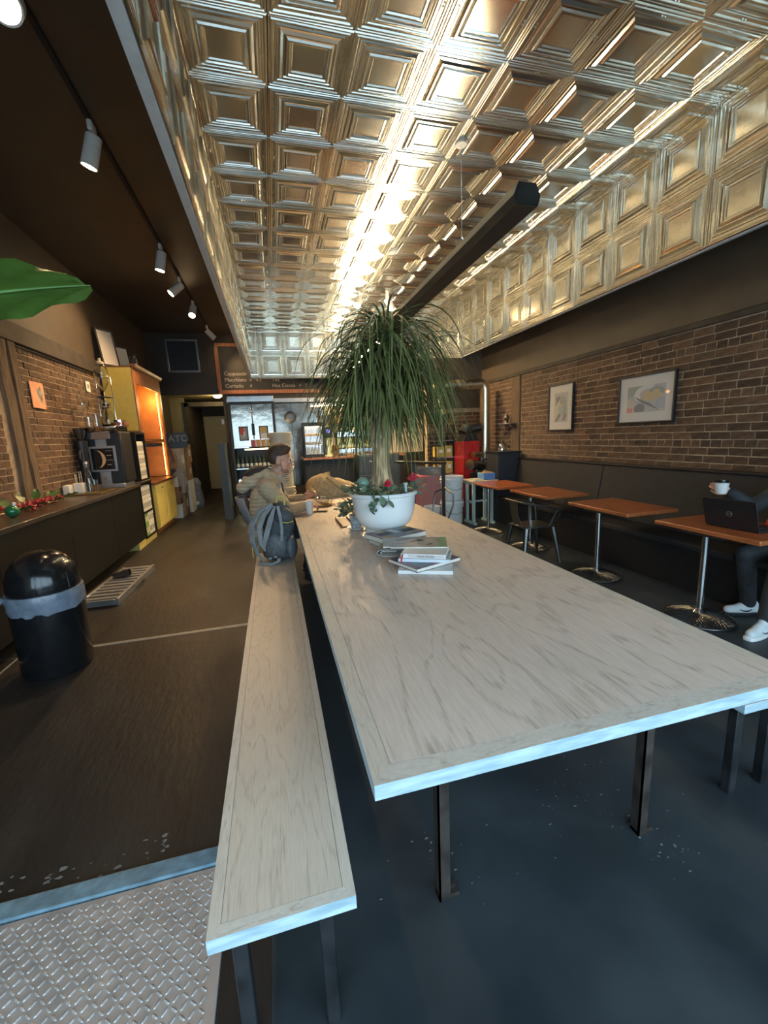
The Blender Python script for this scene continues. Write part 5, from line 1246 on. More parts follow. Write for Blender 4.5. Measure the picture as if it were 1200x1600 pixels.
for i, (x, z, h, nm) in enumerate(((-0.08, 0.806, 0.22, 'lower left'), (0.09, 0.806, 0.24, 'lower right'), (-0.08, 1.126, 0.20, 'upper left'), (0.09, 1.126, 0.22, 'upper right'))):
    t = thing('yellow_bin', 'yellow storage bin on the metal rack, %s' % nm, 'bin', (3.22 + x, 7.77, z), 0, 'yellow bins on the rack')
    MB().box((-0.075, -0.13, 0), (0.075, 0.12, h)).build('bin', mk('bin_yellow', (0.45, 0.34, 0.07), 0.5), t, bevel=0.008)
    MB().box((-0.04, -0.134, h * 0.4), (0.04, -0.13, h * 0.7)).build('paper_label', M['paper'], t)
# clear glass screen with black posts
gs = thing('glass_screen', 'black-posted glass barrier between the big table and the roaster', 'barrier', (2.50, 6.0, 0))
for (x, y) in ((0.0, 0.0), (-0.30, 0.55)): MB().box((x - 0.02, y - 0.02, 0), (x + 0.02, y + 0.02, 1.12)).build('post', M['black'], gs)
MB().tube([(-0.50, 0.9, 1.13), (0.03, -0.02, 1.13)], 0.022, 8).build('top_rail', M['black'], gs)
MB().add([(-0.02, 0.03, 0.15), (-0.28, 0.52, 0.15), (-0.28, 0.52, 1.08), (-0.02, 0.03, 1.08), (-0.012, 0.035, 0.15), (-0.272, 0.525, 0.15), (-0.272, 0.525, 1.08), (-0.012, 0.035, 1.08)], [(0, 1, 2, 3), (7, 6, 5, 4), (0, 4, 5, 1), (1, 5, 6, 2), (2, 6, 7, 3), (3, 7, 4, 0)]).build('glass_panel', M['pic_glass'], gs, angle=0)
# buckets on the floor, right of the table
b5 = thing('bucket', 'white bucket, upper one of the pair beside the mint trestle table', 'bucket', (2.98, 6.78, 0.425))
bucket_parts(b5, 0.43, 0.20, M['plastic_white'], lid=False)
copy_tree(b5, (2.98, 6.78, 0.006), label='white bucket under another, standing on the floor beside the mint trestle')
b6 = thing('bucket', 'short white bucket on the floor behind the glass barrier post', 'bucket', (3.02, 7.0 + 0.62, 0.006))
b6.location = (2.61, 6.80, 0.006)
bucket_parts(b6, 0.34, 0.14, M['plastic_white'], lid=False)
# mint trestle table
mt = thing('trestle_table', 'small wooden table on pale mint trestle legs', 'table', (3.42, 6.62, 0))
MB().box((-0.20, -0.20, 0.735), (0.26, 0.22, 0.765)).build('tabletop', M['wood_pale'], mt, bevel=0.004)
for x in (-0.16, 0.18):
    q = MB().box((x - 0.02, -0.19, 0.695), (x + 0.02, 0.2, 0.735)).build('trestle', M['mint'], mt)
    for y in (-0.12, 0.13): MB().box((x - 0.022, y - 0.022, 0.04), (x + 0.022, y + 0.022, 0.695)).build('upright', M['mint'], q)
    MB().box((x - 0.025, -0.20, 0), (x + 0.025, 0.21, 0.04)).build('foot', M['mint'], q)
    MB().box((x - 0.015, -0.10, 0.36), (x + 0.015, 0.11, 0.40)).build('rail', M['mint'], q)
MB().box((-0.14, 0.0, 0.37), (0.16, 0.02, 0.40)).build('stretcher', M['mint'], mt)
bb = thing('blue_box', 'blue cardboard box with brown filling on the trestle table', 'box', (3.55, 6.58, 0.766))
MB().box((-0.12, -0.11, 0), (0.10, 0.11, 0.11)).build('box', M['blue'], bb, bevel=0.003)
MB().ell((0, 0, 0.11), (0.10, 0.10, 0.03), 12, 6).build('filling', M['card_brown'], bb)
pb = thing('magazine', 'thin pale magazine lying at the left of the trestle table', 'magazine', (3.33, 6.57, 0.766), 0.2)
MB().box((-0.09, -0.12, 0), (0.09, 0.12, 0.012)).build('pages', M['paper_edge'], pb); MB().box((-0.092, -0.122, 0.012), (0.092, 0.122, 0.016)).build('cover', M['card_pale'], pb)
# chrome sample roaster on a small stand, in front of the duct
cm = thing('sample_roaster', 'chrome drum sample roaster on a black stand near the duct', 'roaster', (3.64, 7.05, 0.006))
MB().box((-0.12, -0.11, 0.0), (0.12, 0.12, 0.84)).build('stand', M['black'], cm, bevel=0.01)
MB().cyl((-0.20, -0.06, 0.99), (0.10, 0.06, 0.95), 0.095, n=22).build('drum', M['chrome'], cm)
MB().cyl((-0.13, -0.05, 1.17), (0.10, 0.05, 1.15), 0.055, n=18).build('small_drum', M['chrome'], cm)
MB().cyl((-0.215, -0.066, 0.99), (-0.20, -0.06, 0.99), 0.105, n=22).build('drum_face', M['steel'], cm)
MB().tube([(-0.05, -0.02, 0.84), (-0.05, -0.02, 0.92)], 0.03, 10).tube([(0.08, 0.04, 0.84), (0.08, 0.04, 1.12)], 0.03, 10).build('support', M['gunmetal'], cm)
MB().tube([(0.10, 0.05, 1.05), (0.20, 0.05, 1.08), (0.24, 0.02, 1.02)], 0.018, 8).build('pipe', M['chrome'], cm)
MB().tube([(0.12, -0.12, 0.5), (0.14, -0.17, 0.75), (0.16, -0.16, 0.9)], 0.012, 8).build('lever', M['chrome'], cm)
# black speaker cabinet at the far end of the banquette, kettle on top
kb = thing('black_cabinet', 'plain black cabinet standing at the far end of the banquette', 'cabinet', (3.92, 6.68, 0.006))
MB().box((-0.22, -0.20, 0), (0.22, 0.20, 1.20)).build('body', M['slate_dark'], kb, bevel=0.01)
MB().box((-0.20, -0.212, 0.05), (0.20, -0.20, 1.16)).build('door', M['slate_dark'], kb, bevel=0.004)
MB().box((-0.235, -0.22, 1.20), (0.235, 0.22, 1.222)).build('top', M['black'], kb, bevel=0.003)
kt = thing('kettle', 'small chrome kettle on the black cabinet below the brick pier', 'kettle', (3.88, 6.66, 1.228))
MB().lathe([(0, 0), (0.06, 0), (0.065, 0.02), (0.05, 0.10), (0.03, 0.13), (0, 0.14)], n=20).build('body', M['chrome'], kt)
MB().tube([(-0.055, 0, 0.03), (-0.10, 0, 0.06), (-0.10, 0, 0.12), (-0.12, 0, 0.14)], 0.007, 7).build('spout', M['chrome'], kt)
MB().tube([(0.045, 0, 0.11), (0.085, 0, 0.12), (0.09, 0, 0.06), (0.06, 0, 0.03)], 0.008, 7).build('handle', M['black'], kt)
# wire-loop chair back on the far side of the big table
wc = thing('wire_chair', 'metal wire-loop chair on the far side of the table behind the pot', 'chair', (1.95, 5.05, 0), radians(200))
MB().lathe([(0, 0.44), (0.17, 0.44), (0.185, 0.45), (0.18, 0.465), (0, 0.47)], n=24).build('seat', M['gunmetal'], wc)
for a in (45, 135, 225, 315):
    c, s = cos(radians(a)), sin(radians(a)); MB().tube([(0.13 * c, 0.13 * s, 0.44), (0.21 * c, 0.21 * s, 0)], 0.012, 8).build('leg', M['gunmetal'], wc)
MB().tube([(-0.12, -0.14, 0.45), (-0.18, -0.19, 0.66), (-0.20, -0.17, 0.80), (-0.22, 0, 0.87), (-0.20, 0.17, 0.80), (-0.18, 0.19, 0.66), (-0.12, 0.14, 0.45)], 0.011, 8).build('back_loop', M['gunmetal'], wc)

# ================================================================== ON THE BIG TABLE
PX, PY, PZ = 0.875, 3.42, 0.761
pot = thing('flower_pot', 'big white glazed bowl-shaped pot holding the ponytail palm on the table', 'pot', (PX, PY, PZ))
MB().lathe([(0, 0), (0.165, 0), (0.172, 0.012), (0.172, 0.035), (0.160, 0.045), (0.178, 0.060), (0.222, 0.10), (0.248, 0.155), (0.261, 0.22), (0.268, 0.30), (0.272, 0.325), (0.290, 0.335), (0.293, 0.350), (0.285, 0.360), (0.262, 0.360), (0.255, 0.32), (0.0, 0.30)], n=64).build('bowl', M['ceramic'], pot)
MB().lathe([(0.255, 0.322), (0.15, 0.345), (0, 0.352)], n=32).build('soil', M['moss'], pot)

# ponytail palm
rp_ = random.Random(42)
pt = thing('ponytail_palm', 'tall ponytail palm with arching strap leaves and a ridged forked trunk', 'plant', (PX, PY, 1.10))
CR = [(0.075, -0.02, 1.21), (-0.095, -0.04, 1.00), (0.22, 0.02, 0.98), (0.0, 0.10, 0.92)]
trunk = MB()
def ridged(pts, rad, n=22, seed=0):
    r_ = random.Random(seed); ph = [r_.uniform(.82, 1.16) for _ in range(n)]
    vs = []; k = len(pts)
    for i, p in enumerate(pts):
        for j in range(n):
            a = 2 * pi * j / n + i * 0.05; q = rad[i] * (ph[j] * 0.6 + 0.4 * r_.uniform(.88, 1.1))
            vs.append((p[0] + q * cos(a), p[1] + q * sin(a), p[2]))
    fs = [(i * n + j, i * n + (j + 1) % n, (i + 1) * n + (j + 1) % n, (i + 1) * n + j) for i in range(k - 1) for j in range(n)]
    fs += [tuple(range((k - 1) * n, k * n))]
    trunk.add(vs, fs)
ridged([(0.015, 0, 0.0), (0.0, 0, 0.05), (-0.005, 0, 0.12), (-0.008, 0, 0.25), (0.0, 0, 0.38), (0.0, 0, 0.46)], [0.145, 0.105, 0.085, 0.073, 0.072, 0.055], seed=1)
ridged([(-0.03, 0, 0.36), (-0.07, -0.01, 0.50), (-0.10, -0.02, 0.62), (-0.095, -0.03, 0.80), CR[1]], [0.045, 0.034, 0.028, 0.026, 0.024], 12, 2)
ridged([(0.0, 0.0, 0.38), (-0.005, 0.02, 0.55), (-0.01, 0.06, 0.75), CR[3]], [0.048, 0.036, 0.030, 0.026], 12, 3)
ridged([(0.035, 0, 0.37), (0.045, -0.01, 0.52), (0.055, -0.02, 0.75), (0.07, -0.02, 1.0), CR[0]], [0.050, 0.040, 0.034, 0.030, 0.028], 12, 4)
ridged([(0.05, 0.01, 0.60), (0.12, 0.02, 0.75), CR[2]], [0.026, 0.024, 0.022], 10, 5)
trunk.build('trunk', M['bark'], pt, angle=60)
def strap_leaf(c, az, el, L, w, droop, curl, swing=0.0):
    p = Vector(c); d = Vector((cos(az) * cos(el), sin(az) * cos(el), sin(el))); sd = Vector((-sin(az), cos(az), 0))
    n = 12; ds = L / n; vs = []
    for i in range(n + 1):
        t = i / n; ww = w * (0.75 + 0.6 * t if t < 0.3 else 0.93 * (1 - ((t - 0.3) / 0.7) ** 1.6) + 0.02) * 0.5
        nn = d.cross(sd)
        vs += [p - sd * ww + nn * ww * 0.35, p, p + sd * ww + nn * ww * 0.35]
        p = p + d * ds
        d = (d + Vector((cos(az) * curl, sin(az) * curl, -1)) * droop * ds).normalized()
        d.rotate(Matrix.Rotation(swing * ds, 3, 'Z')); sd = (sd + Vector((0, 0, rp_.uniform(-.03, .03)))).normalized(); sd = (sd - d * sd.dot(d)).normalized()
    fs = []
    for i in range(n): fs += [(3 * i, 3 * i + 1, 3 * i + 4, 3 * i + 3), (3 * i + 1, 3 * i + 2, 3 * i + 5, 3 * i + 4)]
    return vs, fs
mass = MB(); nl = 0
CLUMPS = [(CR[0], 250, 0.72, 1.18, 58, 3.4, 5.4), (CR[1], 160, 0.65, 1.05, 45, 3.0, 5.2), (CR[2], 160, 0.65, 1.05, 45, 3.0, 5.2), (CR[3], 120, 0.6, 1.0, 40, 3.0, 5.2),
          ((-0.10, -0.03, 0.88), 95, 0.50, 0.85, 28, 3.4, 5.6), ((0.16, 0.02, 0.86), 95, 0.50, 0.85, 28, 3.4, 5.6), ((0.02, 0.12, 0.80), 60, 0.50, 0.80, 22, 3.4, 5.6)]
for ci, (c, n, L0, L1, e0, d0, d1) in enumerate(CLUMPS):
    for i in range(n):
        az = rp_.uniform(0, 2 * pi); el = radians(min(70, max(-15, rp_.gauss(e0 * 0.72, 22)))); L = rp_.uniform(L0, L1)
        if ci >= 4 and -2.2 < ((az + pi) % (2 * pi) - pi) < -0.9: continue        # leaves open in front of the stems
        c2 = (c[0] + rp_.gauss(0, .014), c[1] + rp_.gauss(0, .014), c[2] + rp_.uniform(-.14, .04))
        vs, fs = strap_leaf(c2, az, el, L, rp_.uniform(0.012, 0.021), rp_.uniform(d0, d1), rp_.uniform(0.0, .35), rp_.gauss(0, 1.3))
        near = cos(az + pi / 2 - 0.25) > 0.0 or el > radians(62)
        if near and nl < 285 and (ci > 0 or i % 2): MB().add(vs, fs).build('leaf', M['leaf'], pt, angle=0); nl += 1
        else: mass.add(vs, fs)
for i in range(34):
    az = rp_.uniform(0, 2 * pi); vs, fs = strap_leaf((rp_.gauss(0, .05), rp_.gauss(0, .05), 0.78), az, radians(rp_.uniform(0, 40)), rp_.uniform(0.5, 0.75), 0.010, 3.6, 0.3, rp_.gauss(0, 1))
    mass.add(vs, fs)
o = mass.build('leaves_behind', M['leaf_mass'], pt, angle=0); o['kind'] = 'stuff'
for az, el, L in ((0.5, 84, 0.13), (2.5, 80, 0.16), (4.4, 86, 0.18), (3.4, 74, 0.13), (1.5, 82, 0.15)):
    vs, fs = strap_leaf((CR[0][0], CR[0][1], CR[0][2]), az, radians(el), L, 0.022, 0.5, 0)
    lf = MB().add(vs, fs).build('new_leaf', M['leaf_new'], pt, angle=0); lf['label'] = 'pale yellow-green young leaf at the crown'

# greenery in the pot: creeping succulent, kalanchoe flowers
sx_ = thing('trailing_plant', 'grey-green trailing succulent spilling over the front rim of the white pot', 'plant', (PX, PY, PZ + 0.355))
def round_leaf(L, W, cup=0.15):
    vs = [(0, 0, 0)]; n = 10
    for i in range(n + 1):
        t = i / n; vs += [(t * L, -W * sin(pi * t) ** 0.75, cup * W * (1 if 0 < i < n else 0)), (t * L, 0, 0), (t * L, W * sin(pi * t) ** 0.75, cup * W * (1 if 0 < i < n else 0))]
    vs = vs[1:]; fs = []
    for i in range(n): fs += [(3 * i, 3 * i + 1, 3 * i + 4, 3 * i + 3), (3 * i + 1, 3 * i + 2, 3 * i + 5, 3 * i + 4)]
    return MB().add(vs, fs).mesh('leaf', M['leaf_grey'])
rlm = round_leaf(0.055, 0.019); big = round_leaf(0.085, 0.028)
def leaf_inst(parent, me, p, az, tilt, s=1.0, roll=0.0):
    o = bpy.data.objects.new('leaf', me); COL.objects.link(o); o.parent = parent
    o.location = p; o.rotation_euler = (roll, tilt, az); o.scale = (s, s, s); return o
for i in range(105):
    a = rp_.uniform(0, 2 * pi); r = rp_.uniform(0.14, 0.275) if i % 3 else rp_.uniform(0.1, 0.2)
    leaf_inst(sx_, rlm, (r * cos(a), r * sin(a), rp_.uniform(-0.01, 0.045)), a + rp_.gauss(0, 0.9), rp_.uniform(-0.9, 0.5), rp_.uniform(0.6, 1.25), rp_.gauss(0, 0.5))
for i in range(52):      # sprays over the left and right rims
    sgn = -1 if i % 3 else 1; a = (pi + rp_.gauss(0.35, 0.35)) if sgn < 0 else rp_.gauss(-0.4, 0.35); r = rp_.uniform(0.24, 0.345)
    leaf_inst(sx_, rlm, (r * cos(a), r * sin(a), 0.015 + rp_.uniform(0, 0.065)), a + rp_.gauss(0, 0.8), rp_.uniform(-0.6, 0.6), rp_.uniform(0.7, 1.3), rp_.gauss(0, 0.5))
for i in range(26):      # the part that hangs over the rim at the front left
    t = rp_.random(); x = -0.14 + rp_.gauss(0, .025) - 0.02 * t; y = -0.262 - 0.012 * t; z = 0.015 - 0.135 * t
    leaf_inst(sx_, rlm, (x, y - 0.005, z), rp_.uniform(-2.6, -0.6), rp_.uniform(0.3, 1.3), rp_.uniform(0.45, 0.85))
for (x, z, a) in ((-0.07, -0.02, -2.0), (-0.04, -0.03, -0.9), (-0.09, 0.0, -1.6)): leaf_inst(sx_, big, (x, -0.295, z), a, 0.9, 0.95)
st_ = MB()
for a in (4.2, 4.4, 4.6): st_.tube([(0.2 * cos(a), 0.2 * sin(a), 0.0), (0.28 * cos(a), 0.28 * sin(a), 0.03), (0.31 * cos(a), 0.31 * sin(a), -0.06)], 0.003, 5)
o = st_.build('stems', M['leaf_rib'], sx_); o['kind'] = 'stuff'
def flower(label, p, s):
    f = thing('red_flower', label, 'flower', p)
    MB().tube([(0, 0, -0.06), (0.004, 0, -0.02), (0, 0, 0)], 0.004, 6).build('stem', M['leaf_rib'], f)
    me = MB().ell((0.016, 0, 0), (0.018, 0.012, 0.006), 8, 5).mesh('petal', M['red_flower'])
    for k in range(16):
        o = bpy.data.objects.new('petal', me); COL.objects.link(o); o.parent = f
        o.rotation_euler = (0, -0.3 - 0.6 * (k % 3), k * 2.4); o.scale = (s, s, s); o.location = (0, 0, 0.006 * (k % 4))
flower('red flower head standing over the right rim of the white pot', (PX + 0.235, PY - 0.10, PZ + 0.44), 1.6)
flower('red flower head in front of the palm trunk in the pot', (PX - 0.005, PY - 0.18, PZ + 0.415), 1.3)
gp_ = thing('glass_bulb', 'pale green watering bulb stuck in the soil left of the trunk', 'watering bulb', (PX - 0.17, PY + 0.02, PZ + 0.36))
MB().tube([(0.06, 0, 0.0), (0.02, 0, 0.05)], 0.008, 8).build('spike', M['leaf_grey'], gp_); MB().ell((0.0, 0, 0.075), (0.055, 0.05, 0.05), 16, 9).build('bulb', mk('pale_green', (0.22, 0.34, 0.27), 0.4), gp_)
gp2 = thing('plant_peg', 'small pale blue peg stuck in the soil right of the trunk', 'plant peg', (PX + 0.16, PY - 0.13, PZ + 0.345))
MB().cyl((0, 0, 0), (0, 0, 0.07), 0.012, n=10).build('peg', M['mint'], gp2); MB().cyl((0, 0, 0.07), (0, 0, 0.085), 0.02, n=12).build('cap', M['mint'], gp2)

# small grey pot in saucers, left of the big pot
sau = MB().lathe([(0, 0), (0.045, 0), (0.085, 0.028), (0.08, 0.028), (0.042, 0.006), (0, 0.006)], n=28).build('saucer', M['ceramic'], loc=(0.665, 3.62, 0.761)); tag(sau, 'small white saucer bowl under the little grey plant pot', 'saucer')
tr2 = MB().box((-0.05, -0.20, 0), (0.07, 0.22, 0.012)).box((-0.05, -0.20, 0.012), (-0.042, 0.22, 0.03)).box((0.062, -0.20, 0.012), (0.07, 0.22, 0.03)).build('wooden_tray', M['wood_dark'], loc=(0.60, 3.95, 0.761), bevel=0.004); tag(tr2, 'narrow dark wooden tray behind the little grey pot', 'tray')
sp_ = thing('small_plant', 'small bushy plant in a mossy grey stone pot beside the big white pot', 'plant', (0.665, 3.63, 0.768))
MB().lathe([(0, 0.0), (0.040, 0.0), (0.048, 0.02), (0.056, 0.115), (0.060, 0.13), (0.052, 0.13), (0.047, 0.11), (0, 0.11)], n=22).build('pot', M['stone_pot'], sp_)
for i in range(80):
    a = rp_.uniform(0, 2 * pi); r = rp_.uniform(0.0, 0.10); z = 0.14 + rp_.uniform(0, 0.12)
    leaf_inst(sp_, rlm, (r * cos(a) - 0.05, r * sin(a), z), a, rp_.uniform(-0.9, 0.5), rp_.uniform(0.9, 1.5), rp_.gauss(0, .4))
for a, h in ((2.6, 0.22), (3.1, 0.18), (0.5, 0.2), (3.6, 0.12)):
    MB().tube([(0, 0, 0.11), (0.06 * cos(a), 0.06 * sin(a), 0.11 + h * 0.6), (0.12 * cos(a), 0.12 * sin(a), 0.11 + h * 0.75)], 0.004, 5).build('stem', M['bark'], sp_)

# ---------------------------------------------------------------- books
def book(label, corner, yaw, w, d, z, th, cover, art=(), spine_front=False, kind='book', pages=None, soft=False, group='books stacked on the table'):
    b = thing(kind, label, 'book' if kind == 'book' else 'magazine', (corner[0], corner[1], z), yaw, group)
    ct_ = 0.003 if not soft else 0.0008; e = 0.003 if not soft else 0.0
    MB().box((e, e, ct_), (w - e, d - e, th - ct_)).build('pages', pages or M['paper_edge'], b)
    MB().box((0, 0, 0), (w, d, ct_)).build('back_cover', cover, b)
    fc = MB().box((0, 0, th - ct_), (w, d, th)).build('front_cover', cover, b)
    if spine_front: MB().box((0, -0.002, 0), (w, 0.001, th)).build('spine', cover, b, bevel=0.0008)
    for q, (poly, m) in enumerate(art):
        MB().add([(u * w, v * d, th + 0.0003 + 0.0002 * q) for u, v in poly], [tuple(range(len(poly)))]).build('cover_print', m, fc, angle=0)
    return b
cov_w = mk('cover_white', (0.70, 0.70, 0.68), 0.35, var=0.03); cov_b = mk('cover_blue_white', (0.62, 0.67, 0.72), 0.35, var=0.04)
cov_r = mk('cover_maroon', (0.16, 0.10, 0.13), 0.4, var=0.5, scale=9); cov_g = mk('cover_grey', (0.42, 0.39, 0.36), 0.4, var=0.25, scale=9)
cov_red = mk('cover_red', (0.42, 0.07, 0.05), 0.4); green = mk('cover_green', (0.17, 0.34, 0.17), 0.45)
def R(x0, y0, x1, y1): return [(x0, y0), (x1, y0), (x1, y1), (x0, y1)]
book('large white hardback at the very bottom of the book stack', (0.662, 2.313), radians(-23.7), 0.325, 0.25, 0.761, 0.022, cov_w, spine_front=True)
book('cream-paged book with a dark colourful cover, turned corner-first, second from bottom', (0.753, 2.221), radians(20.7), 0.355, 0.29, 0.7835, 0.024, cov_r, [(R(.1, .05, .35, .4), A['blue']), (R(.4, .05, .6, .3), A['red']), (R(.65, .1, .95, .4), A['green']), (R(.8, .5, .99, .95), cov_red)])
book('white-spined book in the middle of the stack above the turned one', (0.693, 2.405), radians(-27.5), 0.315, 0.23, 0.808, 0.019, cov_b, [(R(.75, .1, .98, .9), cov_g)], spine_front=True)
b4_ = book('white cookbook with black spine lettering and red ribbon bookmark, fourth up', (0.713, 2.412), radians(-28.7), 0.277, 0.235, 0.828, 0.027, cov_w, spine_front=True)
sp4 = [c for c in b4_.children if c.name.startswith('spine')][0]
MB().box((0.045, -0.0028, 0.004), (0.27, -0.002, 0.023)).build('spine_band', mk('spine_band', (0.55, 0.49, 0.46), 0.5), sp4)
text('lettering', 'MINA STONE', 0.0185, M['black'], sp4, (0.10, -0.0032, 0.0065), (pi / 2, 0, 0), extrude=0.0002)
MB().ribbon([(0.012, -0.003, 0.024), (0.010, -0.020, 0.010), (0.008, -0.034, -0.02), (0.006, -0.036, -0.062)], (1, 0, 0), 0.009, 0.0008).build('ribbon_bookmark', M['red'], b4_)
strokes = [([(.05, .30), (.35, .42), (.36, .45), (.06, .33)], A['dark']), ([(.3, .55), (.5, .75), (.55, .73), (.36, .53)], A['dark']), ([(.45, .62), (.56, .72), (.60, .66), (.5, .58)], A['dark']), ([(.05, .65), (.3, .8), (.25, .9), (.03, .75)], A['grey']), ([(.62, .25), (.72, .35), (.75, .28), (.66, .22)], A['dark'])]
tm = book('top magazine with a pale photo cover and a green spine strip', (0.685, 2.545), radians(-21), 0.365, 0.27, 0.8565, 0.007, cov_g, strokes + [(R(.86, .02, .995, .98), green)], kind='magazine', soft=True, group='magazines on the table')
book('grey magazine under the green-strip one, corners curled at the left', (0.652, 2.615), radians(-14), 0.31, 0.24, 0.846, 0.009, cov_g, [(R(0, 0, .5, .3), A['pale'])], kind='magazine', soft=True, group='magazines on the table')
mg_ = thing('magazine', 'rolled-over grey magazine at the left side of the pile', 'magazine', (0.70, 2.80, 0.761), radians(-20), 'magazines on the table')
MB().ribbon([(0.0, 0, 0.002), (0.10, 0, 0.003), (0.2, 0, 0.004)], (0, 1, 0), 0.21, 0.004).build('lower_pages', M['paper'], mg_)
MB().ribbon([(0.0, 0, 0.006), (-0.028, 0, 0.012), (-0.036, 0, 0.026), (-0.024, 0, 0.040), (0.0, 0, 0.046), (0.1, 0, 0.046), (0.2, 0, 0.044)], (0, 1, 0), 0.20, 0.008).build('folded_pages', A['grey'], mg_)
MB().ribbon([(0.0, 0, 0.014), (-0.014, 0, 0.022), (0.0, 0, 0.034), (0.1, 0, 0.034)], (0, 1, 0), 0.19, 0.004).build('inner_pages', M['paper'], mg_)
collage = [(R(.05, .1, .3, .3), A['ochre']), (R(.3, .05, .55, .35), A['blue']), (R(.6, .1, .95, .3), A['sand']), (R(.1, .4, .4, .7), A['dark']), (R(.45, .4, .6, .9), A['pale']), (R(.65, .35, .95, .6), A['dark']), (R(.15, .72, .35, .95), A['sand']), (R(.62, .65, .8, .95), A['blue']), (R(.82, .66, .97, .92), A['ochre'])]
book('thick book with collage picture cover lying behind the magazines', (0.728, 2.86), radians(21), 0.40, 0.27, 0.800, 0.038, cov_r, collage)
book('large pale book under the thick collage book behind the magazines', (0.742, 2.885), radians(17), 0.37, 0.26, 0.761, 0.038, cov_w)

# ---------------------------------------------------------------- cup, phone, snack box, sack
pc = thing('paper_cup', 'white paper coffee cup on the table in front of the man', 'cup', (0.335, 4.64, 0.761))
MB().lathe([(0, 0), (0.033, 0), (0.034, 0.004), (0.047, 0.135), (0.050, 0.138), (0.049, 0.143), (0.045, 0.141), (0.032, 0.006), (0, 0.006)], n=28).build('cup', M['white'], pc)
MB().lathe([(0, 0.10), (0.042, 0.10)], n=20).build('coffee', M['coffee'], pc)
ph = thing('phone', 'black phone lying flat on the table beside the paper cup', 'phone', (0.46, 4.72, 0.761), radians(-25))
MB().box((-0.08, -0.038, 0), (0.08, 0.038, 0.009)).build('body', M['black'], ph, bevel=0.004); MB().box((-0.076, -0.034, 0.009), (0.076, 0.034, 0.0096)).build('screen', M['black_gloss'], ph)
sn = thing('snack_box', 'clear plastic clamshell box open on the table near the man', 'container', (0.56, 5.12, 0.761), radians(15))
MB().lathe([(0.075, 0), (0.095, 0.06), (0.10, 0.06), (0.10, 0.064), (0.093, 0.062), (0.073, 0.003), (0, 0.003), (0, 0)], n=24).build('tray', M['glass'], sn)
MB().lathe([(0, 0.06), (0.06, 0.055), (0.09, 0.02), (0.098, 0), (0.094, 0), (0.086, 0.018), (0.058, 0.05), (0, 0.056)], n=24, T=Matrix.Translation((0.02, 0.125, 0.055)) @ Matrix.Rotation(radians(72), 4, 'X') @ Matrix.Diagonal((0.95, 0.6, 1, 1))).build('lid', M['glass'], sn)
MB().ribbon([(-0.09, -0.06, 0.004), (-0.03, -0.04, 0.02), (0.03, -0.03, 0.006), (0.11, -0.05, 0.015)], (0, 1, 0), 0.13, 0.002).build('wrapper', M['card_brown'], sn)
MB().ell((0.01, 0, 0.03), (0.05, 0.04, 0.02), 12, 6).build('food', M['bread'], sn)
bu = thing('burlap_sack', 'slumped brown burlap coffee sack at the far end of the big table', 'sack', (0.82, 6.05, 0.761))
rb_ = random.Random(9); bm_ = MB(); n = 28
prof = [(0.36, 0.0), (0.38, 0.05), (0.36, 0.13), (0.31, 0.21), (0.24, 0.28), (0.15, 0.315), (0.06, 0.325), (0.0, 0.325)]
vs = []; ph_ = [rb_.uniform(0, 6) for _ in range(6)]
for k, (r, z) in enumerate(prof):
    for j in range(n):
        a = 2 * pi * j / n; q = 1 + 0.07 * sin(3 * a + ph_[0] + k * .5) + 0.05 * sin(7 * a + ph_[1] - k) + 0.03 * sin(11 * a + ph_[2])
        sl = 1 - 0.35 * (0.5 + 0.5 * cos(a))        # lower on the right
        vs.append((r * q * cos(a) * 1.05 - 0.05 * (z / 0.3), r * q * sin(a) * 0.75, z * sl + 0.02 * sin(4 * a + k) * (k > 1)))
fs = [(k * n + j, k * n + (j + 1) % n, (k + 1) * n + (j + 1) % n, (k + 1) * n + j) for k in range(len(prof) - 1) for j in range(n)]
bm_.add(vs, fs).build('sack', M['burlap'], bu, angle=50)
MB().ribbon([(-0.12, -0.16, 0.29), (0.0, -0.23, 0.20), (0.10, -0.27, 0.10), (0.18, -0.285, 0.02)], (1, 0.6, 0.3), [0.05, 0.07, 0.07, 0.05], 0.03).build('fold', M['burlap'], bu, angle=60)
MB().ribbon([(0.2, -0.1, 0.1), (0.33, -0.12, 0.14), (0.44, -0.10, 0.11), (0.46, -0.05, 0.04)], (0, 1, 0.2), [0.2, 0.22, 0.16, 0.1], 0.02).build('mouth_flap', M['burlap'], bu, angle=60)

# ================================================================== BACKPACK, CHAIR, PEOPLE
def blob(name, mat, parent, shapes, voxel=0.008, smooth=4, bumpmat=None):
    """closed shapes fused into one continuous surface: ('c',p0,r0,p1,r1) tapered limb, ('e',centre,radii[,R]) ellipsoid"""
    mb = MB()
    for s in shapes:
        if s[0] == 'c': mb.caps(*s[1:])
        else: mb.ell(s[1], s[2], 20, 12, R=s[3] if len(s) > 3 else None)
    o = mb.build(name, mat, parent)
    r = o.modifiers.new('fuse', 'REMESH'); r.mode = 'VOXEL'; r.voxel_size = voxel; r.use_smooth_shade = True
    if smooth:
        m = o.modifiers.new('soften', 'SMOOTH'); m.factor = 0.5; m.iterations = smooth
    return o

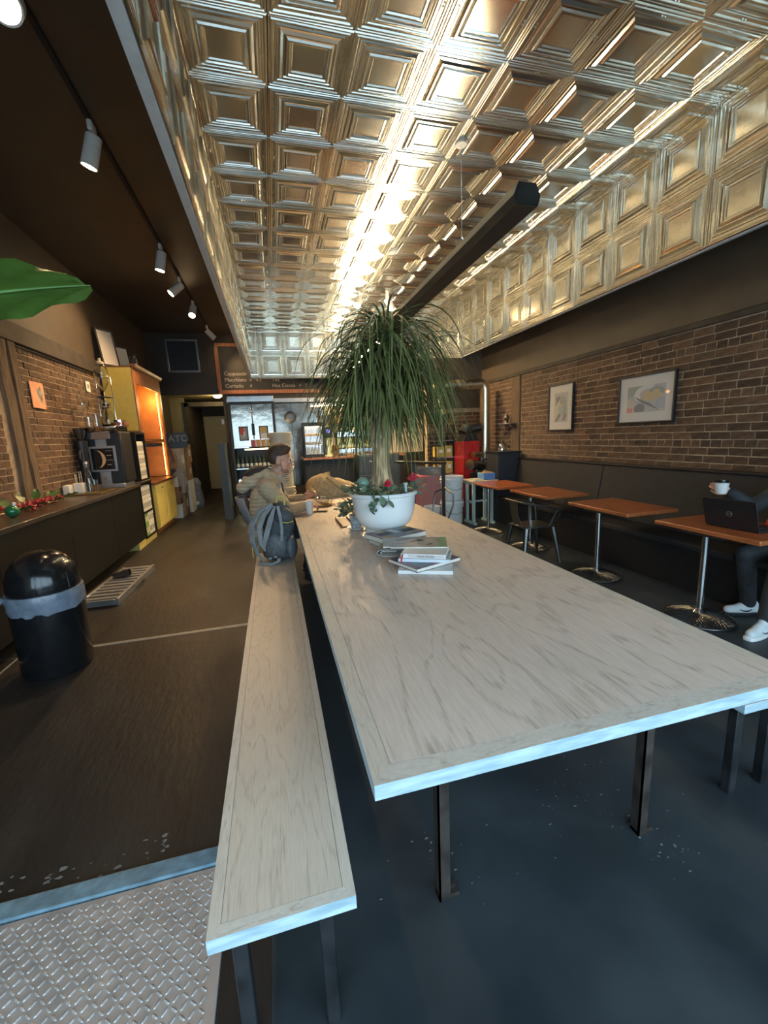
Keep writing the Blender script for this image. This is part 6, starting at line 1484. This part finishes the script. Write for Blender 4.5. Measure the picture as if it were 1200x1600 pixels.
# backpack standing on the bench end
bp = thing('backpack', 'dark slate hiking backpack with grey straps standing on the bench end', 'backpack', (-0.03, 3.98, 0.462), radians(-18))
Rt = Matrix.Rotation(radians(-8), 3, 'X')
blob('body', M['pack'], bp, [('e', (0, 0.02, 0.17), (0.165, 0.13, 0.17)), ('e', (0.01, 0.03, 0.33), (0.15, 0.12, 0.19)), ('e', (0.03, 0.05, 0.46), (0.10, 0.09, 0.10)), ('e', (0, 0, 0.07), (0.15, 0.12, 0.07))], 0.012, 3)
blob('front_pocket', M['pack_mesh'], bp, [('e', (0.01, -0.09, 0.16), (0.11, 0.055, 0.12)), ('e', (0.02, -0.07, 0.22), (0.10, 0.05, 0.05))], 0.008, 3)
blob('lid_pocket', M['pack'], bp, [('e', (0.08, -0.01, 0.42), (0.095, 0.10, 0.085))], 0.010, 2)
blob('side_pocket', M['pack_mesh'], bp, [('e', (0.14, -0.03, 0.13), (0.05, 0.09, 0.11))], 0.008, 2)
def strap(name, pts, side, w, mat, t=0.012): return MB().ribbon(pts, side, w, t).build(name, mat, bp, bevel=0.003)
strap('shoulder_strap', [(0.0, -0.08, 0.555), (-0.10, -0.13, 0.50), (-0.175, -0.15, 0.38), (-0.185, -0.15, 0.22), (-0.15, -0.14, 0.10), (-0.10, -0.135, 0.03)], (1, -0.4, 0.2), [0.035, 0.05, 0.05, 0.05, 0.03, 0.02], M['pack_grey'], 0.016)
strap('shoulder_strap', [(0.01, -0.09, 0.545), (-0.06, -0.145, 0.46), (-0.105, -0.165, 0.34), (-0.10, -0.165, 0.2), (-0.07, -0.15, 0.13)], (1, 0, 0.2), [0.03, 0.045, 0.045, 0.035, 0.02], M['pack_grey'], 0.016)
strap('compression_strap', [(0.03, -0.09, 0.53), (0.0, -0.14, 0.42), (-0.045, -0.165, 0.28), (-0.08, -0.165, 0.16)], (1, 0, 0.4), [0.02, 0.05, 0.05, 0.03], M['pack_grey'], 0.010)
strap('side_strap', [(0.055, -0.085, 0.53), (0.085, -0.13, 0.44), (0.095, -0.14, 0.33), (0.085, -0.145, 0.22)], (1, 0, 0), 0.028, M['pack_grey'], 0.008)
strap('yellow_webbing', [(0.09, -0.12, 0.385), (0.14, -0.105, 0.375), (0.18, -0.05, 0.38)], (0, 0, 1), 0.008, M['pack_yellow'], 0.004)
strap('yellow_webbing', [(-0.19, -0.12, 0.22), (-0.20, -0.13, 0.15), (-0.195, -0.14, 0.06)], (0, 1, 0), 0.014, M['pack_yellow'], 0.006)
strap('hip_strap', [(-0.17, -0.02, 0.02), (-0.13, -0.16, 0.012), (0.0, -0.19, 0.014), (0.06, -0.16, 0.04)], (0, 0.4, 1), 0.024, M['pack_grey'], 0.006)
MB().tube([(0.03, -0.03, 0.555), (0.04, -0.04, 0.60), (0.075, -0.04, 0.615), (0.105, -0.03, 0.59), (0.10, -0.02, 0.53)], 0.009, 8).build('haul_loop', M['pack_yellow'], bp)
for (x, z) in ((-0.03, 0.06), (0.02, 0.075), (0.05, 0.05)): MB().box((x - 0.016, -0.165, z - 0.010), (x + 0.016, -0.14, z + 0.010)).build('buckle', M['pack_grey'], bp, bevel=0.003)
MB().tube([(0.06, -0.15, 0.235), (0.03, -0.155, 0.16), (0.0, -0.155, 0.10)], 0.003, 5).build('cord', M['pack_grey'], bp)

# shell chair the man sits on
sc2 = thing('shell_chair', 'grey moulded shell chair under the seated man, thin pale legs', 'chair', (-0.17, 4.85, 0))
prof = [(0.32, 0.455), (0.24, 0.475), (0.12, 0.465), (0.0, 0.47), (-0.10, 0.53), (-0.17, 0.65), (-0.225, 0.79), (-0.275, 0.94), (-0.285, 0.98)]
wid = [0.22, 0.25, 0.26, 0.265, 0.27, 0.27, 0.255, 0.20, 0.14]
vs = []; ncol = 11
for t, off in ((0, 0), (1, 0.011)):
    for (x, z), w in zip(prof, wid):
        for j in range(ncol):
            u = -1 + 2 * j / (ncol - 1); up = 0.11 * abs(u) ** 3
            back = 1 if z > 0.5 else 0
            vs.append((x + (up * 0.9 if back else 0) + (0 if not t else (0.010 if back else 0)), u * w, z + (0 if back else up * 0.8) - (0 if not t or back else off)))
nr = len(prof); fs = []
for i in range(nr - 1):
    for j in range(ncol - 1):
        a = i * ncol + j; fs.append((a, a + 1, a + ncol + 1, a + ncol)); b = nr * ncol + a; fs.append((b, b + ncol, b + ncol + 1, b + 1))
for i in range(nr - 1):
    for j in (0, ncol - 1): fs.append((i * ncol + j, (i + 1) * ncol + j, nr * ncol + (i + 1) * ncol + j, nr * ncol + i * ncol + j))
for i in (0, nr - 1):
    for j in range(ncol - 1): a = i * ncol + j; fs.append((a, a + nr * ncol, a + nr * ncol + 1, a + 1))
MB().add(vs, fs).build('shell', M['chair_grey'], sc2, angle=60)
for sx in (-1, 1):
    for sy in (-1, 1): MB().tube([(0.05 + sx * 0.12, sy * 0.13, 0.455), (0.05 + sx * 0.20, sy * 0.235, 0.0)], [0.016, 0.010], 8).build('leg', M['wood_pale'], sc2)
for s in (-1, 1): MB().tube([(-0.07, s * 0.13, 0.44), (0.17, -s * 0.13, 0.44)], 0.007, 6).build('brace', M['steel_black'], sc2)

def hand(wrist, fwd_, palm_n, curl, side, s=1.0, spread=0.12):
    """palm and five unequal, bent fingers; thumb leaves the side of the palm"""
    f = Vector(fwd_).normalized(); n = Vector(palm_n); n = (n - f * n.dot(f)).normalized(); lat = f.cross(n).normalized() * side
    w = Vector(wrist); out = []
    kn = []
    for i, (o, l) in enumerate(((0.033, 0.082), (0.011, 0.088), (-0.011, 0.084), (-0.031, 0.074))):
        b = w + f * 0.018 * s + lat * o * 0.7 * s; k = w + f * l * s + lat * o * s
        out.append(('c', b, 0.016 * s, k, 0.0125 * s)); kn.append((k, o))
    for i, ((k, o), ls) in enumerate(zip(kn, ((0.040, 0.025, 0.020), (0.044, 0.029, 0.021), (0.041, 0.027, 0.020), (0.032, 0.020, 0.018)))):
        p = k; a = 0.0; c = curl[i]
        for q, l in enumerate(ls):
            a += c * (0.75, 1.0, 0.7)[q]
            d = (f * cos(a) + n * sin(a) + lat * o * spread * 10 * (1 if q == 0 else 0.3)).normalized()
            p2 = p + d * l * s; r = (0.0098, 0.0088, 0.0078, 0.0068)
            out.append(('c', p, r[q] * s, p2, r[q + 1] * s)); p = p2
    tb0 = w + f * 0.022 * s + lat * 0.024 * s; t1 = tb0 + (f * 0.6 + lat * 0.7 + n * 0.45).normalized() * 0.040 * s
    t2 = t1 + (f * 0.85 + lat * 0.25 + n * (0.3 + curl[4])).normalized() * 0.032 * s; t3 = t2 + (f * 0.8 - lat * 0.1 + n * (0.4 + curl[4])).normalized() * 0.026 * s
    out += [('c', tb0, 0.017 * s, t1, 0.0125 * s), ('c', t1, 0.0118 * s, t2, 0.0105 * s), ('c', t2, 0.0102 * s, t3, 0.0085 * s)]
    return out

def head_shapes(H, Rh):
    """H head centre (between the ears), Rh head rotation; face looks along local +x"""
    def P(x, y, z): return H + Rh @ Vector((x, y, z))
    e = lambda c, r: ('e', P(*c), r, Rh)
    c_ = lambda a, ra, b, rb: ('c', P(*a), ra, P(*b), rb)
    skin = [e((-0.008, 0, 0.035), (0.098, 0.076, 0.086)), e((0.045, 0, -0.03), (0.056, 0.060, 0.080)), e((0.058, 0, -0.085), (0.040, 0.043, 0.030)), c_((0.012, 0.042, -0.065), 0.024, (0.072, 0.018, -0.093), 0.018), c_((0.012, -0.042, -0.065), 0.024, (0.072, -0.018, -0.093), 0.018),
            c_((0.096, 0, 0.012), 0.009, (0.117, 0, -0.026), 0.0125), e((0.105, 0.011, -0.029), (0.011, 0.009, 0.008)), e((0.105, -0.011, -0.029), (0.011, 0.009, 0.008)),
            c_((0.088, 0.038, 0.022), 0.011, (0.094, 0.012, 0.018), 0.011), c_((0.088, -0.038, 0.022), 0.011, (0.094, -0.012, 0.018), 0.011),
            e((0.066, 0.036, -0.022), (0.030, 0.024, 0.022)), e((0.066, -0.036, -0.022), (0.030, 0.024, 0.022)), e((0.088, 0, -0.052), (0.016, 0.024, 0.016)), e((0.088, 0, -0.092), (0.016, 0.018, 0.016)),
            e((-0.012, 0.076, -0.012), (0.022, 0.010, 0.034)), e((-0.012, -0.076, -0.012), (0.022, 0.010, 0.034)), e((-0.006, 0.074, -0.035), (0.012, 0.010, 0.014)), e((-0.006, -0.074, -0.035), (0.012, 0.010, 0.014))]
    hair = [e((-0.022, 0, 0.062), (0.100, 0.082, 0.078)), e((-0.055, 0, 0.020), (0.062, 0.079, 0.080)), c_((0.052, 0.03, 0.118), 0.030, (0.048, -0.03, 0.120), 0.030), e((0.010, 0, 0.110), (0.07, 0.062, 0.045))]
    beard = [e((0.054, 0, -0.086), (0.045, 0.048, 0.034)), c_((0.006, 0.052, -0.035), 0.018, (0.040, 0.036, -0.085), 0.020), c_((0.006, -0.052, -0.035), 0.018, (0.040, -0.036, -0.085), 0.020), c_((0.090, 0.016, -0.044), 0.010, (0.090, -0.016, -0.044), 0.010), e((0.082, 0, -0.092), (0.026, 0.026, 0.024))]
    return skin, hair, beard, P

def face_bits(root, P, Rh, hairmat):
    for s in (-1, 1):
        MB().ell(P(0.0885, s * 0.031, 0.001), (0.011, 0.013, 0.009), 12, 8, R=Rh).build('eye', M['white'], root)
        MB().ell(P(0.0975, s * 0.031, 0.0005), (0.004, 0.006, 0.006), 10, 6, R=Rh).build('iris', M['black_gloss'], root)
        MB().caps(P(0.096, s * 0.046, 0.026), 0.005, P(0.103, s * 0.016, 0.025), 0.006, 8).build('eyebrow', hairmat, root)
    MB().caps(P(0.101, 0.016, -0.060), 0.005, P(0.101, -0.016, -0.060), 0.005, 8).build('lips', mk('lips', (0.40, 0.15, 0.12), 0.5), root)

def shoe(name, root, heel, toe, mat, sole, mark=None):
    heel, toe = Vector(heel), Vector(toe); d = (toe - heel); L = d.length; d.normalize(); lat = Vector((-d.y, d.x, 0))
    o = blob(name, mat, root, [('c', heel + d * 0.04 + Vector((0, 0, 0.055)), 0.040, heel + d * 0.10 + Vector((0, 0, 0.06)), 0.042), ('c', heel + d * 0.10 + Vector((0, 0, 0.05)), 0.044, toe - d * 0.05 + Vector((0, 0, 0.042)), 0.036), ('c', heel + d * 0.05 + Vector((0, 0, 0.09)), 0.040, heel + d * 0.08 + Vector((0, 0, 0.10)), 0.038), ('c', heel + d * 0.12 + Vector((0, 0, 0.075)), 0.036, heel + d * 0.17 + Vector((0, 0, 0.055)), 0.034)], 0.007, 3)
    n = 20; poly = []
    for i in range(n):
        a = 2 * pi * i / n; x = L / 2 + (L / 2 + 0.002) * cos(a); w = 0.043 + 0.006 * cos(a)
        poly.append((heel + d * x + lat * w * (abs(sin(a)) ** 0.6) * (1 if sin(a) >= 0 else -1)))
    vs = [(p.x, p.y, 0.001) for p in poly] + [(p.x, p.y, 0.026 + 0.012 * max(0, 0)) for p in poly]
    MB().add(vs, [tuple(range(n - 1, -1, -1)), tuple(range(n, 2 * n))] + [(i, (i + 1) % n, n + (i + 1) % n, n + i) for i in range(n)]).build('sole', sole, o, bevel=0.004)
    for k in range(4):
        q = heel + d * (0.125 + k * 0.02) + Vector((0, 0, 0.106 - k * 0.010))
        MB().tube([q - lat * 0.025 - Vector((0, 0, 0.008)), q, q + lat * 0.025 - Vector((0, 0, 0.008))], 0.0035, 5).build('lace', M['white'], o)
    if mark:
        for s in (-1, 1):
            pts = [heel + d * (L * t) + lat * s * (0.0455 - 0.006 * abs(t - .45)) + Vector((0, 0, z)) for t, z in ((0.30, 0.062), (0.40, 0.045), (0.50, 0.046), (0.62, 0.060))]
            MB().ribbon(pts, (0, 0, 1), [0.004, 0.012, 0.010, 0.003], 0.003).build('side_mark', mark, o)
    return o

# ---------------------------------------------------------------- the man at the table
V = Vector
mn = thing('person', 'short-haired bearded man in a tan hooded jacket, hunched eating at the table', 'person', (-0.12, 4.85, 0))
mn.scale = (1.2, 1.2, 1.2)
Rh = Matrix.Rotation(radians(16), 3, 'Y')
H = V((0.15, 0, 1.14))
skin, hair_s, beard_s, P = head_shapes(H, Rh)
rw, lw_ = V((0.355, -0.115, 0.705)), V((0.355, 0.10, 0.745))
re, le = V((0.170, -0.275, 0.70)), V((0.180, 0.245, 0.70))
body = skin + [('c', (0.055, 0, 0.97), 0.060, (0.135, 0, 1.055), 0.055), ('c', (-0.05, 0, 0.50), 0.12, (0.0, 0, 0.86), 0.13), ('c', (0.0, -0.15, 0.92), 0.065, (0.0, 0.15, 0.92), 0.065),
               ('c', (0.03, -0.19, 0.92), 0.05, re, 0.042), ('c', re, 0.042, rw, 0.028), ('c', (0.03, 0.19, 0.92), 0.05, le, 0.042), ('c', le, 0.042, lw_, 0.028),
               ('c', (-0.02, -0.09, 0.47), 0.08, (0.40, -0.12, 0.48), 0.055), ('c', (0.40, -0.12, 0.48), 0.052, (0.36, -0.12, 0.08), 0.036), ('c', (-0.02, 0.09, 0.47), 0.08, (0.40, 0.12, 0.48), 0.055), ('c', (0.40, 0.12, 0.48), 0.052, (0.36, 0.12, 0.08), 0.036)]
body += hand(rw, (0.85, 0.42, 0.02), (0.1, 0.55, -0.75), (0.55, 0.6, 0.65, 0.7, 0.2), 1, 1.05)
body += hand(lw_, (0.75, -0.25, 0.62), (0.45, -0.75, -0.35), (0.65, 0.75, 0.85, 0.9, 0.35), -1, 1.05)
blob('body', M['skin'], mn, body, 0.0065, 3)
blob('hair', M['hair'], mn, hair_s, 0.007, 2)
blob('beard', M['stubble'], mn, beard_s, 0.006, 2)
face_bits(mn, P, Rh, M['hair'])
jk = [('c', (-0.065, -0.085, 0.49), 0.125, (-0.01, -0.10, 0.80), 0.125), ('c', (-0.065, 0.085, 0.49), 0.125, (-0.01, 0.10, 0.80), 0.125), ('c', (0.03, -0.06, 0.52), 0.10, (0.07, -0.06, 0.80), 0.10), ('c', (0.03, 0.06, 0.52), 0.10, (0.07, 0.06, 0.80), 0.10),
      ('c', (0.01, -0.14, 0.895), 0.090, (0.01, 0.14, 0.895), 0.090), ('c', (0.04, -0.06, 0.93), 0.085, (0.04, 0.06, 0.93), 0.085),
      ('c', (0.02, -0.195, 0.90), 0.082, re + V((0, 0, 0.01)), 0.068), ('c', re, 0.066, rw - V((0.015, -0.01, 0)), 0.044), ('c', (0.02, 0.195, 0.90), 0.082, le + V((0, 0, 0.01)), 0.068), ('c', le, 0.066, lw_ - V((0.015, 0.01, 0)), 0.044),
      ('c', (0.085, -0.055, 1.00), 0.035, (0.01, -0.075, 1.02), 0.040), ('c', (0.085, 0.055, 1.00), 0.035, (0.01, 0.075, 1.02), 0.040), ('c', (0.01, -0.075, 1.02), 0.04, (0.01, 0.075, 1.02), 0.04), ('c', (0.12, -0.045, 0.94), 0.03, (0.085, -0.055, 1.01), 0.034), ('c', (0.12, 0.045, 0.94), 0.03, (0.085, 0.055, 1.01), 0.034)]
for k in range(6):          # puffy quilted rolls across the back and sleeves
    z = 0.50 + k * 0.062; jk.append(('c', (-0.085 + k * 0.010, -0.12, z), 0.105, (-0.085 + k * 0.010, 0.12, z), 0.105))
for (a, b, ra, rb) in ((V((0.02, -0.195, 0.90)), re, 0.080, 0.070), (V((0.02, 0.195, 0.90)), le, 0.080, 0.070), (re, rw, 0.070, 0.050), (le, lw_, 0.070, 0.050)):
    for k in range(5):
        t = (k + 0.5) / 5.6; c = a.lerp(b, t); r = ra + (rb - ra) * t; dd = (b - a).normalized() * 0.012
        jk.append(('c', c - dd, r * 0.97, c + dd, r * 0.97))
jo = blob('jacket', M['jacket'], mn, jk, 0.010, 2)
hd = [('e', (-0.105, 0, 0.955), (0.10, 0.125, 0.075)), ('c', (-0.06, -0.085, 1.00), 0.045, (-0.20, -0.035, 0.905), 0.055), ('c', (-0.06, 0.085, 1.00), 0.045, (-0.20, 0.035, 0.905), 0.055), ('c', (-0.20, -0.035, 0.905), 0.055, (-0.20, 0.035, 0.905), 0.055)]
for s_ in (-1, 1):
    hd += [('c', (0.09, s_ * 0.058, 1.00), 0.020, (0.03, s_ * 0.092, 1.05), 0.022), ('c', (0.03, s_ * 0.092, 1.05), 0.022, (-0.05, s_ * 0.112, 1.005), 0.026), ('c', (-0.05, s_ * 0.112, 1.005), 0.026, (-0.16, s_ * 0.080, 0.965), 0.032)]
ho = blob('hood', M['jacket'], mn, hd, 0.008, 2)
blob('hood_lining', M['jacket_lining'], ho, [('e', (-0.075, 0, 1.035), (0.105, 0.112, 0.058), Matrix.Rotation(radians(-20), 3, 'Y')), ('e', (0.01, 0, 1.05), (0.05, 0.085, 0.035))], 0.008, 2)
MB().tube([(0.10, -0.145, 0.42), (0.125, -0.135, 0.50), (0.15, -0.11, 0.60), (0.165, -0.07, 0.72), (0.16, -0.045, 0.85), (0.15, -0.035, 0.93)], 0.008, 6).build('zip', M['black'], jo)
blob('shirt', M['shirt_blue'], mn, [('c', (0.07, -0.06, 0.50), 0.10, (0.075, -0.05, 0.66), 0.098), ('c', (0.09, 0, 0.9), 0.055, (0.11, 0, 0.98), 0.05)], 0.008, 3)
blob('trousers', M['denim'], mn, [('c', (-0.06, -0.08, 0.475), 0.10, (-0.06, 0.08, 0.475), 0.10), ('c', (-0.02, -0.10, 0.47), 0.098, (0.40, -0.12, 0.48), 0.070), ('c', (0.40, -0.12, 0.48), 0.068, (0.36, -0.12, 0.10), 0.055), ('c', (-0.02, 0.10, 0.47), 0.098, (0.40, 0.12, 0.48), 0.070), ('c', (0.40, 0.12, 0.48), 0.068, (0.36, 0.12, 0.10), 0.055)], 0.010, 3)
for s in (-1, 1): shoe('shoe', mn, (0.29, s * 0.12, 0), (0.57, s * 0.13, 0), M['black_soft'], M['black'])
bite = MB().ell((0, 0, 0), (0.026, 0.018, 0.022), 12, 8).build('pastry_piece', M['bread'], loc=(0.392, 4.90, 1.0)); tag(bite, "golden bite of pastry held in the man's raised left hand", 'pastry')

# ---------------------------------------------------------------- the person with the laptop, cut by the right edge
p2 = thing('person', 'person in black jacket on the banquette raising a white cup, face out of frame', 'person', (3.93, 2.20, 0), pi)
H2 = V((0.06, 0, 1.30)); Rh2 = Matrix.Rotation(radians(12), 3, 'Y')
skin, hair_s, beard_s, P = head_shapes(H2, Rh2)
rs_, ls_ = V((0.0, -0.19, 1.03)), V((0.0, 0.19, 1.03)); re2, le2 = V((0.14, -0.34, 0.87)), V((0.12, 0.26, 0.83)); rw2, lw2 = V((0.275, -0.435, 0.995)), V((0.27, 0.08, 0.825))
body = skin + [('c', (0.0, 0, 1.08), 0.055, (0.035, 0, 1.21), 0.052), ('c', (-0.01, 0, 0.62), 0.12, (0.0, 0, 0.98), 0.13), ('c', (0, -0.15, 1.03), 0.062, (0, 0.15, 1.03), 0.062), ('c', rs_, 0.048, re2, 0.040), ('c', re2, 0.040, rw2, 0.028), ('c', ls_, 0.048, le2, 0.040), ('c', le2, 0.040, lw2, 0.028),
               ('c', (0.0, -0.10, 0.575), 0.08, (0.40, -0.16, 0.55), 0.055), ('c', (0.40, -0.16, 0.55), 0.052, (0.255, -0.205, 0.10), 0.036), ('c', (0.0, 0.10, 0.575), 0.08, (0.43, 0.10, 0.55), 0.055), ('c', (0.43, 0.10, 0.55), 0.052, (0.50, 0.09, 0.10), 0.036)]
body += hand(rw2, (0.55, -0.42, 0.45), (-0.35, -0.6, 0.15), (0.75, 0.8, 0.85, 0.9, 0.35), 1, 1.0)
body += hand(lw2, (0.9, -0.25, -0.12), (0.0, 0.0, -1.0), (0.35, 0.35, 0.4, 0.45, 0.1), -1, 1.0)
blob('body', M['skin'], p2, body, 0.0065, 3)
blob('hair', M['hair'], p2, hair_s + [('e', H2 + V((-0.06, 0, -0.05)), (0.06, 0.085, 0.09))], 0.008, 2)
face_bits(p2, P, Rh2, M['hair'])
blob('jacket', M['cloth_dark'], p2, [('c', (-0.03, -0.09, 0.60), 0.12, (-0.01, -0.10, 0.95), 0.12), ('c', (-0.03, 0.09, 0.60), 0.12, (-0.01, 0.10, 0.95), 0.12), ('c', (0, -0.15, 1.01), 0.080, (0, 0.15, 1.01), 0.080), ('c', rs_, 0.078, re2, 0.066), ('c', re2, 0.066, rw2 - V((0.02, -0.02, 0.01)), 0.048), ('c', ls_, 0.078, le2, 0.066), ('c', le2, 0.066, lw2 - V((0.03, 0, 0)), 0.044), ('c', (0.02, -0.07, 1.10), 0.04, (0.02, 0.07, 1.10), 0.04)], 0.010, 2)
blob('shirt', M['red'], p2, [('c', (0.10, -0.07, 0.62), 0.07, (0.075, -0.03, 0.98), 0.06), ('c', (0.10, 0.03, 0.62), 0.07, (0.075, 0.03, 0.98), 0.06), ('e', (0.17, -0.13, 0.72), (0.07, 0.07, 0.13))], 0.008, 3)
blob('trousers', M['cloth_dark'], p2, [('c', (-0.02, -0.08, 0.585), 0.105, (-0.02, 0.08, 0.585), 0.105), ('c', (0.0, -0.10, 0.575), 0.095, (0.40, -0.16, 0.55), 0.072), ('c', (0.40, -0.16, 0.55), 0.070, (0.255, -0.205, 0.11), 0.056), ('c', (0.0, 0.10, 0.575), 0.095, (0.43, 0.10, 0.55), 0.072), ('c', (0.43, 0.10, 0.55), 0.070, (0.50, 0.09, 0.11), 0.056)], 0.010, 3)
white_shoe = mk('shoe_white', (0.62, 0.65, 0.66), 0.6, var=0.08)
shoe('shoe', p2, (0.17, -0.17, 0), (0.43, -0.275, 0), white_shoe, M['steel_black'], M['black'])
shoe('shoe', p2, (0.45, 0.085, 0), (0.72, 0.12, 0), white_shoe, M['white'], M['silver'])
mg2 = thing('cup', 'white cup with dark lid held up by the person at the right edge', 'cup', (3.60, 2.655, 0.985))
MB().lathe([(0, 0), (0.036, 0), (0.040, 0.008), (0.053, 0.092), (0.055, 0.095), (0.050, 0.095), (0.037, 0.01), (0, 0.01)], n=28).build('cup', M['white'], mg2)
MB().lathe([(0, 0.088), (0.0545, 0.092), (0.0545, 0.102), (0.045, 0.108), (0.043, 0.118), (0, 0.118)], n=28).build('lid', M['black_gloss'], mg2)

lp = thing('laptop', 'open black laptop with a ring emblem on its lid on the nearest cafe table', 'laptop', (3.40, 2.40, 0.753), radians(4))
MB().box((0.0, -0.19, 0.0), (0.25, 0.19, 0.018)).build('base', M['black'], lp, bevel=0.004)
MB().box((0.05, -0.16, 0.018), (0.15, 0.16, 0.0195)).build('keyboard', M['black_soft'], lp)
MB().box((0.165, -0.05, 0.018), (0.235, 0.05, 0.0187)).build('trackpad', M['gunmetal'], lp)
TL = Matrix.Translation((0.0, 0, 0.016)) @ Matrix.Rotation(radians(-17), 4, 'Y')
ld = MB().box((-0.009, -0.19, 0.0), (0.0, 0.19, 0.235), T=TL).build('lid', M['black'], lp, bevel=0.003)
MB().box((0.0, -0.18, 0.012), (0.0008, 0.18, 0.225), T=TL).build('display', M['black_gloss'], ld)
c0 = TL @ V((-0.0098, 0.0, 0.115))
u_ = (TL.to_3x3() @ V((0, 1, 0))); v_ = (TL.to_3x3() @ V((0, 0, 1)))
MB().tube([c0 + (u_ * cos(a) + v_ * sin(a)) * 0.020 for a in [2 * pi * i / 28 for i in range(29)]], 0.0013, 5).build('ring_emblem', M['silver'], ld)
tx = text('lettering', 'DELL', 0.012, M['silver'], ld, (0, 0, 0), (0, 0, 0), extrude=0.0003, align='CENTER')
nrm = TL.to_3x3() @ V((-1, 0, 0)); M4 = Matrix.Identity(4)
for i in range(3): M4[i][0] = -u_[i]; M4[i][1] = v_[i]; M4[i][2] = nrm[i]; M4[i][3] = (c0 - v_ * 0.0042)[i]
tx.matrix_local = M4
nb = thing('notebook', 'pale notebook page tucked beside the laptop by the red shirt', 'notebook', (3.60, 2.14, 0.753), radians(30))
MB().box((-0.06, -0.04, 0), (0.06, 0.04, 0.010)).build('pages', M['paper'], nb)
MB().box((-0.062, -0.042, 0.010), (0.062, 0.042, 0.012)).build('cover', M['card_pale'], nb)

# ---------------------------------------------------------------- big leaf at the left edge
bo = thing('bird_of_paradise', 'large glossy green paddle leaf reaching in from the left edge', 'plant', (-1.62, 1.15, 0))
MB().lathe([(0, 0), (0.15, 0), (0.19, 0.34), (0.20, 0.36), (0.18, 0.36), (0.17, 0.32), (0, 0.31)], n=28).build('pot', M['stone_pot'], bo)
def paddle(base, tip, width, sag, up, name='leaf'):
    base, tip = V(base), V(tip); n, m = 22, 8; d = tip - base; L = d.length
    lat = d.normalized().cross(V(up)).normalized(); nn = lat.cross(d.normalized()); vs = []
    for i in range(n + 1):
        t = i / n; c = base + d * t + nn * (sag * 4 * t * (1 - t)); w = width * (sin(pi * min(1, (0.06 + 0.94 * t)) ** 0.85) ** 0.62) * (1.0 if t < 0.999 else 0.02)
        for j in range(2 * m + 1):
            u = (j - m) / m; vs.append(c + lat * (u * w) + nn * (abs(u) * w * 0.22 + 0.008 * sin(9 * t * pi + j) * abs(u) - 0.012 * abs(u) ** 3))
    fs = [(i * (2 * m + 1) + j, i * (2 * m + 1) + j + 1, (i + 1) * (2 * m + 1) + j + 1, (i + 1) * (2 * m + 1) + j) for i in range(n) for j in range(2 * m)]
    o = MB().add(vs, fs).build(name, M['leaf_big'], bo, angle=0)
    for p_ in o.data.polygons: p_.use_smooth = True
    MB().tube([base + d * t + nn * (sag * 4 * t * (1 - t) + 0.006) for t in [k / 14 for k in range(15)]], [0.009 - 0.0075 * k / 14 for k in range(15)], 7).build('midrib', M['leaf_rib'], o)
    return o
off = V((1.62, -1.15, 0))
paddle(V((-1.02, 1.40, 1.90)) + off, V((-0.475, 1.50, 2.045)) + off, 0.155, 0.02, (0.15, -0.72, 0.62))
MB().tube([V((0, 0, 0.3)), V((0.10, 0.02, 0.9)), V((0.30, 0.10, 1.5)), V((-1.02, 1.40, 1.90)) + off], [0.020, 0.016, 0.013, 0.010], 8).build('leaf_stalk', M['leaf_rib'], bo)
paddle(V((-0.25, 0.1, 1.5)), V((-0.55, 0.35, 2.1)), 0.12, 0.03, (0.6, -0.6, 0.5)); MB().tube([V((0, 0, 0.3)), V((-0.1, 0.05, 0.9)), V((-0.25, 0.1, 1.5))], [0.02, 0.016, 0.011], 8).build('leaf_stalk', M['leaf_rib'], bo)
paddle(V((0.0, -0.3, 1.4)), V((0.05, -0.75, 1.9)), 0.12, 0.03, (0.3, 0.5, 0.8)); MB().tube([V((0, 0, 0.3)), V((0.0, -0.1, 0.8)), V((0.0, -0.3, 1.4))], [0.02, 0.016, 0.011], 8).build('leaf_stalk', M['leaf_rib'], bo)
